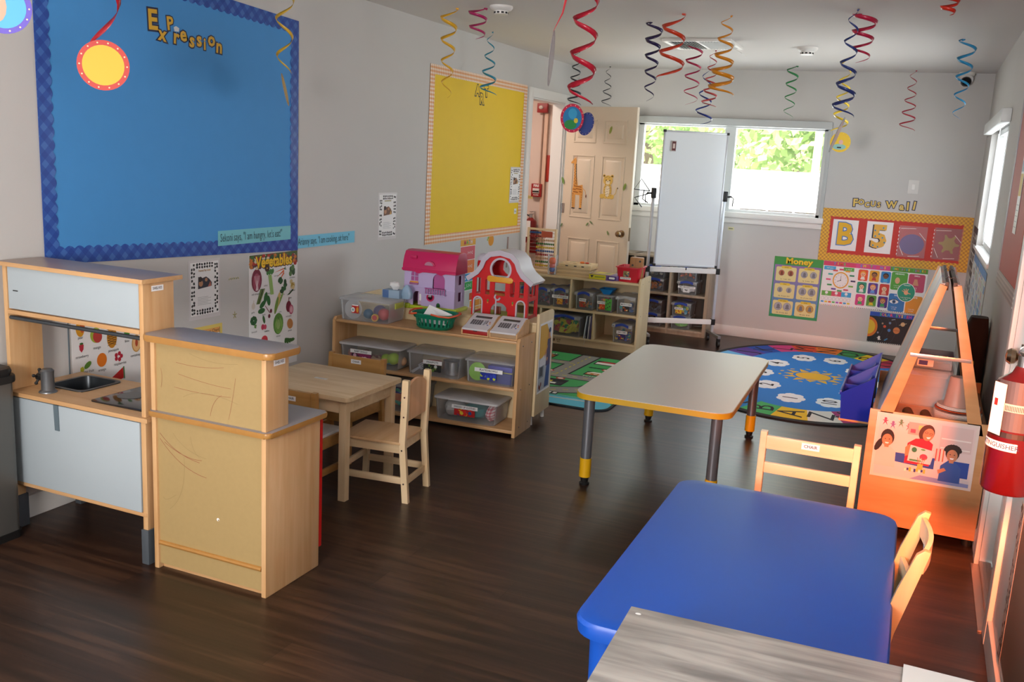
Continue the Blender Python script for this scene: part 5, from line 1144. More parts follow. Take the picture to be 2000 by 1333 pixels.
s = LW(); s.o.x += 0.003; s.card(7.36, 1.07, 7.41, 1.115, PAPER, 0.0008); s.text('Art', 7.385, 1.092, 0.02, INK, 2); tag(s.build('small_card'), 'tiny white card at the lower right of the yellow board', 'card')
# ---- math posters
s = LW(); s.card(6.38, 0.50, 6.64, 0.905, PAPER, 0.001); s.rect(6.38, 0.855, 6.64, 0.905, pc('#e6a838'), 1)
for k, (ch, c) in enumerate(zip('MATH', ('#e05a7a', '#4aa860', '#3a8ac8', '#d8d0e0'))): s.text(ch, 6.455+k*0.038, 0.88, 0.032, pc(c), 2, off=0.03)
for v0, v1, c in ((0.745, 0.85, '#d8606c'), (0.64, 0.74, '#e8824a'), (0.575, 0.635, '#3a9ad0'), (0.505, 0.57, '#3aa85a')):
    s.rect(6.385, v0, 6.635, v1, pc(c), 1)
    s.text('1+1=2' if v0 > 0.6 else '5-3=2', 6.55, (v0+v1)/2, 0.025, PAPER, 2)
    for k in range(4): s.ell(6.41+k*0.025, v0+0.02, 0.008, 0.008, PAPER, 2, 8)
tag(s.build('math_poster'), 'tall colourful math chart on the left wall behind the dollhouse', 'poster')
s = LW(); s.card(6.57, 0.16, 6.86, 0.475, PAPER, 0.001); s.rect(6.57, 0.42, 6.86, 0.475, pc('#e0582c'), 1); s.text('Mo', 6.66, 0.447, 0.038, pc('#f0d040'), 2, off=0.03)
for k in range(12): s.rect(6.58+(k % 3)*0.093, 0.36-(k//3)*0.055, 6.667+(k % 3)*0.093, 0.41-(k//3)*0.055, pc(('#e89a3c', '#e8a85c', '#4ab0a8', '#d8708a')[(k//3) % 4]), 1)
tag(s.build('months_poster'), 'orange and teal chart low on the left wall behind the toy barn', 'poster')
b = MB(); b.box(WX, WX+0.006, 7.255, 7.275, 0.62, 0.88, mat('#a88e86', 0.5)); tag(b.build('wall_strip'), 'thin brown vertical strip on the left wall left of the doorway', 'strip')

# ================================================================ DOOR LEAF stickers
dv = Vector((0.73, -0.2, 0)).normalized()
def DS(): return Sheet(Vector((-3.17, 8.42, 0))+Vector((dv.y, -dv.x, 0))*0.0095, dv)
s = DS(); gc, gs = pc('#d89a4c'), pc('#9a5a24')
s.pg([(0.120, 1.30), (0.228, 1.325), (0.238, 1.26), (0.225, 1.225), (0.130, 1.23), (0.115, 1.27)], gc)
s.pg([(0.122, 1.28), (0.175, 1.31), (0.150, 1.42), (0.142, 1.53), (0.118, 1.53), (0.125, 1.42)], gc, 2)
s.pg([(0.085, 1.528), (0.083, 1.515), (0.118, 1.515), (0.145, 1.53), (0.143, 1.56), (0.125, 1.568)], gc, 3)
s.pg([(0.122, 1.565), (0.118, 1.592), (0.128, 1.57)], gs, 3); s.pg([(0.138, 1.565), (0.148, 1.592), (0.146, 1.562)], gs, 3); s.ell(0.117, 1.545, 0.004, 0.003, INK, 5, 8)
for x0, x1 in ((0.122, 0.128), (0.142, 0.146), (0.208, 0.212), (0.228, 0.222)): s.pg([(x0-0.008, 1.25), (x0+0.009, 1.25), (x1+0.007, 1.105), (x1-0.006, 1.105)], gc, 1); s.rect(x1-0.010, 1.098, x1+0.009, 1.108, INK, 2)
for k in range(26): s.ell(0.125+(k*37 % 100)/100*0.10, 1.235+(k*53 % 80)/80*0.075, 0.007, 0.006, gs, 4, 6)
for k in range(14): s.ell(0.132+(k % 2)*0.012-(k*0.0003), 1.32+k*0.014, 0.005, 0.005, gs, 4, 6)
for k in range(12): s.ell(0.156-k*0.001, 1.33+k*0.016, 0.004, 0.007, INK, 5, 6)
for k in range(10): s.ell((0.125, 0.225)[k % 2], 1.13+k*0.011, 0.004, 0.004, gs, 4, 6)
s.line([(0.236, 1.29), (0.262, 1.27), (0.272, 1.235)], 0.005, gc, 2); s.ell(0.275, 1.222, 0.006, 0.016, pc('#6a2c14'), 3, 8)
tag(s.build('giraffe_decal'), 'orange giraffe decal on the left column of the open door', 'decal')
s = DS(); cc_, cs_ = pc('#d8b45a'), pc('#5c4420')
s.ell(0.508, 1.29, 0.045, 0.070, cc_, 1, 20); s.ell(0.508, 1.285, 0.025, 0.055, pc('#e8dcc0'), 2, 16); s.ell(0.455, 1.235, 0.028, 0.022, cc_, 2, 12); s.ell(0.556, 1.235, 0.028, 0.022, cc_, 2, 12)
for x in (0.492, 0.523): s.ell(x, 1.225, 0.016, 0.012, cc_, 3, 10)
s.ell(0.508, 1.38, 0.052, 0.046, cc_, 3, 20); s.ell(0.508, 1.362, 0.024, 0.018, pc('#e8dcc0'), 4, 14)
for x in (0.465, 0.551): s.ell(x, 1.42, 0.016, 0.015, cc_, 2, 10); s.ell(x, 1.42, 0.009, 0.008, cs_, 4, 8)
for x in (0.488, 0.528): s.ell(x, 1.382, 0.006, 0.006, INK, 5, 8); s.line([(x, 1.376), (x-0.004 if x < 0.5 else x+0.004, 1.355)], 0.002, cs_, 5)
s.ell(0.508, 1.37, 0.006, 0.004, INK, 5, 8)
for k in range(30): s.ell(0.47+(k*29 % 80)/1000, 1.225+(k*47 % 100)/100*0.12, 0.0035, 0.003, cs_, 5, 6)
for k in range(10): s.ell(0.475+(k*13 % 70)/1000, 1.402+(k*7 % 20)/1000, 0.003, 0.0025, cs_, 5, 6)
s.line([(0.57, 1.24), (0.60, 1.27), (0.605, 1.31), (0.615, 1.315)], 0.006, cc_, 1); s.ell(0.617, 1.316, 0.006, 0.008, cs_, 2, 8)
tag(s.build('cheetah_decal'), 'sitting spotted cub decal on the right column of the open door', 'decal')
for k, (u, v, a, c, lb) in enumerate(((0.498, 1.83, 1.3, '#8a9a34', 'large leaf sticker on the top right panel of the open door'), (0.225, 1.80, 0.3, '#8a8a3c', 'leaf sticker on the top left panel of the open door'), (0.0, 1.351, -1.2, '#5f8a3a', 'leaf sticker at the hinge edge of the open door'), (0.690, 1.333, 1.3, '#6f8c2c', 'leaf sticker right of the cub decal on the open door'), (0.015, 0.934, 1.0, '#2f5a2c', 'small dark leaf sticker low at the hinge side of the open door'), (0.310, 0.965, 0.9, '#4a7a34', 'left leaf of the pair under the giraffe decal'), (0.352, 0.985, -0.6, '#2c5c30', 'right leaf of the pair under the giraffe decal'), (0.545, 0.904, -1.2, '#5a7a38', 'small leaf sticker left of the door knob'))):
    s = DS(); L_ = 0.036 if k in (0, 3, 2) else 0.022
    pts = [(L_*math.cos(q*PI/6), 0.35*L_*math.sin(q*PI/6)) for q in range(12)]; ca, sa = math.cos(a), math.sin(a)
    s.pg([(u+p[0]*ca-p[1]*sa, v+p[0]*sa+p[1]*ca) for p in pts], pc(c), 1); s.line([(u-L_*ca, v-L_*sa), (u+L_*ca, v+L_*sa)], 0.0018, pc('#c8c890'), 2)
    tag(s.build('leaf_sticker'), lb, 'sticker', 'leaf stickers on the open door')

# ================================================================ HALLWAY behind the doorway
HY = BY-0.0125
b = MB(); b.box(-3.735, -3.715, HY-0.02, HY, 0, 2.2, mat('#cfa893', 0.6)); b.box(-3.535, -3.50, HY-0.03, HY, 0, 1.98, mat('#e0bfa8', 0.6)); struct(b.build('trim_2'))
t = thing('fire_strobe', 'red fire alarm strobe high in the hallway behind the doorway', 'fire alarm', (-3.553, HY, 2.03))
FR = mat('#9c1a1a', 0.4, name='fire_red')
b = MB(); b.box(-0.055, 0.055, -0.035-0.03, -0.03, -0.045, 0.045, FR, 0.006); b.box(-0.04, 0.04, -0.03, 0, -0.035, 0.035, FR); b.build('housing', t); b = MB(); b.ball((-0.012, -0.068, 0.005), 0.024, mat('#d8c8c0', 0.1), (1, 0.5, 0.8)); b.build('lamp_lens', t)
b = MB(); b.cyl((-3.56, HY-0.012, 1.99), (-3.56, HY-0.012, 1.30), 0.007, mat('#b89a88', 0.5), seg=8); tag(b.build('conduit'), 'thin wall conduit running down from the fire alarm strobe in the hallway', 'conduit')
t = thing('fire_pull_station', 'red fire pull station on the hallway wall', 'fire alarm', (-3.575, HY, 1.23))
b = MB(); b.box(-0.055, 0.055, -0.05, 0, -0.065, 0.065, FR, 0.006); b.build('housing', t); b = MB(); b.box(-0.035, 0.035, -0.058, -0.049, -0.03, 0.02, mat('#d8d4d0', 0.4), 0.002); b.box(-0.032, 0.032, -0.066, -0.058, -0.018, -0.004, BLACK, 0.002); b.build('pull_handle', t)
s = Sheet((0, -0.0505, 0), (1, 0, 0)); s.text('FIRE', 0, 0.044, 0.024, PAPER, 1, off=0.03); s.text('ALARM', 0, -0.046, 0.012, PAPER, 1, off=0.03); s.build('lettering', t)
b = MB(); b.box(-3.50, -3.435, HY-0.008, HY, 1.32, 1.58, mat('#b03222', 0.5), 0.002); tag(b.build('red_sign'), 'plain red vertical sign in the hallway beside the door frame', 'sign')
s = Sheet((-3.668, HY-0.0005, 1.157), (1, 0, 0)); s.card(-0.04, -0.016, 0.04, 0.016, mat('#d8c880', 0.5), 0.002); s.text('LIGHT', 0, 0, 0.014, INK, 2); tag(s.build('light_label'), 'small yellow label reading light in the hallway', 'label')
def extinguisher(name, label, loc, r, h, rz, bodyc='#7c1012'):
    t = thing(name, label, 'fire extinguisher', loc, rz); RD = mat(bodyc, 0.28, coat=0.3)
    b = MB(); b.lathe([(r*0.92, 0), (r, 0.008), (r, h*0.80), (r*0.9, h*0.88), (r*0.45, h*0.95), (r*0.34, h)], RD, 32); b.build('cylinder', t)
    b = MB(); b.lathe([(r*0.3, h), (r*0.3, h+0.03), (r*0.2, h+0.032)], STEEL, 16); b.box(-0.012, 0.012, -r*0.9, r*0.4, h+0.03, h+0.038, STEEL, 0.001); b.build('valve', t)
    b = MB(); b.box(-0.010, 0.010, -r*1.3, r*0.3, h+0.052, h+0.060, STEEL, 0.001, M=Matrix.Translation((0, 0, 0)) ); b.build('lever', t)
    b = MB(); b.tube([(r*0.3, 0, h+0.015), (r*0.9, 0, h+0.03), (r*1.25, 0, h-0.02), (r*1.2, 0, h*0.5), (r*1.15, 0, h*0.25)], 0.009, BLACK, 10); b.cyl((r*1.15, 0, h*0.25), (r*1.13, 0, h*0.12), 0.010, BLACK, 0.015); b.build('hose', t)
    b = MB(); b.tube([(-0.012+0.016*math.cos(a), -r*0.35+0.004*a, h+0.045+0.016*math.sin(a)) for a in [k*0.5 for k in range(13)]], 0.0016, STEEL, 6); b.build('pin_ring', t)
    return t
x_ = extinguisher('fire_extinguisher', 'red fire extinguisher with white tag in the hallway behind the doorway', (-3.60, HY-0.085, 0.72), 0.062, 0.24, math.radians(180))
s = Sheet((-0.022, -0.063, 0.06), (1, 0, 0)); s.o = Vector((0.03, 0.065, 0.05)); s.U = Vector((-1, 0, 0)); s.N = Vector((0, 1, 0)); s.rect(0, 0, 0.055, 0.16, PAPER); s.build('inspection_tag', x_)
b = MB(); b.box(-3.66, -3.54, HY-0.02, HY, 0.60, 0.72, FR, 0.003); b.box(-3.66, -3.54, HY-0.15, HY-0.02, 0.712, 0.7195, FR, 0.002); tag(b.build('extinguisher_bracket'), 'red wall bracket under the hallway fire extinguisher', 'bracket')

# ---- near extinguisher on the right wall
x_ = extinguisher('fire_extinguisher', 'large red fire extinguisher hanging on the right wall beside the exit door', (0.308, 2.9, 0.70), 0.068, 0.36, 0.35, '#430709')
def wrap(par, r, a0, a1, z0, z1, m, name, txt=None, th=None, tm=None, n=14, dz=0.0, bars=False):
    b = MB()
    A = [(r*math.cos(a0+(a1-a0)*i/n), r*math.sin(a0+(a1-a0)*i/n)) for i in range(n+1)]
    for (p, q) in zip(A, A[1:]): b.poly([(p[0], p[1], z0), (q[0], q[1], z0), (q[0], q[1], z1), (p[0], p[1], z1)], m)
    if txt:
        vs, fs = text_faces(txt, off=0.02); k = th/0.7; V = []
        for x, y in vs:
            a = (a0+a1)/2+(x*k)/r; V.append(b.bm.verts.new(((r+0.0006)*math.cos(a), (r+0.0006)*math.sin(a), (z0+z1)/2+y*k+dz)))
        i = b.mi(tm)
        for f in fs:
            try: b.bm.faces.new([V[j] for j in f]).material_index = i
            except ValueError: pass
    if bars:
        a = a0+0.25
        for k in range(26):
            w = 0.012*(1+(k*7 % 3)); r_ = r+0.0006; b.poly([(r_*math.cos(a), r_*math.sin(a), z1-0.075), (r_*math.cos(a+w), r_*math.sin(a+w), z1-0.075), (r_*math.cos(a+w), r_*math.sin(a+w), z1-0.060), (r_*math.cos(a), r_*math.sin(a), z1-0.060)], INK); a += w+0.022
        for q in range(5):
            r_ = r+0.0005; b.poly([(r_*math.cos(a0+0.25+0.1*i), r_*math.sin(a0+0.25+0.1*i), z1-0.015-0.006*q) for i in range(10)]+[(r_*math.cos(a0+0.25+0.1*i), r_*math.sin(a0+0.25+0.1*i), z1-0.017-0.006*q) for i in reversed(range(10))], pc('#8a9098'))
        for (zz, zw) in ((0.056, 0.080),):
            pass
    return b.build(name, par, smooth=None)
wrap(x_, 0.0685, -2.95, -1.0, 0.185, 0.325, mat('#3c444c', 0.45), 'instruction_label')
wrap(x_, 0.0690, -2.55, -1.6, 0.24, 0.262, mat('#a8a8a8', 0.5), 'barcode_label', '|||||||||||||||', 0.011, INK)
for k in range(16):
    pass
wrap(x_, 0.0692, -3.55, -1.85, 0.128, 0.152, PAPER, 'name_label', 'EXTINGUISHER', 0.013, mat('#1d2f5c', 0.5))
wrap(x_, 0.0695, -3.1, -0.3, 0.165, 0.180, BLACK, 'strap')
b = MB(); b.box(0.070, 0.0715, -0.020, 0.024, 0.17, 0.315, PAPER, M=Matrix.Rotation(-2.85, 4, 'Z')); b.box(0.0715, 0.0718, -0.012, 0.0, 0.25, 0.27, mat('#b02a2a', 0.5), M=Matrix.Rotation(-2.85, 4, 'Z')); b.build('inspection_tag', x_)
b = MB(); b.box(0.375, 0.3845, 2.85, 2.95, 0.72, 1.06, STEEL, 0.002); tag(b.build('extinguisher_bracket'), 'steel wall bracket behind the large fire extinguisher', 'bracket')

# ================================================================ BACK WALL
BYS = BY-0.0005
def BWS(dz=0.0): return Sheet((0, BYS-dz, 0), (1, 0, 0))
for k, (ch, u, v, h, r) in enumerate((('F', -0.571, 1.309, 0.062, 0.05), ('o', -0.523, 1.318, 0.044, 0), ('c', -0.472, 1.298, 0.042, 0.1), ('u', -0.424, 1.309, 0.044, 0), ('s', -0.377, 1.304, 0.042, 0), ('W', -0.275, 1.311, 0.056, 0.06), ('a', -0.190, 1.301, 0.058, 0), ('l', -0.143, 1.306, 0.066, 0.0), ('l', -0.092, 1.314, 0.066, -0.1))):
    s = BWS(); letter(ch.upper() if ch in 'ocus' else ch, u, v, h, s, 'wall_letter', None, r, out=NAVY, fill=mat('#d8b848', 0.4), off=0.05, z=2)
    o = COL.objects[-1]
    nth = ('capital F, first letter of the words above the focus board', 'first letter O after the capital F above the focus board', 'letter C above the focus board', 'letter U above the focus board', 'letter S ending the first word above the focus board', 'capital W starting the second word above the focus board', 'letter A in the second word above the focus board', 'first letter L of the second word above the focus board', 'last letter L at the right end above the focus board')[k]
    tag(o, 'yellow paper cutout '+nth, 'letter', 'cutout letters above the focus board')
# ---- focus board
t = thing('focus_board', 'red bulletin board with yellow checkered border holding four pictures on the back wall', 'bulletin board', (-0.215, BY, 0.78))
RED = mat('#c8352c', 0.6, name='red_backing_paper')
s = BWS(); s.card(-0.79, 0.82, 0.35, 1.215, RED, 0.0015); wb(s, 'backing_paper', t)
CHK = gingham('yellow_check', '#e6b81c', '#d89c1a', '#b8801c', 30, 'X', 'Z', True, 0.45)
def scallop_b(p0, p1, w, inward, n, lay):
    b = Sheet((0, 0, 0), (1, 0, 0)); (x0, z0), (x1, z1) = p0, p1; L = math.hypot(x1-x0, z1-z0); ux, uz = (x1-x0)/L, (z1-z0)/L; nx, nz = inward
    k = []; N = n*6
    for i in range(N+1):
        q = 1-i/N; d_ = w+0.008*abs(math.sin(q*n*PI)); k.append((x0+ux*L*q+nx*d_, z0+uz*L*q+nz*d_))
    pts = [p0, p1]+k; y = BYS-0.0034-lay*0.0003
    b.rings([[(a, y+0.0015, c) for a, c in pts], [(a, y, c) for a, c in pts]], CHK); wb(b, 'scalloped_border', t)
for lay, (p0, p1, inw, n) in enumerate((((-0.83, 0.785), (0.383, 0.785), (0, 1), 30), ((-0.83, 1.25), (0.383, 1.25), (0, -1), 30), ((-0.83, 0.785), (-0.83, 1.25), (1, 0), 12), ((0.383, 0.785), (0.383, 1.25), (-1, 0), 12))): scallop_b(p0, p1, 0.066, inw, n, lay)
def card_pic(u0, v0, u1, v1, label, fn, base=PAPER):
    s = BWS(0.0022); s.card(u0, v0, u1, v1, base, 0.0008); fn(s, (u0+u1)/2, (v0+v1)/2); tag(s.build('picture_card'), label, 'card', 'picture cards on the focus board')
def fB(s, u, v): s.text('B', u, v, 0.185, pc('#3a7ac0'), 1, xs=0.95, off=0.06); s.text('B', u, v, 0.185, pc('#e6b420'), 2, xs=0.95, off=0.03)
def f5(s, u, v):
    s.text('5', u-0.006, v-0.004, 0.185, pc('#2a2a38'), 1, xs=1.0, off=0.05); s.text('5', u+0.004, v, 0.185, pc('#e6b448'), 2, xs=1.0, off=0.045)
    for a, c in ((-0.035, 0.06), (0.03, 0.085), (-0.03, 0.01), (0.03, 0.0), (0.05, -0.04), (0.0, -0.08), (-0.04, -0.07), (0.0, 0.03)): s.ell(u+a, v+c, 0.007, 0.008, pc('#3a8ab0'), 3, 10)
card_pic(-0.734, 0.888, -0.521, 1.157, 'white card with a yellow letter B on the focus board', fB)
card_pic(-0.451, 0.887, -0.236, 1.161, 'white card with a spotted yellow number 5 on the focus board', f5)
SLV = clear('page_protector', '#f0e8ea', 0.16, 0.08)
def sleeve(s, u, v):
    s.rect(u-0.112, v-0.135, u+0.112, v+0.135, SLV, 5)
    for a, b_, c, d_ in ((-0.10, 0.11, 0.02, 0.115), (0.05, 0.08, 0.105, 0.02), (-0.02, -0.125, 0.07, -0.118), (-0.1, -0.04, -0.06, -0.12)): s.line([(u+a, v+b_), (u+c, v+d_)], 0.004, mat('#e8dcdc', 0.2), 6)
    for k in range(8): s.rect(u-0.115, v-0.12+k*0.032, u-0.110, v-0.105+k*0.032, PAPER, 6)
def fC(s, u, v): s.ell(u, v-0.022, 0.098, 0.088, pc('#5e4a94'), 1, 32); sleeve(s, u, v)
def fS(s, u, v):
    pts = []
    for k in range(36):
        a = k*2*PI/36; r_ = 0.050+0.036*max(0, math.cos(a*6+0.4)); pts.append((u+0.012+r_*math.cos(a), v+r_*1.05*math.sin(a)))
    s.pg(pts, pc('#a8923c'), 1); sleeve(s, u, v)
card_pic(-0.184, 0.875, 0.040, 1.143, 'plastic sleeve with a purple circle on the focus board', fC, mat('#b83a44', 0.5))
card_pic(0.105, 0.878, 0.305, 1.148, 'plastic sleeve with an olive splat shape on the focus board', fS, mat('#9c2a38', 0.5))
# ---- money chart
s = BWS(); s.card(-1.205, 0.228, -0.776, 0.785, pc('#2f9a5c'), 0.001)
for k in range(12):
    c0, c1 = (0.30, 0.16, 0.42), (0.05, 0.28, 0.50); q = k/11; c = tuple(c0[i]*(q)+c1[i]*(1-q) for i in range(3))
    s.rect(-1.195, 0.255+k*0.038, -0.786, 0.293+k*0.038, mat(tuple(round(x, 3) for x in c), 0.5), 1)
s.rect(-1.205, 0.715, -0.776, 0.785, pc('#3f9a44'), 2); s.text('Money', -0.985, 0.748, 0.052, pc('#9a5a14'), 3, xs=1.15, off=0.05); s.text('Money', -0.987, 0.750, 0.052, pc('#f2d22a'), 4, xs=1.15, off=0.03)
names = (('penny', '1¢   1 cent   $.01', '#b8684a', 0.026), ('nickel', '5¢   5 cents   $.05', '#a8a8b0', 0.030), ('dime', '10¢  10 cents  $.10', '#a0a0a8', 0.024), ('quarter', '25¢  25 cents  $.25', '#a4a4ac', 0.034), ('half dollar', '50¢  50 cents  $.50', '#b0b0b8', 0.036), ('dollar', '100 cents   $1.00', '#c8a050', 0.034))
for k, (nm, tx, c, r_) in enumerate(names):
    u = -1.09 if k % 2 == 0 else -0.89; v = 0.628-(k//2)*0.155
    s.rrect(u-0.09, v-0.065, u+0.09, v+0.065, 0.012, pc('#e6dc9a'), 2); s.rrect(u-0.045, v+0.052, u+0.045, v+0.074, 0.008, pc('#e8cc3a'), 3); s.text(nm, u, v+0.063, 0.010, INK, 4)
    for q in (-1, 1):
        s.ell(u+q*0.040, v+0.010, r_, r_*1.05, pc('#8a8a92' if c != '#c8a050' else '#b08030'), 3, 20); s.ell(u+q*0.040, v+0.010, r_*0.92, r_*0.97, pc(c), 4, 20); s.ell(u+q*0.040+0.002, v+0.012, r_*0.4, r_*0.6, pc('#787880' if k else '#7a3a24'), 5, 10); s.ell(u+q*0.040+0.002, v+0.0-0.004, r_*0.55, r_*0.25, pc('#787880' if k else '#7a3a24'), 5, 10)
    s.text(tx, u, v-0.047, 0.011, INK, 3, xs=0.85)
tag(s.build('money_chart'), 'green and purple chart titled Money with six panels of coins', 'poster')
# ---- time / emotions / five senses strip
s = BWS(); s.card(-0.773, 0.385, 0.088, 0.782, PAPER, 0.001)
hd = [('TIME', -0.773, -0.50, '#d8406a'), ('EMOTIONS', -0.50, -0.215, '#d8468c'), ('THE FIVE SENSES', -0.215, 0.088, '#5a9a2c')]
cyc = ('#3aa0d8', '#f0d040', '#e86a2c', '#5ac060', '#b05ac8', '#e84a5a')
for w_, a, c, col in hd:
    s.rect(a, 0.742, c, 0.782, pc(col), 1); n = len(w_); st_ = min(0.028, (c-a-0.03)/n)
    for k, ch in enumerate(w_):
        if ch != ' ': s.text(ch, (a+c)/2+(k-(n-1)/2)*st_, 0.762+0.002*(k % 2), 0.022 if n < 10 else 0.018, pc(cyc[k % 6]), 2, off=0.03)
s.rect(-0.765, 0.705, -0.665, 0.738, pc('#3aa8dc'), 1); s.text('half past', -0.715, 0.722, 0.012, PAPER, 2); s.rect(-0.60, 0.705, -0.51, 0.738, pc('#5ab04a'), 1); s.text('o clock', -0.555, 0.722, 0.012, PAPER, 2)
s.ell(-0.614, 0.620, 0.068, 0.074, pc('#e8a430'), 1, 32); s.ell(-0.614, 0.620, 0.058, 0.063, PAPER, 2, 32)
for k in range(12):
    a = PI/2-k*PI/6; s.text(str(k or 12), -0.614+0.048*math.cos(a), 0.620+0.052*math.sin(a), 0.009, pc('#3a5a9a'), 3)
    a = PI/2-k*PI/6; u, v = -0.614+0.105*math.cos(a)*1.0, 0.620+0.096*math.sin(a); s.rect(u-0.020, v-0.007, u+0.020, v+0.007, pc(('#d84a6a', '#e8a040', '#2a8a60', '#2a2a5a', '#7ab04a', '#d8506a', '#3a9a50', '#5a3a9a', '#3a9a50', '#e0507a', '#3ab0a8', '#d84a4a')[k]), 3)
s.line([(-0.614, 0.620), (-0.614, 0.66)], 0.003, INK, 4); s.line([(-0.614, 0.620), (-0.643, 0.606)], 0.004, INK, 4); s.ell(-0.614, 0.620, 0.005, 0.005, INK, 5, 8)
for k, c in enumerate(('#6ab04a', '#d8506a', '#3aa8dc')): s.rect(-0.763+k*0.084, 0.472, -0.679+k*0.084, 0.515, pc(c), 1); s.ell(-0.721+k*0.084, 0.500, 0.013, 0.013, PAPER, 2, 12); s.text('time', -0.721+k*0.084, 0.480, 0.008, PAPER, 2)
for k in range(8): s.ell(-0.75+k*0.032, 0.447, 0.014, 0.016, pc('#b8b8c0'), 1, 14); s.ell(-0.75+k*0.032, 0.447, 0.012, 0.014, PAPER, 2, 14); s.rect(-0.762+k*0.032, 0.410, -0.738+k*0.032, 0.424, pc(cyc[k % 6]), 1)
SKN = ('#f0b890', '#a8683c', '#7a4a2c', '#f0c8a0', '#f0b890', '#f4c8a4', '#f4c8a0', '#5a3420', '#d89868')
em = ['sad', 'silly', 'angry', 'tired', 'surprised', 'excited', 'scared', 'embarrassed', 'amazed']
for k in range(9):
    u = -0.432+(k % 3)*0.094; v = 0.683-(k//3)*0.110
    s.rrect(u-0.040, v-0.050, u+0.040, v+0.050, 0.012, pc(('#e8542c', '#e8a82a', '#2a8ad0', '#2a9a7a', '#5a3a9a', '#d83a2c', '#d8408a', '#5a9a2c', '#5a2a8a')[k]), 1)
    s.ell(u, v+0.014, 0.024, 0.024, pc(('#e8a02a', '#3a2418', '#1c1410', '#2a5a3c', '#e89a4a', '#d8482c', '#d84a7a', '#141010', '#b0482a')[k]), 2, 14); s.ell(u, v+0.006, 0.020, 0.020, pc(SKN[k]), 3, 14)
    s.pg([(u-0.020, v-0.038), (u+0.020, v-0.038), (u+0.012, v-0.012), (u-0.012, v-0.012)], pc(('#f0e8e0', '#c83a2a', '#3ab0e0', '#e8e8e8', '#6a9ae0', '#f0c0a0', '#3aa05a', '#e8c82a', '#3aa05a')[k]), 2)
    for q in (-1, 1): s.ell(u+q*0.008, v+0.008, 0.003, 0.004, INK, 4, 8)
    s.ell(u, v-0.004, 0.006, 0.003, pc('#8a2a2a'), 4, 8); s.text(em[k], u, v-0.044, 0.009, PAPER, 3)
for u, v, c, w_ in ((-0.132, 0.660, '#5aa83a', 'HEARING'), (0.008, 0.655, '#c84a6a', 'SMELL'), (-0.132, 0.47, '#2f7ac0', 'SIGHT'), (0.008, 0.465, '#e8962a', 'TASTE')):
    s.rrect(u-0.066, v-0.078, u+0.066, v+0.078, 0.015, pc(c), 1); s.text(w_, u, v+0.063, 0.012, PAPER, 2, off=0.02); s.text('I use my', u-0.015, v-0.04, 0.010, PAPER, 2); s.text('to '+w_.lower()[:4], u-0.015, v-0.056, 0.010, PAPER, 2)
s.ell(-0.146, 0.665, 0.020, 0.028, pc('#e8b088'), 3, 14); s.pg([(-0.01, 0.69), (0.012, 0.69), (0.026, 0.635), (-0.022, 0.635)], pc('#d89878'), 3)
s.ell(-0.152, 0.478, 0.036, 0.018, PAPER, 3, 16); s.ell(-0.152, 0.478, 0.015, 0.017, pc('#3a6aa0'), 4, 14); s.ell(-0.152, 0.478, 0.007, 0.008, INK, 5, 10); s.line([(-0.19, 0.485), (-0.152, 0.502), (-0.115, 0.487)], 0.005, INK, 5)
s.ell(-0.064, 0.568, 0.075, 0.083, PAPER, 3, 28); s.ell(-0.064, 0.568, 0.070, 0.078, pc('#1f9a7a'), 4, 28); s.text('TOUCH', -0.064, 0.63, 0.011, PAPER, 5, off=0.02); s.ell(-0.064, 0.565, 0.018, 0.018, pc('#e8b088'), 5, 14)
for k in range(5): a = math.radians(35+k*30 if k else -10); s.line([(-0.064+0.012*math.cos(a), 0.565+0.012*math.sin(a)), (-0.064+0.038*math.cos(a), 0.565+0.038*math.sin(a))], 0.007, pc('#e8b088'), 5)
s.text('I use my hands', -0.064, 0.523, 0.010, PAPER, 5); s.text('to feel', -0.064, 0.508, 0.010, PAPER, 5)
for k in range(54): s.rect(-0.770+k*0.0158, 0.386, -0.763+k*0.0158, 0.392, pc(cyc[k % 6] if k < 20 else '#3a3a40'), 1)
tag(s.build('learning_chart'), 'long white chart about time, emotions and the five senses beside the money chart', 'poster')
# ---- solar system
s = BWS(); s.card(-0.333, 0.098, 0.10, 0.372, pc('#12141c'), 0.001); s.rect(-0.333, 0.335, 0.10, 0.372, pc('#1f4ab0'), 1)
for k, ch in enumerate('SOLAR SYSTEM'):
    if ch != ' ': s.text(ch, -0.245+k*0.022, 0.353, 0.024, pc(cyc[(k*5+3) % 6]), 2, off=0.03)
s.pg([(-0.333, 0.14), (-0.333, 0.325)]+[(-0.333+0.075*math.cos(a), 0.235+0.09*math.sin(a)) for a in [PI/2-k*PI/12 for k in range(13)]], pc('#e8781c'), 2)
s.pg([(-0.333, 0.165), (-0.333, 0.30)]+[(-0.333+0.055*math.cos(a), 0.235+0.065*math.sin(a)) for a in [PI/2-k*PI/12 for k in range(13)]], pc('#f0c02a'), 3)
for k in range(3):
    r_ = 0.12+k*0.055; s.line([(-0.333+r_*math.cos(a), 0.235+r_*math.sin(a)) for a in [PI/2.3-q*PI/14 for q in range(12)]], 0.0015, pc('#3a4458'), 2)
for u, v, r_, c in ((-0.22, 0.275, 0.008, '#a88a70'), (-0.20, 0.25, 0.012, '#c8502c'), (-0.16, 0.285, 0.010, '#6a8ab0'), (-0.16, 0.22, 0.013, '#3a7ac0'), (-0.10, 0.225, 0.028, '#c8824a'), (-0.055, 0.285, 0.018, '#d8b080'), (-0.25, 0.19, 0.008, '#8a8aa0'), (0.0, 0.2, 0.015, '#4ab0c8'), (0.04, 0.27, 0.012, '#3a5ac0')): s.ell(u, v, r_, r_*1.05, pc(c), 4, 16)
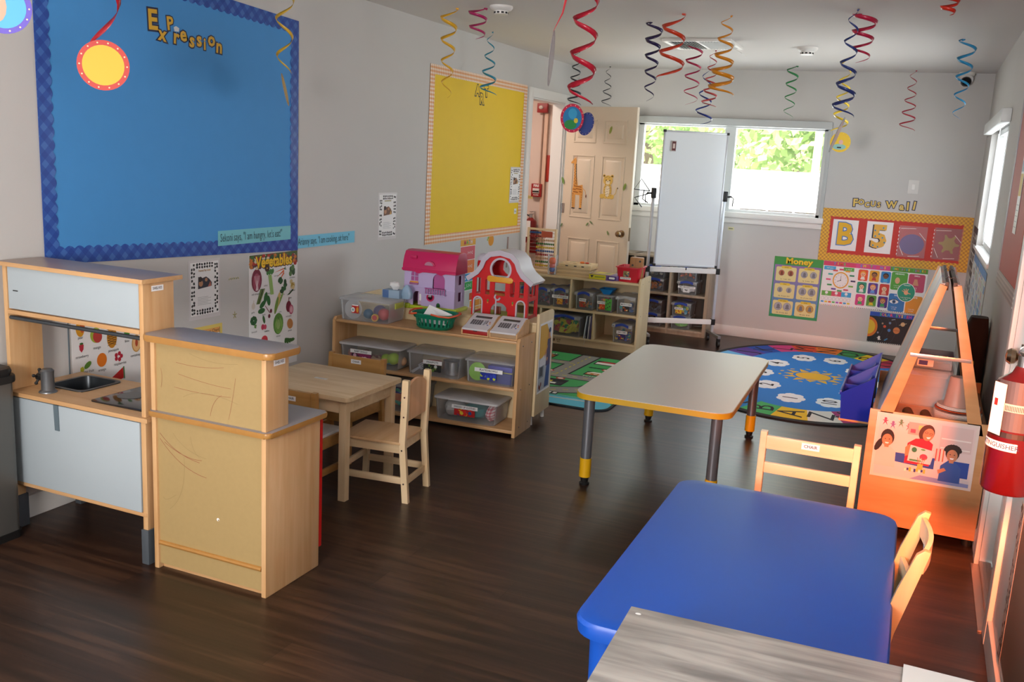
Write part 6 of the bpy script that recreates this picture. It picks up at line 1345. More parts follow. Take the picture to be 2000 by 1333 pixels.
s.line([(-0.127, 0.225), (-0.073, 0.222)], 0.006, pc('#a8603a'), 5); s.line([(-0.085, 0.275), (-0.025, 0.295)], 0.004, pc('#e0d0a8'), 5); s.line([(-0.15, 0.315), (-0.12, 0.322)], 0.004, pc('#b8d0e8'), 5)
s.ell(-0.235, 0.150, 0.010, 0.011, PAPER, 5, 10); s.rect(-0.243, 0.125, -0.227, 0.142, PAPER, 5); s.line([(-0.252, 0.145), (-0.218, 0.13)], 0.005, PAPER, 5); s.line([(-0.19, 0.125), (-0.165, 0.145)], 0.010, pc('#3a8ac0'), 5)
for k in range(24): s.rect(-0.33+k*0.0158, 0.099, -0.324+k*0.0158, 0.104, PAPER, 2)
tag(s.build('solar_poster'), 'dark solar system poster low on the back wall partly behind the easel', 'poster')
# ---- switch plate and small sticker
t = thing('switch_plate', 'clear plastic covered light switch plate above the focus board', 'switch', (-0.12, BY, 1.475)); b = MB(); b.box(-0.042, 0.042, -0.006, 0, -0.058, 0.058, mat('#d8d6d2', 0.4), 0.002); b.build('plate', t)
b = MB(); b.box(-0.012, 0.012, -0.010, -0.006, -0.022, 0.022, WHITE, 0.002); b.build('rocker', t)
s = BWS(); s.card(-1.655, 0.985, -1.60, 1.015, mat('#d8d4a8', 0.5), 0.001); s.rect(-1.648, 0.997, -1.61, 1.003, INK, 1); tag(s.build('board_label'), 'small pale yellow label under the window behind the whiteboard frame', 'label')

# ================================================================ RIGHT WALL
def RS(dx=0.0): return Sheet((RX-0.0005-dx, 0, 0), (0, -1, 0))
rm = random.Random(11)
def map_poster(y0, y1, z0, z1, label, cols, seed):
    """sheet on the right wall from y0 (near) to y1 (far)"""
    s = RS(0.0008*(seed % 3)); s.card(-y1, z0, -y0, z1, pc(cols[0]), 0.001); r_ = random.Random(seed)
    nx, nz = max(2, int((y1-y0)/0.07)), max(3, int((z1-z0)/0.06))
    for i in range(nx):
        for j in range(nz):
            if r_.random() < 0.8:
                u = -y1+0.02+(y1-y0-0.04)*i/nx; v = z0+0.02+(z1-z0-0.04)*j/nz; w_ = (y1-y0-0.04)/nx*0.85; h_ = (z1-z0-0.04)/nz*0.8
                s.rect(u, v, u+w_, v+h_, pc(r_.choice(cols)), 1)
                if r_.random() < 0.5: s.ell(u+w_/2, v+h_/2, w_*0.3, h_*0.3, pc(r_.choice(cols)), 2, 8)
    s.rect(-y1, z1-0.05, -y0, z1, pc(cols[-1]), 3)
    return tag(s.build('wall_chart'), label, 'poster', 'charts on the right wall below the side window')
map_poster(7.9, 8.55, 0.62, 1.20, 'dark patterned chart in the back corner of the right wall', ['#c8c4bc', '#2a2c34', '#3a3c48', '#8a8a90', '#6a5a50', '#24262e'], 3)
map_poster(7.1, 7.85, 0.50, 1.02, 'pale chart of small pictures below the far half of the side window', ['#ccd0d0', '#8aa0b4', '#c8a890', '#a8b8a0', '#d8d0c0', '#5a86b0'], 4)
map_poster(6.2, 7.05, 0.42, 1.02, 'blue bordered map chart below the near half of the side window', ['#d0d4cc', '#7aa0c8', '#d8b0a0', '#b8c8a0', '#c8c0d0', '#3f7fb8'], 5)
t = thing('red_bulletin_board', 'coral red bulletin board on the right wall near the exit door', 'bulletin board', (RX, 5.0, 1.1))
s = RS(); s.card(-5.42, 1.12, -4.42, 2.15, mat('#b4493c', 0.6, name='coral_paper'), 0.0015); wb(s, 'backing_paper', t)
ST = gingham('stone_border', '#b8aca4', '#9a8e88', '#d0c6be', 24, 'Y', 'Z', True, 0.5)
b = MB(); b.box(RX-0.004, RX-0.001, 4.40, 5.45, 1.04, 1.12, ST); wb(b, 'patterned_border', t)
b = MB(); b.box(RX-0.0045, RX-0.001, 5.38, 5.45, 1.12, 2.15, mat('#9a8f98', 0.5)); wb(b, 'patterned_border', t)
s = RS(0.003); s.card(-4.93, 1.33, -4.78, 1.72, mat('#c8c0bc', 0.4), 0.001); s.rect(-4.92, 1.50, -4.79, 1.60, pc('#e0b83a'), 1); s.rect(-4.92, 1.61, -4.79, 1.66, pc('#8a9ab0'), 1)
for k in range(5): s.line([(-4.91, 1.36+k*0.025), (-4.80, 1.36+k*0.025)], 0.003, pc('#8a8488'), 1)
tag(s.build('clipped_notice'), 'narrow notice with a yellow stripe on the coral red board', 'notice')
# low brown board with animal print border near the bottom right
t = thing('low_brown_board', 'brown board with animal print border low on the right wall near the photographer', 'board', (RX, 2.5, 0.12))
b = MB(); b.box(RX-0.006, RX-0.001, 1.9, 3.02, 0.14, 0.62, mat('#6b584c', 0.5, name='brown_paper')); wb(b, 'backing_paper', t)
s = RS(0.006); s.card(-3.08, 0.12, -3.0, 0.62, mat('#b0a49c', 0.5), 0.001); r_ = random.Random(9)
for k in range(60): s.ell(-3.075+r_.random()*0.07, 0.125+r_.random()*0.49, 0.008, 0.006, pc('#3a2418'), 1+0.01*k, 7)
wb(s, 'animal_print_border', t)

# ================================================================ BINS AND TOYS
def holed(b, outer, holes, depth, m, M, res=1):
    """flat plate with holes (2D outlines) of a given depth, local Z from 0 to depth"""
    cu = bpy.data.curves.new('h', 'CURVE'); cu.dimensions = '2D'; cu.fill_mode = 'BOTH'; cu.extrude = depth/2
    for pts in [outer]+holes:
        sp = cu.splines.new('POLY'); sp.points.add(len(pts)-1); sp.use_cyclic_u = True
        for i, p in enumerate(pts): sp.points[i].co = (p[0], p[1], 0, 1)
    o = bpy.data.objects.new('h', cu); me = o.to_mesh(); M2 = M @ Matrix.Translation((0, 0, depth/2))
    V = [b.bm.verts.new(M2 @ v.co) for v in me.vertices]; i = b.mi(m)
    for p in me.polygons:
        try: b.bm.faces.new([V[j] for j in p.vertices]).material_index = i
        except ValueError: pass
    o.to_mesh_clear(); bpy.data.objects.remove(o); bpy.data.curves.remove(cu)
def arch(u0, u1, v0, v1, n=8):
    r = (u1-u0)/2; return [(u0, v0), (u1, v0)]+[((u0+u1)/2+r*math.cos(PI*k/n), v1-r+r*math.sin(PI*k/n)) for k in range(n+1)]
def rect4(u0, v0, u1, v1): return [(u0, v0), (u1, v0), (u1, v1), (u0, v1)]
def circ(u, v, r, n=24): return [(u+r*math.cos(2*PI*k/n), v+r*math.sin(2*PI*k/n)) for k in range(n)]
BLH = mat('#23409c', 0.4, name='blue_handle'); WLID = mat('#c9c8c8', 0.4, name='white_lid')
def rnd_pile(w, d, h, cols, seed, n=70, s=0.018, mode='mix'):
    b = MB(); r_ = random.Random(seed); ms = [mat(c, 0.45) for c in cols]
    for k in range(n):
        x, y = r_.uniform(-w/2+s, w/2-s), r_.uniform(-d/2+s, d/2-s); z = r_.uniform(s, max(s+0.001, h-s)) ; q = s*r_.uniform(0.7, 1.3)
        if k > n*0.35: y = -d/2+s+abs(r_.gauss(0, 0.01))
        m = r_.choice(ms)
        if mode == 'ball' or (mode == 'mix' and k % 3 == 0): b.ball((x, y, z), q*0.6, m, seg=8, rg=5)
        else: b.box(-q/2, q/2, -q/2, q/2, -q/2, q/2, m, M=Matrix.Translation((x, y, z)) @ Matrix.Rotation(r_.uniform(0, 3), 4, (r_.random(), r_.random(), 1)))
    return b
def clear_bin(name, label, loc, w, d, h, rz=0.0, lid='clear', handle=None, text=None, tw=0.6, pic=None, group=None, tv=0.55, pile=None, pseed=1, plabel=None, tu=0.0, ph=0.7, ps=0.018, pn=60, pmode='mix'):
    t = thing(name, label, 'bin', loc, rz, group)
    b = MB(); k = 0.90; th_ = 0.004
    def rg_(sx, sy, z, r_): return [(p[0], p[1], z) for p in rpoly(-w/2*sx, -d/2*sy, w/2*sx, d/2*sy, r_, 4)]
    b.rings([rg_(k*0.97, k*0.97, 0.0, 0.02), rg_(k, k, 0.006, 0.022), rg_(0.955, 0.955, h*0.86, 0.024), rg_(0.985, 0.985, h*0.865, 0.026), rg_(0.985, 0.985, h*0.90, 0.026), rg_(0.955-2*th_/w, 0.955-2*th_/d, h*0.90, 0.022), rg_(k-2*th_/w, k-2*th_/d, th_, 0.018)], CLEAR)
    b.build('tub', t)
    b = MB(); lm = {'clear': CLEARLID, 'white': WLID, 'frost': CLEARLID}[lid]
    b.rings([rg_(1.0, 1.0, h*0.905, 0.028), rg_(1.0, 1.0, h*0.96, 0.028), rg_(0.97, 0.97, h*0.985, 0.026), rg_(0.88, 0.86, h*0.985, 0.02), rg_(0.86, 0.84, h*1.0, 0.02)], lm); b.build('lid', t)
    if handle:
        for sy in (-1, 1):
            b = MB(); n = 8; hm = BLH if handle == 'blue' else CLEARLID
            rs = []
            for i in range(n+1):
                q = i/n; x = -w*0.31+w*0.62*q; z = h*0.86+h*0.10*math.sin(PI*q)
                rs.append([(x, sy*(d/2+0.002), z-0.011), (x, sy*(d/2+0.010), z-0.011), (x, sy*(d/2+0.010), z+0.006), (x, sy*(d/2+0.002), z+0.010)])
            b.rings(rs, hm); b.build('handle', t)
            for sx in (-1, 1):
                b = MB(); b.box(sx*w*0.40-w*0.085, sx*w*0.40+w*0.085, sy*d/2-0.004, sy*d/2+0.010 if sy > 0 else sy*d/2-0.010, h*0.80, h*0.96, CLEARLID, 0.003); b.build('latch', t)
    if text:
        s = Sheet((tu*w, -d/2*(k+0.055*tv)-0.0045, h*tv), (1, 0, 0)); hh = min(0.026, h*0.16)
        W2 = w*tw/2; s.rect(-W2, -hh/2, W2, hh/2, PAPER, 1); s.text(text, 0, 0, hh*0.50, INK, 2, xs=min(1.0, w*tw*0.92/(len(text)*hh*0.50*0.88)), off=0.015)
        if pic:
            r_ = random.Random(len(text)); y0 = -hh/2-h*0.30
            if pic != 'none':
                s.rect(-w*0.16, y0, w*0.16, -hh/2-0.002, pc(pic[0]), 1)
                for q in range(16): s.ell(r_.uniform(-w*0.13, w*0.13), r_.uniform(y0+0.006, -hh/2-0.008), w*0.028, w*0.028, pc(r_.choice(pic)), 2+q*0.02, 8)
        s.build('name_label', t)
    if pile:
        o = rnd_pile(w*k*0.90, d*k*0.90, h*ph, pile, pseed, pn, ps, pmode).build(plabel[0] if plabel else 'toy_pieces', loc=(loc[0], loc[1], loc[2]+0.006), rot=(0, 0, rz), smooth=None)
        tag(o, plabel[1], 'toys', kind='stuff')
    return t
RS_ = Matrix.Rotation(ang, 3, 'Z')
def SL(x, y, z): v = RS_ @ Vector((x, y, 0)); return (SHX+v.x, SHY+v.y, z)
clear_bin('storage_bin', 'white lidded clear bin labelled baby dolls on the middle shelf', SL(-0.955, 0.135, 0.2805), 0.42, 0.235, 0.135, ang, 'white', None, 'BABY DOLLS', 0.34, ['#8c2a5c', '#d8a8c0', '#3a2430', '#e8e0e4'], 'large clear bins on the low maple shelf', tu=-0.12, tv=0.66)
clear_bin('storage_bin', 'grey lidded clear bin labelled pan and pots on the middle shelf', SL(-0.535, 0.135, 0.2805), 0.355, 0.235, 0.14, ang, 'clear', None, 'PAN/POTS', 0.34, ['#2a2c28', '#6a8a3c', '#d8dcd8', '#1a1c1a'], 'large clear bins on the low maple shelf', tv=0.60)
clear_bin('storage_bin', 'clear bin labelled plates and bowls at the right end of the middle shelf', SL(-0.185, 0.135, 0.2805), 0.31, 0.235, 0.14, ang, 'clear', None, 'PLATES/BOWLS', 0.55, ['#1c2f9c', '#c8d820', '#2a48c0'], 'large clear bins on the low maple shelf', tv=0.58)
clear_bin('storage_bin', 'white lidded clear bin of dress up clothes on the bottom shelf', SL(-0.32, 0.135, 0.0385), 0.405, 0.24, 0.135, ang, 'white', None, 'DRESSED UP CLOTHES', 0.40, ['#b81c1c', '#d8281c', '#2a4a8a', '#e0c030'], 'large clear bins on the low maple shelf', tv=0.66)
clear_bin('storage_bin', 'clear bin of toy food on the bottom shelf behind the pine table', SL(-0.83, 0.135, 0.0385), 0.46, 0.235, 0.17, ang, 'clear', None, None, group='large clear bins on the low maple shelf', pile=['#d88a5c', '#1f7a5c', '#2a3a9a', '#c85a4a', '#e0b088', '#2a9a80'], pseed=4, plabel=('toy_food', 'mixed toy food pieces inside the bottom shelf bin behind the pine table'), ph=0.75, ps=0.06, pn=40)
# contents of the big bins
def item(name, label, cat, bm, loc, rz=0.0, group=None): return tag(bm.build(name, loc=loc, rot=(0, 0, rz)), label, cat, group)
for x, r_, c, lb in ((-0.815, 0.036, '#a8cc28', 'larger lime green ball inside the baby dolls bin'), (-0.865, 0.030, '#b4d43c', 'smaller lime green ball inside the baby dolls bin')):
    b = MB(); b.ball((0, 0, 0), r_, mat(c, 0.5), seg=16, rg=10); item('toy_ball', lb, 'ball', b, SL(x, 0.075, 0.2855+r_+0.02), ang, 'balls in the baby dolls bin')
def doll(label, loc, skin, cloth, flip=1):
    t = thing('baby_doll', label, 'doll', loc, ang, group='baby dolls in the bin')
    b = MB(); b.ball((0, 0, 0.035), 0.030, mat(cloth, 0.7), (2.0, 0.9, 0.9), 14, 9); b.build('body', t)
    b = MB(); b.ball((flip*0.082, 0, 0.04), 0.030, mat(skin, 0.6), seg=14, rg=10); b.build('head', t)
    for q in (-1, 1):
        b = MB(); b.tube([(-flip*0.04, q*0.018, 0.03), (-flip*0.08, q*0.024, 0.03), (-flip*0.105, q*0.02, 0.045)], [0.014, 0.012, 0.010], mat(skin, 0.6), 8); b.build('leg', t)
        b = MB(); b.tube([(flip*0.03, q*0.02, 0.045), (flip*0.01, q*0.036, 0.055), (flip*-0.01, q*0.03, 0.06)], [0.011, 0.010, 0.008], mat(skin, 0.6), 8); b.build('arm', t)
doll('baby doll in pale blue clothes inside the baby dolls bin', SL(-0.86, 0.11, 0.2855), '#d8b08c', '#5aa8c0', 1)
doll('baby doll in dusky pink clothes at the left inside the baby dolls bin', SL(-1.05, 0.14, 0.2855), '#a86a58', '#8c4a50', -1)
t = thing('toy_pot', 'shiny steel toy cooking pot inside the pan and pots bin', 'pot', SL(-0.455, 0.13, 0.2855), ang); b = MB(); b.lathe([(0.052, 0), (0.055, 0.004), (0.055, 0.078), (0.058, 0.082), (0.053, 0.08), (0.053, 0.006)], STEEL, 24); b.build('body', t)
b = MB(); b.tube([(0.055, 0, 0.06), (0.07, 0.01, 0.062), (0.07, -0.01, 0.062), (0.055, -0.012, 0.06)], 0.003, STEEL, 6); b.build('handle', t)
t = thing('toy_spatula', 'pale slotted toy spatula inside the pan and pots bin', 'spatula', SL(-0.61, 0.045, 0.288), ang)
b = MB(); M = XF((-0.05, 0, 0.01), (0.8, 0, 0.55), (-0.55, 0, 0.8)); holed(b, rect4(0.04, -0.018, 0.095, 0.018), [rect4(0.05, -0.012+q*0.010, 0.088, -0.008+q*0.010) for q in range(3)], 0.003, mat('#b4b8c0', 0.4), M); b.build('blade', t)
b = MB(); b.prism([(-0.02, -0.009), (0.04, -0.006), (0.04, 0.006), (-0.02, 0.009)], 0, 0.004, mat('#b4b8c0', 0.4), M=M); b.build('handle', t)
b = MB(); b.lathe([(0.025, 0), (0.048, 0.010), (0.060, 0.045), (0.057, 0.045), (0.045, 0.012), (0.022, 0.004)], mat('#b05848', 0.5), 20); item('toy_bowl', 'dull red toy bowl inside the pan and pots bin', 'bowl', b, SL(-0.44, 0.05, 0.2955) if False else SL(-0.61, 0.175, 0.2865))
b = MB(); b.lathe([(0.048, 0), (0.052, 0.004), (0.046, 0.007), (0.0, 0.005)], mat('#8cc83c', 0.45), 28); o = item('toy_plate', 'lime green toy plate leaning inside the plates and bowls bin', 'plate', b, SL(-0.265, 0.055, 0.342), ang); o.rotation_euler = (math.radians(82), 0, ang)
b = MB(); b.rings([ring(-0.07, -0.07, 0.07, 0.07, 0.015, 0), ring(-0.075, -0.075, 0.075, 0.075, 0.015, 0.06), ring(-0.075, -0.075, 0.075, 0.075, 0.015, 0.063), ring(-0.07, -0.07, 0.07, 0.07, 0.015, 0.063)], mat('#1c2a7c', 0.45)); item('blue_tub', 'dark blue plastic tub inside the plates and bowls bin', 'tub', b, SL(-0.13, 0.13, 0.2855), ang)
b = MB(); b.box(-0.076, 0.076, -0.076, 0.076, 0.0, 0.006, mat('#a8a040', 0.45), 0.002); b.box(-0.074, 0.074, -0.074, 0.074, 0.006, 0.036, mat('#3a3aa0', 0.45), 0.004); item('stacked_tray', 'violet tray on the dark blue tub inside the plates and bowls bin', 'tray', b, SL(-0.13, 0.13, 0.3495), ang)
def cloth_lump(name, label, loc, w, d, h, m, seed):
    b = MB(); r_ = random.Random(seed); n = 14; rows = []
    for j in range(7):
        th = PI*(j+0.5)/7; rows.append([(w*math.sin(th)*math.cos(2*PI*i/n)*(1+r_.uniform(-0.12, 0.12)), d*math.sin(th)*math.sin(2*PI*i/n)*(1+r_.uniform(-0.12, 0.12)), h-h*math.cos(th)*(1+r_.uniform(-0.05, 0.05))) for i in range(n)])
    b.rings(rows, m); return tag(b.build(name, loc=loc, rot=(0, 0, ang)), label, 'clothes', 'dress up clothes in the bin')
cloth_lump('folded_cloth', 'white crumpled cloth inside the dress up clothes bin', SL(-0.425, 0.125, 0.045), 0.062, 0.088, 0.050, mat('#d4d2ce', 0.8, bump=0.5), 2)
cloth_lump('folded_cloth', 'teal cloth inside the dress up clothes bin', SL(-0.285, 0.125, 0.045), 0.070, 0.090, 0.050, mat('#2f8c8c', 0.8, bump=0.5), 3)
cloth_lump('folded_cloth', 'red checked cloth inside the dress up clothes bin', SL(-0.185, 0.120, 0.045), 0.032, 0.082, 0.048, gingham('red_check', '#e8d8d8', '#d08088', '#b83848', 60, 'X', 'Z', False, 0.8), 4)
# top of the low shelf
t = clear_bin('storage_bin', 'clear toy box with latched lid on the left end of the shelf top', SL(-0.99, 0.125, 0.553), 0.35, 0.235, 0.135, ang, 'clear', None, None)
s = Sheet((-0.055, -0.113, 0.068), (1, 0, 0)); s.rect(-0.022, -0.022, 0.025, 0.025, pc('#b81c18'), 1); s.ell(-0.014, -0.002, 0.013, 0.015, PAPER, 2, 16); s.ell(-0.014, -0.002, 0.007, 0.008, pc('#8ab0b0'), 3, 12); s.ell(0.015, 0.0, 0.007, 0.017, pc('#e0a030'), 2, 12); s.rect(-0.02, 0.022, 0.02, 0.028, PAPER, 2); s.build('sticker', t)
b = MB(); b.box(0.172, 0.180, -0.05, 0.05, 0.085, 0.118, mat('#b0b84a', 0.4), 0.003); b.build('latch', t)
b = MB(); b.lathe([(0.056, 0), (0.058, 0.003), (0.052, 0.006), (0.0, 0.005)], CLEARLID, 32); o = item('clear_plate', 'round frosted plate standing inside the toy box at its left', 'plate', b, SL(-1.075, 0.045, 0.616), ang); o.rotation_euler = (math.radians(86), 0, ang)
for x, y, z, r_, c, lb in ((-0.90, 0.10, 0.05, 0.036, '#b83a3c', 'red toy ball inside the toy box on the shelf top'), (-0.955, 0.15, 0.045, 0.040, '#4a3c6c', 'dark violet ball inside the toy box on the shelf top'), (-1.0, 0.09, 0.035, 0.030, '#2a5c7c', 'deep blue ball inside the toy box on the shelf top'), (-0.875, 0.165, 0.035, 0.030, '#a83038', 'crimson ball at the right inside the toy box on the shelf top')):
    b = MB(); b.ball((0, 0, 0), r_, mat(c, 0.5), seg=16, rg=10); item('toy_ball', lb, 'ball', b, SL(x, y, 0.559+r_), 0, 'balls in the toy box')
b = MB(); b.lathe([(0.022, -0.006), (0.022, 0.006)], mat('#d8b030', 0.4), 20, M=Matrix.Rotation(PI/2, 4, 'X')); b.lathe([(0.016, -0.008), (0.016, 0.008)], mat('#c03028', 0.4), 20, M=Matrix.Rotation(PI/2, 4, 'X')); item('toy_disc', 'red and yellow round toy disc at the front of the toy box', 'toy', b, SL(-0.925, 0.037, 0.5815), ang)
# tissue box on the toy box
t = thing('tissue_box', 'blue and white tissue box with a tissue standing on the toy box', 'tissue box', SL(-0.885, 0.185, 0.6885), ang)
b = MB(); b.box(-0.055, 0.055, -0.035, 0.035, 0, 0.048, mat('#8ea6bc', 0.6), 0.002); b.box(-0.056, -0.015, -0.0355, 0.0355, 0.001, 0.047, mat('#4a6a9c', 0.6), 0.002); b.build('box', t)
b = MB(); r_ = random.Random(2); rows = []
for j, (q, z) in enumerate(((0.012, 0.047), (0.022, 0.058), (0.034, 0.072), (0.030, 0.088), (0.016, 0.094))): rows.append([((q+r_.uniform(-0.004, 0.004))*math.cos(2*PI*i/12)+0.008, (q*0.6+r_.uniform(-0.004, 0.004))*math.sin(2*PI*i/12), z+r_.uniform(-0.003, 0.003)) for i in range(12)])
b.rings(rows, mat('#d8d8d8', 0.9)); b.build('tissue', t)
b = MB(); b.rings([ring(-0.028, -0.02, 0.028, 0.02, 0.012, 0), ring(-0.034, -0.022, 0.034, 0.022, 0.014, 0.03), ring(-0.026, -0.016, 0.022, 0.016, 0.010, 0.06), ring(-0.010, -0.006, 0.006, 0.006, 0.003, 0.082)], clear('blue_film', '#a8c8e0', 0.6)); item('plastic_bag', 'small pale blue plastic bag behind the toy box beside the tissue box', 'bag', b, SL(-0.80, 0.195, 0.6885), ang)

# green shopping basket
t = thing('toy_basket', 'green toy shopping basket with orange handles holding paper on the shelf top', 'basket', SL(-0.565, 0.10, 0.553), ang)
GB = mat('#0f7a5c', 0.4, name='green_plastic'); b = MB(); n = 28
def oval(rx, ry, z, n=28, p=2.6): return [(rx*math.copysign(abs(math.cos(2*PI*i/n))**(2/p), math.cos(2*PI*i/n)), ry*math.copysign(abs(math.sin(2*PI*i/n))**(2/p), math.sin(2*PI*i/n)), z) for i in range(n)]
b.rings([oval(0.095, 0.068, 0), oval(0.108, 0.078, 0.012), oval(0.110, 0.080, 0.018), oval(0.096, 0.066, 0.018), oval(0.094, 0.064, 0.004)], GB)
# slatted wall: vertical ribs
for i in range(26):
    a, a2 = i/26, (i+0.55)/26
    for (p, q) in ((a, a2),):
        P0 = [(0.110*math.cos(2*PI*w_), 0.080*math.sin(2*PI*w_)) for w_ in (p, q)]; P1 = [(0.122*math.cos(2*PI*w_), 0.090*math.sin(2*PI*w_)) for w_ in (p, q)]
        b.rings([[(P0[0][0], P0[0][1], 0.016), (P0[1][0], P0[1][1], 0.016), (P0[1][0]*0.965, P0[1][1]*0.965, 0.016), (P0[0][0]*0.965, P0[0][1]*0.965, 0.016)], [(P1[0][0], P1[0][1], 0.068), (P1[1][0], P1[1][1], 0.068), (P1[1][0]*0.965, P1[1][1]*0.965, 0.068), (P1[0][0]*0.965, P1[0][1]*0.965, 0.068)]], GB)
b.rings([oval(0.119, 0.087, 0.062), oval(0.124, 0.092, 0.064), oval(0.130, 0.098, 0.086), oval(0.134, 0.102, 0.088), oval(0.133, 0.101, 0.092), oval(0.125, 0.093, 0.091), oval(0.118, 0.086, 0.064)], GB, closed=True)
b.build('basket_body', t)
OH = mat('#d8562a', 0.4)
for sx in (-1, 1):
    b = MB(); b.tube([(sx*0.02 if sx > 0 else sx*0.07, -0.102, 0.094), (sx*0.07 if sx > 0 else sx*0.10, -0.104, 0.088), (sx*0.125, -0.085, 0.085), (sx*0.148, -0.03, 0.09), (sx*0.148, 0.03, 0.094), (sx*0.12, 0.07, 0.094)], 0.0055, OH, 8); b.build('handle', t)
b = MB(); b.rings([[(-0.08, -0.05, 0.03), (0.09, -0.055, 0.03), (0.095, 0.03, 0.078), (-0.06, 0.045, 0.118)], [(-0.08, -0.052, 0.034), (0.09, -0.057, 0.034), (0.095, 0.028, 0.082), (-0.06, 0.043, 0.122)]], PAPER)
o = item('folded_paper', 'folded white paper with a line drawing inside the green basket', 'paper', b, SL(-0.565, 0.10, 0.555), ang)

# cash registers
def register(label, loc, drawer):
    t = thing('toy_cash_register', label, 'toy cash register', loc, ang, group='wooden toy cash registers')
    for sx in (-1, 1):
        b = MB(); b.prism([(0, 0), (0.19, 0), (0.19, 0.095), (0.15, 0.098), (0.045, 0.045), (0, 0.036)], -0.004, 0.004, MAPLE, M=XF((sx*0.080, -0.095, 0), (0, 1, 0), (0, 0, 1)), bev=0.0015); b.build('side_panel', t)
    b = MB(); b.box(-0.076, 0.076, -0.093, 0.093, 0, 0.006, MAPLE); b.box(-0.076, 0.076, 0.086, 0.093, 0.006, 0.088, MAPLE); b.build('base', t)
    b = MB(); b.box(-0.075, 0.075, -0.092, -0.03, 0.007, 0.030, mat('#a01a1a', 0.4) if drawer else mat('#a88a68', 0.6), 0.001)
    if drawer: b.box(-0.012, 0.012, -0.0935, -0.091, 0.024, 0.031, BLACK)
    b.build('drawer', t)
    b = MB(); w_ = 0.077
    b.rings([[(-w_, -0.100, 0.030), (w_, -0.100, 0.030), (w_, -0.100, 0.040), (-w_, -0.100, 0.040)], [(-w_, -0.05, 0.034), (w_, -0.05, 0.034), (w_, -0.05, 0.052), (-w_, -0.05, 0.052)], [(-w_, 0.06, 0.070), (w_, 0.06, 0.070), (w_, 0.055, 0.094), (-w_, 0.055, 0.094)], [(-w_, 0.085, 0.075), (w_, 0.085, 0.075), (w_, 0.085, 0.100), (-w_, 0.085, 0.100)]], mat('#d0cfd2', 0.4)); b.build('keypad_body', t)
    V_ = Vector((0, 0.105, 0.042)).normalized(); s = Sheet((0, -0.05, 0.0525), (1, 0, 0), V_)
    for i in range(5):
        for j in range(4): s.rect(-0.055+i*0.014, 0.008+j*0.013, -0.044+i*0.014, 0.018+j*0.013, mat('#2c2a30', 0.4), 2)
    for j in range(4): s.rect(0.022, 0.008+j*0.013, 0.032, 0.018+j*0.013, mat('#8a8a92', 0.4), 2); s.rect(0.035, 0.022+j*0.010, 0.043, 0.029+j*0.010, mat('#4a484e', 0.4), 2)
    for u, v, c in ((0.052, 0.012, '#2a4aa0'), (0.060, 0.028, '#e0a030'), (0.055, 0.044, '#b03a2a')): s.ell(u, v, 0.005, 0.005, mat(c, 0.4), 2, 12)
    s.rect(-0.05, 0.080, 0.05, 0.102, mat('#4c5250', 0.2), 2); s.build('keypad', t)
    for y, z in ((-0.02, 0.02), (0.05, 0.02)):
        b = MB(); b.lathe([(0.0025, 0), (0.0005, 0.001)], BLACK, 8, M=XF((0.084, y, z), (0, 1, 0), (0, 0, 1))); b.build('screw', t)
register('wooden toy cash register with red drawer on the shelf top', SL(-0.279, 0.115, 0.553), True)
register('wooden toy cash register without a red drawer at the right end of the shelf top', SL(-0.108, 0.115, 0.553), False)

# ---- dollhouse
t = thing('dollhouse', 'lavender toy dollhouse with bright pink roof on the cream cabinet', 'dollhouse', SL(-0.70, 0.36, 0.6185), ang)
LAV = mat('#b9a8d0', 0.45, name='lavender_plastic'); PINK = mat('#c01c58', 0.35, name='pink_plastic'); LIME = mat('#b4c830', 0.4)
b = MB(); b.box(-0.19, 0.19, -0.085, 0.085, 0, 0.022, LIME, 0.008); b.box(-0.19, -0.12, -0.10, -0.07, 0, 0.032, LIME, 0.012); b.build('base', t)
b = MB(); out = rect4(-0.168, 0.02, 0.168, 0.245)
holes = [arch(-0.122, -0.074, 0.170, 0.232), arch(0.022, 0.102, 0.125, 0.225), circ(0.011, 0.078, 0.020), arch(-0.106, -0.050, 0.022, 0.108), arch(0.050, 0.076, 0.022, 0.048)]
holed(b, out, holes, 0.006, LAV, XF((0, -0.075, 0), (1, 0, 0), (0, 0, 1)) @ Matrix.Scale(-1, 4, (0, 0, 1)) if False else Matrix.Translation((0, -0.069, 0)) @ XF((0, 0, 0), (1, 0, 0), (0, 0, 1))); b.build('front_wall', t)
for sx in (-1, 1):
    b = MB(); holed(b, rect4(-0.069, 0.02, 0.07, 0.245), [rect4(-0.02, 0.06, 0.03, 0.115), rect4(-0.02, 0.16, 0.03, 0.215)] if sx > 0 else [], 0.006, LAV, XF((sx*0.165-0.003, 0, 0), (0, 1, 0), (0, 0, 1))); b.build('side_wall', t)
b = MB(); b.box(-0.162, 0.162, -0.069, 0.07, 0.125, 0.130, LAV); b.build('upper_floor', t)
b = MB(); holed(b, rect4(-0.162, 0.02, 0.162, 0.245), [rect4(-0.10, 0.055, -0.078, 0.082), rect4(-0.074, 0.055, -0.052, 0.082), rect4(-0.10, 0.086, -0.078, 0.108), rect4(-0.074, 0.086, -0.052, 0.108), circ(0.011, 0.078, 0.012), rect4(0.03, 0.145, 0.06, 0.165)], 0.005, mat('#b06a98', 0.5), Matrix.Translation((0, 0.07, 0)) @ XF((0, 0, 0), (1, 0, 0), (0, 0, 1))); b.build('rear_wall', t)
b = MB(); b.box(-0.172, 0.172, -0.078, -0.0755, 0.126, 0.134, LAV, 0.001); b.build('ledge', t)
b = MB(); M = XF((0, -0.076, 0), (1, 0, 0), (0, 0, 1)); 
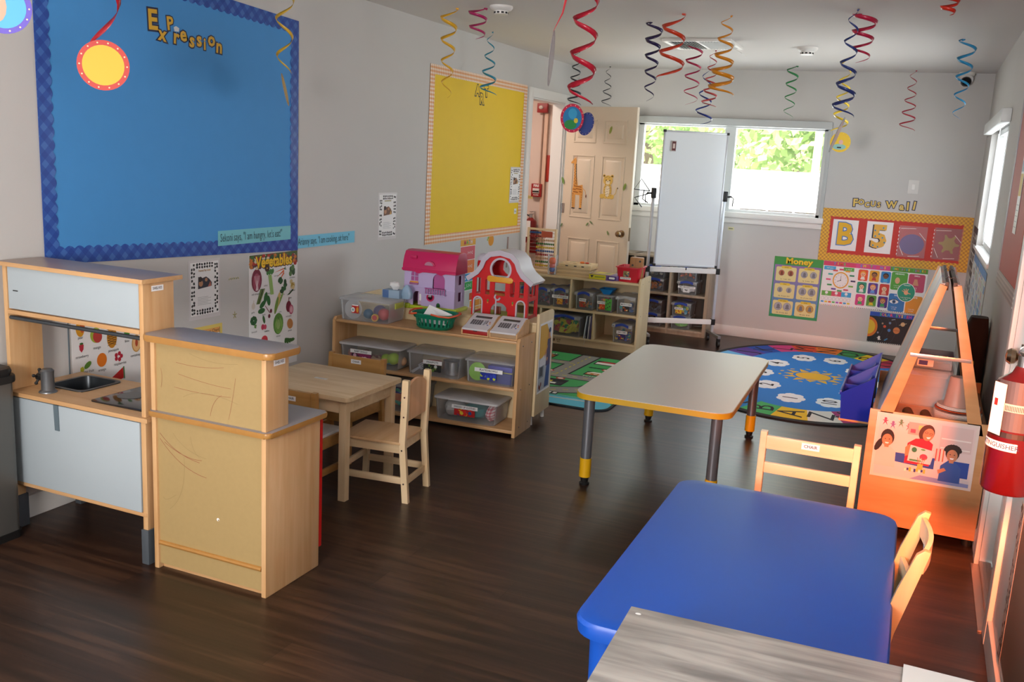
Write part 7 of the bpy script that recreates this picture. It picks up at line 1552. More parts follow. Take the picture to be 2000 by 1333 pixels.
prof = [(-0.080, 0.225), (-0.088, 0.228), (-0.084, 0.265), (-0.070, 0.315), (-0.050, 0.345), (-0.02, 0.352), (0.03, 0.352), (0.062, 0.345), (0.080, 0.310), (0.088, 0.228), (0.080, 0.225)]
b.prism(prof, -0.176, 0.176, PINK, M=XF((0, 0, 0), (0, 1, 0), (0, 0, 1)), bev=0.003)
pts = [(-0.178, 0.245)]+[(-0.178+0.356*i/40, 0.216+0.020*abs(math.sin(PI*(i/40*2.4+0.25)))) for i in range(41)]+[(0.178, 0.245)]
b.prism(pts, 0.083, 0.092, PINK, M=XF((0, 0, 0), (1, 0, 0), (0, 0, 1))); b.build('roof', t)
b = MB(); b.prism([(0.038*math.cos(PI*k/10), 0.268+0.032*math.sin(PI*k/10)) for k in range(11)], 0.080, 0.090, PINK, M=XF((0, 0, 0), (1, 0, 0), (0, 0, 1)), bev=0.002); b.prism([(0.028*math.cos(PI*k/10), 0.270+0.022*math.sin(PI*k/10)) for k in range(11)], 0.090, 0.0915, mat('#b07a90', 0.4), M=XF((0, 0, 0), (1, 0, 0), (0, 0, 1))); b.build('dormer', t)
b = MB(); b.prism(rect4(-0.128, 0.305, -0.085, 0.322), 0.074, 0.086, PINK, M=XF((0, 0, 0), (1, 0, 0), (0, 0, 1)), bev=0.003); b.build('chimney', t)
MG = mat('#a8508c', 0.5)
b = MB(); b.box(-0.122, -0.074, -0.072, -0.070, 0.170, 0.232, MG); b.build('window_curtain', t)
b = MB()
for a in ((-0.1, -0.096, 0.170, 0.232), (-0.124, -0.072, 0.196, 0.200)): b.box(a[0], a[1], -0.078, -0.074, a[2], a[3], LAV)
b.build('window_bars', t)
b = MB(); b.box(-0.127, -0.070, -0.090, -0.076, 0.148, 0.160, mat('#9a5a88', 0.5), 0.002); 
for k in range(6): b.ball((-0.120+k*0.009, -0.084, 0.163), 0.006, mat('#e09a28', 0.5), seg=8, rg=5)
b.build('flower_box', t)
b = MB()
for k in range(9): b.cyl((-0.012+k*0.0155, -0.098, 0.102), (-0.012+k*0.0155, -0.098, 0.132), 0.0028, MG, seg=8)
b.box(-0.018, 0.118, -0.102, -0.094, 0.132, 0.137, MG, 0.001); b.box(-0.018, 0.118, -0.102, -0.072, 0.096, 0.102, LAV, 0.001); b.build('balcony', t)
b = MB(); b.lathe([(0.017, -0.004), (0.025, -0.004), (0.025, 0.004), (0.017, 0.004)], PINK, 24, c=(0, 0, 0), M=XF((0.011, -0.077, 0.078), (1, 0, 0), (0, 0, 1)), cap=False); b.build('window_ring', t)
b = MB(); b.box(-0.080, -0.052, -0.060, -0.058, 0.024, 0.10, mat('#c4a8c8', 0.5)); b.box(-0.070, -0.058, -0.062, -0.059, 0.05, 0.09, PAPER); b.build('door', t)
b = MB(); b.box(0.05, 0.076, -0.071, -0.069, 0.022, 0.048, mat('#1c5a28', 0.6)); b.build('garden_hatch', t)
b = MB(); b.box(0.03, 0.095, -0.05, 0.03, 0.132, 0.165, mat('#d83a5c', 0.6), 0.01); b.box(0.025, 0.10, -0.066, -0.060, 0.135, 0.22, MG); b.build('toy_bed', t)
# ---- barn
t = thing('toy_barn', 'open red toy barn with white curved roof and yellow sign on the cream cabinet', 'toy barn', SL(-0.255, 0.40, 0.6185), ang)
RB = mat('#c4141a', 0.35, name='barn_red'); LIL = mat('#bcb4c0', 0.4, name='barn_trim'); XZ = XF((0, 0, 0), (1, 0, 0), (0, 0, 1))
body = [(-0.176, 0), (0.176, 0), (0.176, 0.235), (0.13, 0.262), (0.105, 0.30), (0.09, 0.335), (0.06, 0.362), (0.0, 0.375), (-0.06, 0.362), (-0.09, 0.335), (-0.105, 0.30), (-0.13, 0.262), (-0.176, 0.235)]
hl = [rect4(-0.150, 0.130, -0.122, 0.225), rect4(-0.092, 0.130, -0.064, 0.218), rect4(-0.034, 0.130, 0.034, 0.205), rect4(0.064, 0.130, 0.092, 0.218), rect4(0.122, 0.130, 0.150, 0.225), circ(0, 0.285, 0.058, 28), arch(-0.160, -0.110, 0.0015, 0.110), arch(0.110, 0.160, 0.0015, 0.110), arch(-0.055, 0.055, 0.0015, 0.088, 12)]
for nm, yy in (('front_wall', -0.08), ('rear_wall', 0.095)):
    b = MB(); holed(b, body, hl if yy < 0 else [rect4(-0.155, 0.01, -0.02, 0.11), rect4(0.02, 0.01, 0.155, 0.11), rect4(-0.155, 0.13, -0.02, 0.225), rect4(0.02, 0.13, 0.155, 0.225), circ(0, 0.285, 0.055)], 0.010, RB, Matrix.Translation((0, yy, 0)) @ XZ); b.build(nm, t)
b = MB(); b.box(-0.17, 0.17, -0.08, 0.085, 0.115, 0.122, RB); b.build('loft_floor', t)
b = MB(); b.box(-0.17, 0.17, -0.08, 0.085, 0.0, 0.010, mat('#8ca83c', 0.5)); b.build('base', t)
for sx in (-1, 1):
    b = MB(); holed(b, rect4(-0.08, 0, 0.085, 0.235), [rect4(-0.055, 0.02, 0.062, 0.105), rect4(-0.055, 0.13, 0.0, 0.22), rect4(0.015, 0.13, 0.062, 0.22)], 0.006, RB, XF((sx*0.17-0.003, 0, 0), (0, 1, 0), (0, 0, 1))); b.build('side_wall', t)
ro = [(0.212, 0.222), (0.150, 0.268), (0.128, 0.300), (0.112, 0.345), (0.075, 0.380), (0.0, 0.396), (-0.075, 0.380), (-0.112, 0.345), (-0.128, 0.300), (-0.150, 0.268), (-0.212, 0.222)]
ri = [(-0.200, 0.206), (-0.135, 0.252), (-0.108, 0.290), (-0.092, 0.330), (-0.062, 0.358), (0.0, 0.371), (0.062, 0.358), (0.092, 0.330), (0.108, 0.290), (0.135, 0.252), (0.200, 0.206)]
b = MB(); b.prism(ro+ri, -0.105, 0.098, mat('#d8d4dc', 0.4, name='barn_roof'), M=XZ); b.build('roof', t)
b = MB(); b.prism([(p[0]*1.01, p[1]+0.002) for p in ro]+[(p[0]*0.985, p[1]-0.004) for p in ri], 0.098, 0.108, LIL, M=XZ); b.build('roof_trim', t)
def archband(u0, u1, v1, w_=0.008):
    o_, i_ = arch(u0-w_, u1+w_, 0.0, v1+w_), arch(u0, u1, 0.0, v1)
    return [(u0-w_, 0.0), (u0, 0.0)]+[p for p in reversed(i_[2:])]+[(u1, 0.0), (u1+w_, 0.0)]+o_[2:]
for u0, u1 in ((-0.158, -0.112), (0.112, 0.158)):
    b = MB(); b.prism(archband(u0, u1, 0.108), 0.081, 0.092, LIL, M=XZ); b.build('door_arch', t)
b = MB(); b.lathe([(0.056, -0.006), (0.068, -0.006), (0.068, 0.004), (0.056, 0.004)], LIL, 30, M=XF((0, -0.087, 0.285), (1, 0, 0), (0, 0, 1)), cap=False); b.build('round_window', t)
b = MB(); sg = [(-0.075, 0.212), (-0.082, 0.225), (-0.078, 0.240), (-0.066, 0.245), (-0.02, 0.240), (0.03, 0.238), (0.058, 0.242), (0.072, 0.240), (0.082, 0.228), (0.078, 0.212), (0.060, 0.206), (0.02, 0.210), (-0.03, 0.212), (-0.06, 0.207)]
b.prism(sg, 0.088, 0.096, mat('#d89a24', 0.4), M=XZ, bev=0.002); b.build('sign', t)
b = MB(); b.tube([(-0.022, -0.094, 0.135), (-0.028, -0.094, 0.118), (-0.018, -0.094, 0.103), (-0.002, -0.094, 0.105), (0.006, -0.094, 0.118)], 0.006, LIL, 8); b.tube([(-0.02, -0.092, 0.10), (-0.02, -0.092, 0.0)], 0.005, LIL, 8); b.build('hay_hook', t)
b = MB(); b.box(-0.055, -0.012, -0.03, -0.02, 0.01, 0.055, mat('#7a2c14', 0.5), 0.002); b.build('gate', t)
for u in (-0.072, 0.085):
    b = MB(); b.ball((u, -0.092, 0.095), 0.007, mat('#5c8a2c', 0.5), (0.7, 0.4, 1.2), 8, 6); b.ball((u, -0.092, 0.083), 0.005, mat('#d87a2a', 0.5), (1, 0.4, 1), 8, 6); b.build('lantern_detail', t)
b = MB(); b.lathe([(0.034, 0.22), (0.036, 0.30), (0.030, 0.325)], RB, 18, c=(-0.165, 0.04, 0)); b.lathe([(0.040, 0.315), (0.036, 0.335), (0.020, 0.352), (0.002, 0.357)], LIL, 18, c=(-0.165, 0.04, 0)); b.build('silo_top', t)
s = LW(); s.ell(6.93, 0.872, 0.052, 0.046, pc('#e0921c'), 2, 24); s.ell(6.875, 0.895, 0.016, 0.010, pc('#8aa83c'), 3, 10, rot=0.5); s.ell(6.86, 0.878, 0.012, 0.008, pc('#a8b84c'), 3, 10, rot=-0.4); tag(s.build('orange_decal'), 'round orange fruit decal with green leaf on the left wall above the toy barn', 'decal')

# ================================================================ DIVIDED SHELF CONTENTS
RE = Matrix.Rotation(EA, 3, 'Z')
def EL(x, y, z): v = RE @ Vector((x, y, 0)); return (EX+v.x, EY+v.y, z)
G = 'small clear bins on the divided shelf'
M5 = ['#d8402c', '#e8b020', '#2a7ac0', '#3a9a4c', '#8a4aa0', '#e07028']
clear_bin('clear_bin', 'clear bin with blue handles in the far left of the divided shelf behind the barn', EL(-1.005, 0.15, 0.3135), 0.14, 0.27, 0.155, EA, 'clear', 'blue', None, group=G, pile=['#8a3a4a', '#5a5a6a', '#a86a7a'], pseed=21, plabel=('toy_pieces', 'dusky red pieces in the far left bin of the divided shelf'), pn=30)
clear_bin('clear_bin', 'second clear bin from the left on the divided shelf behind the barn', EL(-0.855, 0.15, 0.3135), 0.145, 0.27, 0.155, EA, 'clear', 'blue', None, group=G, pile=['#9a4a5a', '#6a3a4a', '#4a5a7a'], pseed=22, plabel=('toy_pieces', 'pink and blue pieces in the second bin of the divided shelf'), pn=30)
clear_bin('clear_bin', 'clear bin labelled plastic pattern blocks on the divided shelf', EL(-0.705-0.005, 0.15, 0.3135) if False else EL(-0.695, 0.15, 0.3135), 0.158, 0.27, 0.165, EA, 'clear', 'blue', 'PLASTIC PATTERN BLOCKS', 0.92, ['#e0a030', '#c03a1c', '#e8d060', '#6a3a1c'], G, pile=['#c05a68', '#d8c8c8', '#8a6a9c', '#c8a090', '#e8e4dc'], pseed=23, plabel=('pattern_blocks', 'flat pink and white pattern blocks in their bin on the divided shelf'))
clear_bin('clear_bin', 'clear bin labelled bears right of the upper divider on the divided shelf', EL(-0.485, 0.15, 0.3135), 0.17, 0.27, 0.155, EA, 'clear', 'blue', 'BEARS', 0.36, ['#b83018', '#2a6a3c', '#e0c04a', '#7a2a14'], G, tu=-0.05, pile=['#4a6a8a', '#c8823c', '#3a6a4a', '#6a7a8a'], pseed=24, plabel=('toy_bears', 'small counting bears in their bin on the divided shelf'), ph=0.45)
clear_bin('clear_bin', 'clear bin labelled soft blocks with a green card on the divided shelf', EL(-0.308, 0.15, 0.3135), 0.15, 0.27, 0.145, EA, 'clear', None, 'SOFT BLOCKS', 0.60, ['#d8401c', '#e8b030', '#6a3a10', '#e07030'], G, tu=-0.08, pile=['#d04a68', '#e8c030', '#3a9a4a', '#c83a5a', '#a83060'], pseed=25, plabel=('soft_blocks', 'pink yellow and green soft blocks in their bin on the divided shelf'), ph=0.8)
clear_bin('clear_bin', 'clear bin labelled math cubes at the right end of the divided shelf', EL(-0.122, 0.15, 0.3135), 0.175, 0.27, 0.155, EA, 'clear', 'white', 'MATH CUBES', 0.55, ['#1c1c1c', '#e0a030', '#b83a1c', '#e8e0c0'], G, tu=0.03, pile=['#3a6ab0', '#2a9a90', '#c8b0a8', '#6a7aa0'], pseed=26, plabel=('math_cubes', 'blue and teal cubes in their bin on the divided shelf'), ph=0.5)
clear_bin('clear_bin', 'largest clear bin with yellow and green pieces on the lower divided shelf', EL(-0.645, 0.15, 0.0715), 0.30, 0.27, 0.185, EA, 'clear', 'blue', None, group=G, pile=['#d8d030', '#e0d840', '#1f9a50', '#c84a4a', '#d8d030'], pseed=27, plabel=('building_pieces', 'yellow green and red building pieces in the largest bin of the divided shelf'), ph=0.8, ps=0.035, pn=90)
clear_bin('clear_bin', 'clear bin labelled link cubes alone in the lower right of the divided shelf', EL(-0.135, 0.15, 0.0715), 0.18, 0.27, 0.165, EA, 'clear', 'blue', 'LINK CUBES', 0.50, ['#2a2a6a', '#e0c030', '#b83a2c', '#2a8a6a'], G, pile=['#2a4a9a', '#d8c040', '#1f9a8a', '#c88a4a', '#3a5ab0'], pseed=28, plabel=('link_cubes', 'blue yellow and teal link cubes in their bin on the divided shelf'), ph=0.6)
s = Sheet(EL(-0.268, 0.013, 0.335), (math.cos(EA), math.sin(EA), 0)); s.card(-0.025, 0, 0.03, 0.095, pc('#4aa83a'), 0.001)
for k in range(8): s.ell(-0.016+(k % 3)*0.015, 0.012+k*0.011, 0.006, 0.005, INK, 1+k*0.02, 7)
tag(s.build('green_card'), 'green patterned card on the front of the soft blocks bin', 'card')
b = MB(); b.rings([ring(-0.03, -0.05, 0.03, 0.05, 0.01, 0), ring(-0.065, -0.07, 0.065, 0.07, 0.015, 0.045), ring(-0.055, -0.06, 0.055, 0.06, 0.012, 0.045), ring(-0.025, -0.045, 0.025, 0.045, 0.01, 0.008)], mat('#147ac0', 0.4)); tag(b.build('blue_boat', loc=EL(-0.305, 0.12, 0.4590), rot=(0, 0, EA)), 'bright blue toy boat tub on top of the soft blocks bin', 'toy')
for k, (c, tl) in enumerate((('#c8ccd8', 0.10), ('#3a3c50', 0.07), ('#d8d4dc', 0.05), ('#5a4a7c', 0.03))):
    t = thing('picture_book', ('leftmost pale thin book standing beside the lower divider', 'dark thin book second from the large bin', 'white thin book third from the large bin', 'violet thin book against the lower divider')[k], 'book', EL(-0.468+k*0.018, 0.02, 0.0725), EA, group='thin books standing on the divided shelf')
    b = MB(); b.box(0, 0.010, 0, 0.24, 0, 0.195, mat(c, 0.5), 0.001, M=Matrix.Rotation(tl, 4, 'Y')); b.build('cover', t); b = MB(); b.box(0.002, 0.008, 0.002, 0.238, 0.001, 0.1965, PAPER, M=Matrix.Rotation(tl, 4, 'Y')); b.build('pages', t)
b = MB(); b.tube([EL(-0.44, -0.002, 0.10), EL(-0.442, -0.006, 0.07), EL(-0.444, -0.010, 0.045), EL(-0.455, -0.008, 0.02)], 0.003, mat('#d8ccb4', 0.8), 6); tag(b.build('string'), 'cream string hanging down from the thin books', 'string')
# on top of it
t = thing('abacus', 'wooden abacus with coloured bead rows on the left of the divided shelf', 'abacus', EL(-0.940, 0.16, 0.5835), EA)
for x in (-0.125, 0.125): b = MB(); b.box(x-0.009, x+0.009, -0.012, 0.012, 0, 0.375, PINEZ, 0.002); b.build('side_post', t); b = MB(); b.box(x-0.012, x+0.012, -0.05, 0.05, 0, 0.016, PINE, 0.002); b.build('foot', t)
for z in (0.03, 0.365): b = MB(); b.box(-0.116, 0.116, -0.010, 0.010, z-0.009, z+0.009, PINE, 0.002); b.build('crossbar', t)
bc = ['#1a5a9c', '#a01c1c', '#c8a078', '#1f6a2c', '#d8b818', '#1f5a9c', '#a01c1c', '#c8a078', '#1f6a2c', '#d8b818']
for k in range(10):
    z = 0.335-k*0.031; b = MB(); b.cyl((-0.116, 0, z), (0.116, 0, z), 0.0018, STEEL, seg=6); b.build('rod', t)
    for q in range(10):
        b = MB(); xx = (-0.108+q*0.0150) if k in (0, 1) else (0.108-q*0.0170); b.lathe([(0.004, -0.0062), (0.0100, -0.003), (0.0100, 0.003), (0.004, 0.0062)], mat(bc[k], 0.3), 10, M=XF((xx, 0, z), (0, 1, 0), (0, 0, 1))); b.build('bead', t)
b = MB(); b.box(0.0, 0.10, -0.0205, -0.018, 0.300, 0.352, mat('#a8482c', 0.5)); b.build('bird_sticker', t)
t = thing('toy_candy_cup', 'clear cup with orange ball and small figure beside the abacus', 'toy', EL(-0.795, 0.055, 0.5835), EA)
b = MB(); b.lathe([(0.036, 0), (0.044, 0.165), (0.042, 0.165), (0.034, 0.003)], CLEAR, 22); b.build('cup', t)
for nm, z, r_, c in (('orange_ball', 0.115, 0.032, '#e8622a'), ('pink_ball', 0.075, 0.026, '#d85a4a'), ('blue_base', 0.042, 0.026, '#2a4a90')):
    b = MB(); b.ball((0, 0, z), r_, mat(c, 0.4), seg=14, rg=9); b.build(nm, t)
b = MB(); b.ball((0.0, 0, 0.014), 0.011, mat('#b0562a', 0.5), (1.8, 1.5, 1)); b.build('brown_base', t)
bd = ['#c4a470', '#8c6c44', '#c8aa78', '#94744a', '#c09c68', '#d8bc8c']
for k in range(6):
    t = thing('wooden_puzzle', ('bottom wooden puzzle board of the stack', 'second wooden puzzle board from the bottom of the stack', 'third wooden puzzle board from the bottom of the stack', 'fourth wooden puzzle board from the bottom of the stack', 'fifth wooden puzzle board, just under the top one', 'top wooden puzzle board with an orange fish piece on it')[k]+' on the divided shelf', 'puzzle', EL(-0.610+0.003*(k % 3), 0.18, 0.5835+k*0.0152), EA+(0.05 if k == 5 else 0.01*(k % 2)), group='wooden puzzles stacked on the divided shelf')
    th_ = 0.0145 if k < 5 else 0.024
    dk = 0.005*(k % 2); b = MB(); b.box(-0.150+dk, 0.146-dk, -0.12+dk, 0.12, 0, th_, wood('puzzle_wood_%d' % k, bd[k], '#e4cca4', 'X', 0.5), 0.0015); b.build('board', t)
    if k == 5:
        for x in (-0.08, -0.005, 0.06): b = MB(); b.box(x, x+0.022, -0.1225, -0.119, 0.007, 0.015, BLACK); b.build('slot', t)
        s = Sheet((0, 0, th_), (1, 0, 0), (0, 1, 0)); r_ = random.Random(4)
        for q in range(14): s.ell(r_.uniform(-0.14, 0.14), r_.uniform(-0.09, 0.09), 0.018, 0.012, pc(r_.choice(['#b89a58', '#e0cc98', '#8a9a78', '#a8844c'])), 1+0.02*q, 9)
        s.build('puzzle_picture', t)
        b = MB(); b.ball((0.03, 0.02, th_+0.008), 0.014, mat('#e87a24', 0.4), (1.6, 1.1, 0.7)); b.build('orange_piece', t); b = MB(); b.ball((0.072, 0.02, th_+0.007), 0.011, mat('#c83a28', 0.4), (1.8, 1.1, 0.6)); b.build('red_piece', t)
t = thing('game_box', 'flat yellow and purple game box beside the puzzle stack', 'game box', EL(-0.318, 0.105, 0.5835), EA+0.01)
b = MB(); b.box(-0.13, 0.115, -0.10, 0.10, 0, 0.045, mat('#6c4a8c', 0.4), 0.001); b.build('box', t)
s = Sheet((-0.13, -0.101, 0.002), (1, 0, 0)); s.rect(0.0, 0, 0.145, 0.041, pc('#d8c81e'), 1); s.rect(0.05, 0.017, 0.135, 0.027, pc('#8a9a2c'), 2); s.pg([(0.01, 0.034), (0.025, 0.010), (0.04, 0.034)], INK, 2); s.rrect(0.16, 0.004, 0.235, 0.038, 0.01, pc('#3c1f6c'), 1); s.rrect(0.172, 0.013, 0.222, 0.030, 0.006, PAPER, 2); s.build('box_front_print', t)
s = Sheet((0, 0, 0.0455), (1, 0, 0), (0, 1, 0)); s.rect(-0.12, -0.09, 0.05, 0.09, pc('#b8a45c'), 1); s.rect(-0.09, 0.0, -0.02, 0.08, pc('#d8c83a'), 2); s.ell(0.0, 0.02, 0.03, 0.025, pc('#7a8a5c'), 3, 12); s.build('box_top_print', t)
b = MB(); b.box(-0.030, 0.030, -0.012, 0.010, 0, 0.004, mat('#c0996c', 0.6)); tag(b.build('wood_tile', loc=EL(-0.20, 0.0165, 0.5835), rot=(0, 0, EA)), 'thin brown wooden tile beside the red bin', 'tile')
t = thing('red_bin', 'small red open bin labelled wooden blocks on the right end of the divided shelf', 'bin', EL(-0.115, 0.14, 0.5835) if False else EL(-0.128, 0.15, 0.5835), EA)
RBN = mat('#c81c30', 0.35, name='red_bin_plastic'); b = MB()
b.rings([ring(-0.085, -0.10, 0.085, 0.10, 0.02, 0), ring(-0.098, -0.115, 0.098, 0.115, 0.022, 0.115), ring(-0.108, -0.125, 0.108, 0.125, 0.026, 0.117), ring(-0.108, -0.125, 0.108, 0.125, 0.026, 0.124), ring(-0.094, -0.111, 0.094, 0.111, 0.02, 0.124), ring(-0.080, -0.095, 0.080, 0.095, 0.018, 0.004)], RBN); b.build('bin_body', t)
s = Sheet((-0.015, -0.1135, 0.052), (1, 0, 0)); s.rect(-0.045, -0.030, 0.045, -0.012, PAPER, 2); s.text('WOODEN BLOCKS', 0, -0.021, 0.009, INK, 3, xs=0.72, off=0.02); s.rect(-0.022, -0.008, 0.03, 0.040, pc('#8a7a4c'), 2)
r_ = random.Random(6)
for q in range(14): s.rect(*(lambda x, y: (x, y, x+0.012, y+0.010))(r_.uniform(-0.02, 0.018), r_.uniform(-0.006, 0.028)), pc(r_.choice(['#b89a5c', '#3a4a7c', '#6a5a2c', '#d8c088'])), 3+0.02*q)
s.build('name_label', t)
t = thing('wooden_block', 'upright brown wooden block with holes sticking out of the red bin', 'block', EL(-0.085, 0.15, 0.590), EA+0.1)
b = MB(); b.box(-0.055, 0.055, -0.035, 0.035, 0, 0.195, wood('block_wood', '#8c6038', '#b0804c', 'Z', 0.55), 0.010); b.build('block', t)
for x, z in ((0.03, 0.165), (-0.03, 0.130)): b = MB(); b.cyl((x, -0.0358, z), (x, -0.034, z), 0.009, BLACK, seg=14); b.build('hole', t)
b = MB(); b.cyl((0.0545, 0.0, 0.15), (0.0558, 0.0, 0.15), 0.008, BLACK, seg=14); b.build('hole', t)

# ================================================================ CUBE SHELF CONTENTS
G2 = 'small clear bins in the cube shelf'
def cb(x, z, label, **k): return clear_bin('clear_bin', label, (x, 8.62, z), 0.19, 0.24, 0.125, 0.0, 'clear', 'blue', group=G2, **k)
cb(-1.925, 0.3805, 'clear bin labelled small measuring cups in the upper right cube', text='SMALL MEASURING CUPS', tw=0.85, pic=['#e8e8e8', '#3a3a3a', '#f0f0f0'], pile=['#e0e0e0', '#c8ccd0', '#d8d8d8'], pseed=31, plabel=('measuring_cups', 'white measuring cups in their bin in the upper right cube'), ps=0.035, pn=24)
cb(-1.935, 0.5065, 'clear bin stacked on the measuring cups bin in the upper right cube', pile=['#c85a2c', '#3a3a4a', '#6a5a4a'], pseed=32, plabel=('toy_pieces', 'dark and orange pieces in the stacked bin in the upper right cube'), pn=30)
cb(-1.962, 0.1765, 'clear bin labelled magnets in the lower right cube', text='MAGNETS', tw=0.42, tu=-0.1, pic=['#e0c020', '#c83a2c', '#e8d860'], pile=['#3aa0c0', '#c8d840', '#e08a2c', '#3a8a5a', '#7ac0d8'], pseed=33, plabel=('magnets', 'bright mixed magnets in their bin in the lower right cube'), ph=0.8)
cb(-1.962, 0.0505, 'clear bin with a pale green tray under the magnets bin', pile=['#8ad86a', '#7ac85a'], pseed=34, plabel=('green_pieces', 'pale green pieces in the bottom bin of the lower right cube'), ph=0.5, ps=0.04, pn=24)
for k, (x, z, lb) in enumerate(((-2.235, 0.3805, 'clear bin low in the upper middle cube left of the divider'), (-2.235, 0.5065, 'clear bin stacked in the upper middle cube under the whiteboard'), (-2.235, 0.0505, 'clear bin at the bottom of the lower middle cube'), (-2.235, 0.1765, 'clear bin stacked in the lower middle cube'))):
    cb(x, z, lb, pile=[['#d87a2c', '#8a8a92'], ['#6a6a72', '#b8b8b0'], ['#4a4a58', '#8a9098'], ['#5a6a7a', '#3a3a48']][k], pseed=40+k, plabel=('toy_pieces', ('orange and grey pieces in the lower bin of the upper middle cube', 'pale grey pieces in the upper bin of the upper middle cube', 'slate pieces in the lower bin of the lower middle cube', 'blue grey pieces in the upper bin of the lower middle cube')[k]), pn=24)

# ================================================================ HANGING SWIRLS
def swirl(label, x, y, zt, zb, turns, r0, r1, w0, w1, col, ph=0.0, name='ceiling_swirl', back=None, dx=0.0, dy=0.0, tail=None, cord=True, group='foil swirls hanging from the ceiling', hook=0.0, power=1.0):
    """spiral ribbon cut from foil: a flat band winding down, radius and width changing"""
    t = thing(name, label, 'streamer', (x, y, zt), 0, group)
    n = max(14, int(turns*16)); b = MB(); m = mat(col, 0.28, name='foil_'+col.strip('#')); mbk = mat(back or '#9a9a98', 0.3, metal=0.3)
    A, B = [], []
    for i in range(n+1):
        q = i/n; a = ph+turns*2*PI*q; r = r0+(r1-r0)*q; w = 1.45*(w0+(w1-w0)*q)*min(1.0, 0.25+q*5, 0.15+(1-q)*6)
        z = (zb-zt)*q**power; c = Vector((dx*q+r*math.cos(a), dy*q+r*math.sin(a), z)); rad = Vector((math.cos(a), math.sin(a), 0)); up = Vector((0, 0, 1))
        d_ = (rad*0.45+up*0.9).normalized()
        A.append(c+d_*w/2); B.append(c-d_*w/2)
    th_ = 0.0008
    VA = [b.bm.verts.new(p) for p in A]; VB = [b.bm.verts.new(p) for p in B]
    for i in range(n): b.bm.faces.new((VA[i], VA[i+1], VB[i+1], VB[i])).material_index = b.mi(m)
    o = b.build('ribbon', t)
    md = o.modifiers.new('thickness', 'SOLIDIFY'); md.thickness = 0.0007
    if cord and zt < CZ-0.01:
        b = MB(); b.cyl((r0*math.cos(ph)*0.5, r0*math.sin(ph)*0.5, CZ-zt), (r0*math.cos(ph), r0*math.sin(ph), 0), 0.0008, mat('#c8c8c8', 0.4), seg=5); b.build('thread', t)
    else:
        b = MB(); b.cyl((r0*math.cos(ph)*0.7, r0*math.sin(ph)*0.7, 0.0), (r0*math.cos(ph), r0*math.sin(ph), -0.004), 0.008, mat(col, 0.4), seg=12); b.build('ceiling_tab', t)
    return t
def disc(par, label, loc, r, rz, tilt, inner, ringc, dots='#f0d8b0', front=1):
    """printed round cutout hanging from a swirl, generic dotted ring"""
    M = Matrix.Translation(loc) @ Matrix.Rotation(rz, 4, 'Z') @ Matrix.Rotation(tilt, 4, 'X')
    ov = M.to_3x3(); s = Sheet(M.translation, ov @ Vector((1, 0, 0)), ov @ Vector((0, 0, 1)))
    b_ = [s.P(r*math.cos(k*2*PI/36), r*math.sin(k*2*PI/36), 0) for k in range(36)]; f_ = [s.P(r*math.cos(k*2*PI/36), r*math.sin(k*2*PI/36), 2.5) for k in range(36)]
    s.rings([b_, f_], pc(ringc)); s.o = s.o+s.N*0.001
    s.ell(0, 0, r*0.80, r*0.80, pc(inner), 1, 32)
    for k in range(14): s.ell(r*0.90*math.cos(k*2*PI/14), r*0.90*math.sin(k*2*PI/14), r*0.035, r*0.035, pc(dots), 2, 8)
    return s
S = swirl
S('yellow foil swirl hanging before the left wall above the yellow board', -2.80, 5.29, CZ, 1.89, 4.2, 0.055, 0.028, 0.018, 0.006, '#d8a41c', 0.5)
S('magenta foil swirl hanging beside the ceiling detector, cut by the top edge', -2.60, 5.28, CZ, 2.24, 2.2, 0.060, 0.045, 0.014, 0.008, '#a81c5c', 1.0)
S('teal foil swirl hanging in front of the yellow board title', -3.01, 6.33, CZ, 1.98, 4.0, 0.018, 0.065, 0.005, 0.014, '#2a86a0', 0.2)
LRED = S('long red dotted foil swirl holding a round blue and green cutout', -1.53, 4.22, CZ, 1.81, 4.0, 0.050, 0.062, 0.016, 0.020, '#b81c34', 0.0)
S('dark thin foil swirl beside the long red dotted swirl', -2.76, 7.46, CZ, 1.99, 5.0, 0.024, 0.060, 0.006, 0.012, '#1c2230', 0.6)
S('small dark foil swirl hanging above the open door', -2.87, 8.63, CZ, 2.06, 4.0, 0.018, 0.050, 0.004, 0.008, '#2a2c34', 0.0)
S('purple and navy foil swirl left of the ceiling vent', -1.68, 5.89, CZ, 1.94, 5.0, 0.055, 0.028, 0.018, 0.006, '#2c2050', 2.4)
S('orange red foil swirl hanging near the ceiling vent, cut by the top edge', -1.48, 5.6, CZ, 2.05, 2.6, 0.062, 0.080, 0.018, 0.014, '#c83a1c', 0.0)
S('magenta foil swirl hanging just under the ceiling vent', -1.67, 6.95, CZ, 1.99, 4.0, 0.060, 0.050, 0.014, 0.004, '#b01c4c', 2.6)
S('thin red foil swirl right of the magenta one below the vent', -1.62, 7.35, CZ, 2.0, 5.0, 0.022, 0.062, 0.005, 0.012, '#b03a3c', 0.0)
S('navy blue foil swirl ending in a wide hook above the whiteboard', -1.70, 7.55, 2.30, 1.88, 3.2, 0.025, 0.075, 0.006, 0.012, '#1c2f7c', 0.8)
S('orange foil swirl with a round tab and a wide hook right of the vent', -1.19, 5.68, CZ, 1.97, 5.0, 0.028, 0.078, 0.006, 0.020, '#d88a18', 0.4)
S('green foil swirl hanging before the right pane of the back window', -1.16, 8.35, CZ, 1.98, 4.0, 0.050, 0.040, 0.014, 0.003, '#1c7a3c', 0.9)
LNAV = S('navy foil swirl holding a narrow cutout in the middle right', -0.48, 5.51, CZ, 1.86, 5.0, 0.022, 0.062, 0.006, 0.016, '#2a3c7c', 0.2)
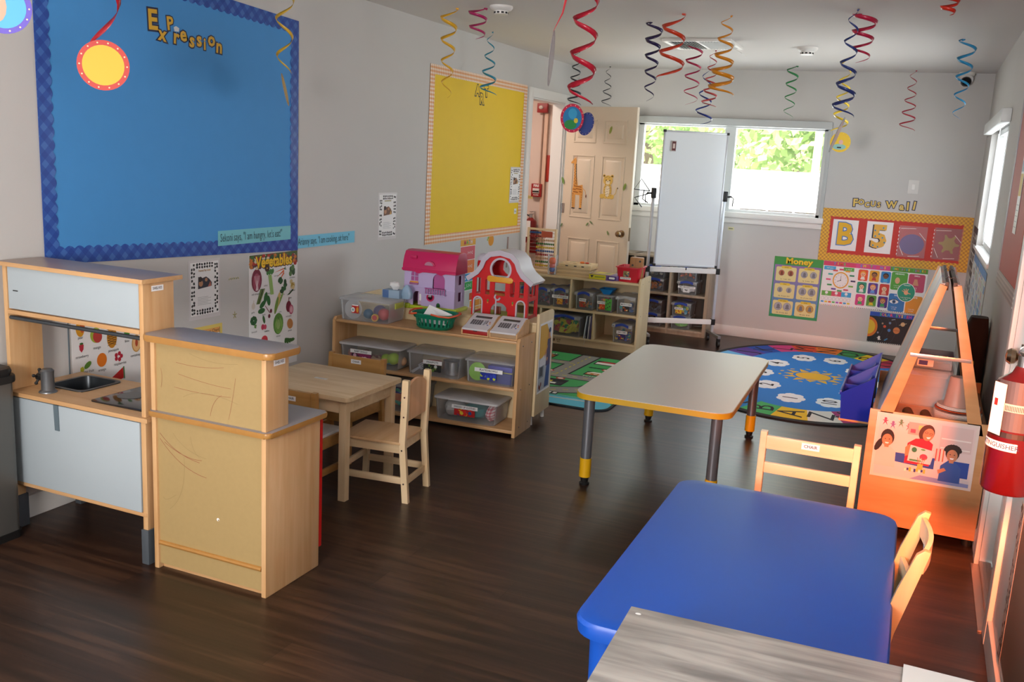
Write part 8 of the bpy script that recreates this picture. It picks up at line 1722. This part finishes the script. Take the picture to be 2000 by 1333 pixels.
S('crimson foil swirl beside the navy swirl, cut by the top edge', -0.43, 5.62, CZ, 2.16, 3.0, 0.068, 0.045, 0.020, 0.006, '#b81c44', 2.2)
LYEL = S('yellow foil swirl holding a round yellow cutout', -0.68, 7.7, CZ, 1.86, 4.5, 0.030, 0.062, 0.007, 0.014, '#d8b82c', 0.6)
S('thin red foil swirl hanging in front of the back wall right of the window', -0.23, 8.62, CZ, 1.93, 5.0, 0.022, 0.066, 0.004, 0.010, '#b0283c', 0.3)
S('red foil swirl seen from below near the top edge', -0.02, 5.05, CZ, 2.32, 2.2, 0.055, 0.028, 0.014, 0.012, '#c82a18', 0.0)
S('bright blue foil swirl hanging near the security camera', 0.11, 6.66, CZ, 1.93, 4.5, 0.055, 0.030, 0.016, 0.005, '#1c86b8', 2.2)
# swirls with cutouts: the cutout is a part of its swirl
def cut(sw, s_): o = s_.build('round_cutout', sw); o.location = -sw.location
gold = S('gold foil swirl holding a narrow cutout at the right edge of the blue board', -2.99, 3.93, CZ, 1.90, 3.0, 0.05, 0.035, 0.012, 0.012, '#c09a2c', 0.4)
redw = S('wide red foil swirl holding a round cutout in front of the blue board', -2.77, 2.60, CZ, 1.865, 1.5, 0.045, 0.06, 0.016, 0.024, '#b82434', 0.3)
vio = S('violet foil swirl holding a round cutout at the top left corner', -2.60, 2.06, CZ, 1.98, 1.6, 0.040, 0.045, 0.012, 0.016, '#6a5ab8', 0.3)
s = disc(None, '', (-2.775, 2.60, 1.80), 0.088, 0.82, 0.0, '#e0c040', '#d04a44'); cut(redw, s)
s = disc(None, '', (-2.595, 2.06, 1.915), 0.078, 0.90, 0.0, '#5ab0e0', '#6a5ac0'); s.ell(-0.02, 0.0, 0.030, 0.048, pc('#d8a890'), 2, 14); cut(vio, s)
s = disc(None, '', (-2.985, 3.93, 1.82), 0.080, 2.12, -0.22, '#c8a85c', '#b08a4c'); cut(gold, s)
s = disc(None, '', (-1.565, 4.22, 1.745), 0.066, 0.95, 0.0, '#2a7ab0', '#c02a4c'); s.ell(-0.01, -0.03, 0.035, 0.022, pc('#2f8a4c'), 3, 14); s.ell(0.0, 0.02, 0.025, 0.025, pc('#3a9ac8'), 3, 14); s.ell(0.02, -0.01, 0.012, 0.012, pc('#d8c040'), 4, 10); cut(LRED, s)
s = disc(None, '', (-1.53, 4.32, 1.725), 0.055, 1.2, 0.2, '#2a4a9a', '#2a3a8a'); cut(LRED, s)
pale = thing('ceiling_swirl', 'plain pale grey cutout on a red ribbon left of the long red swirl', 'streamer', (-1.52, 3.98, CZ), 0, 'foil swirls hanging from the ceiling')
b = MB(); b.tube([(-1.50, 3.98, CZ), (-1.525, 3.98, 2.30), (-1.555, 3.99, 2.18), (-1.598, 4.0, 2.105)], [0.001, 0.008, 0.004, 0.001], mat('#c83a44', 0.3), 6); wb(b, 'ribbon', pale)
s = disc(None, '', (-1.60, 4.0, 1.99), 0.120, 1.87, 0.06, '#c8c2c4', '#b8b0b4', '#d8d4d8'); cut(pale, s)
s = disc(None, '', (-0.66, 7.68, 1.79), 0.075, 0.1, 0.0, '#e0b82c', '#e0b82c', '#e8cc5c'); s.ell(-0.005, -0.035, 0.050, 0.022, pc('#8ab8b0'), 3, 16); s.rect(-0.02, -0.045, 0.01, -0.035, INK, 4); s.ell(0.005, 0.0, 0.016, 0.018, pc('#d8a8a0'), 3, 12); cut(LYEL, s)
s = disc(None, '', (-0.495, 5.51, 1.765), 0.102, 1.58, 0.32, '#b0704c', '#6a6a70'); cut(LNAV, s)
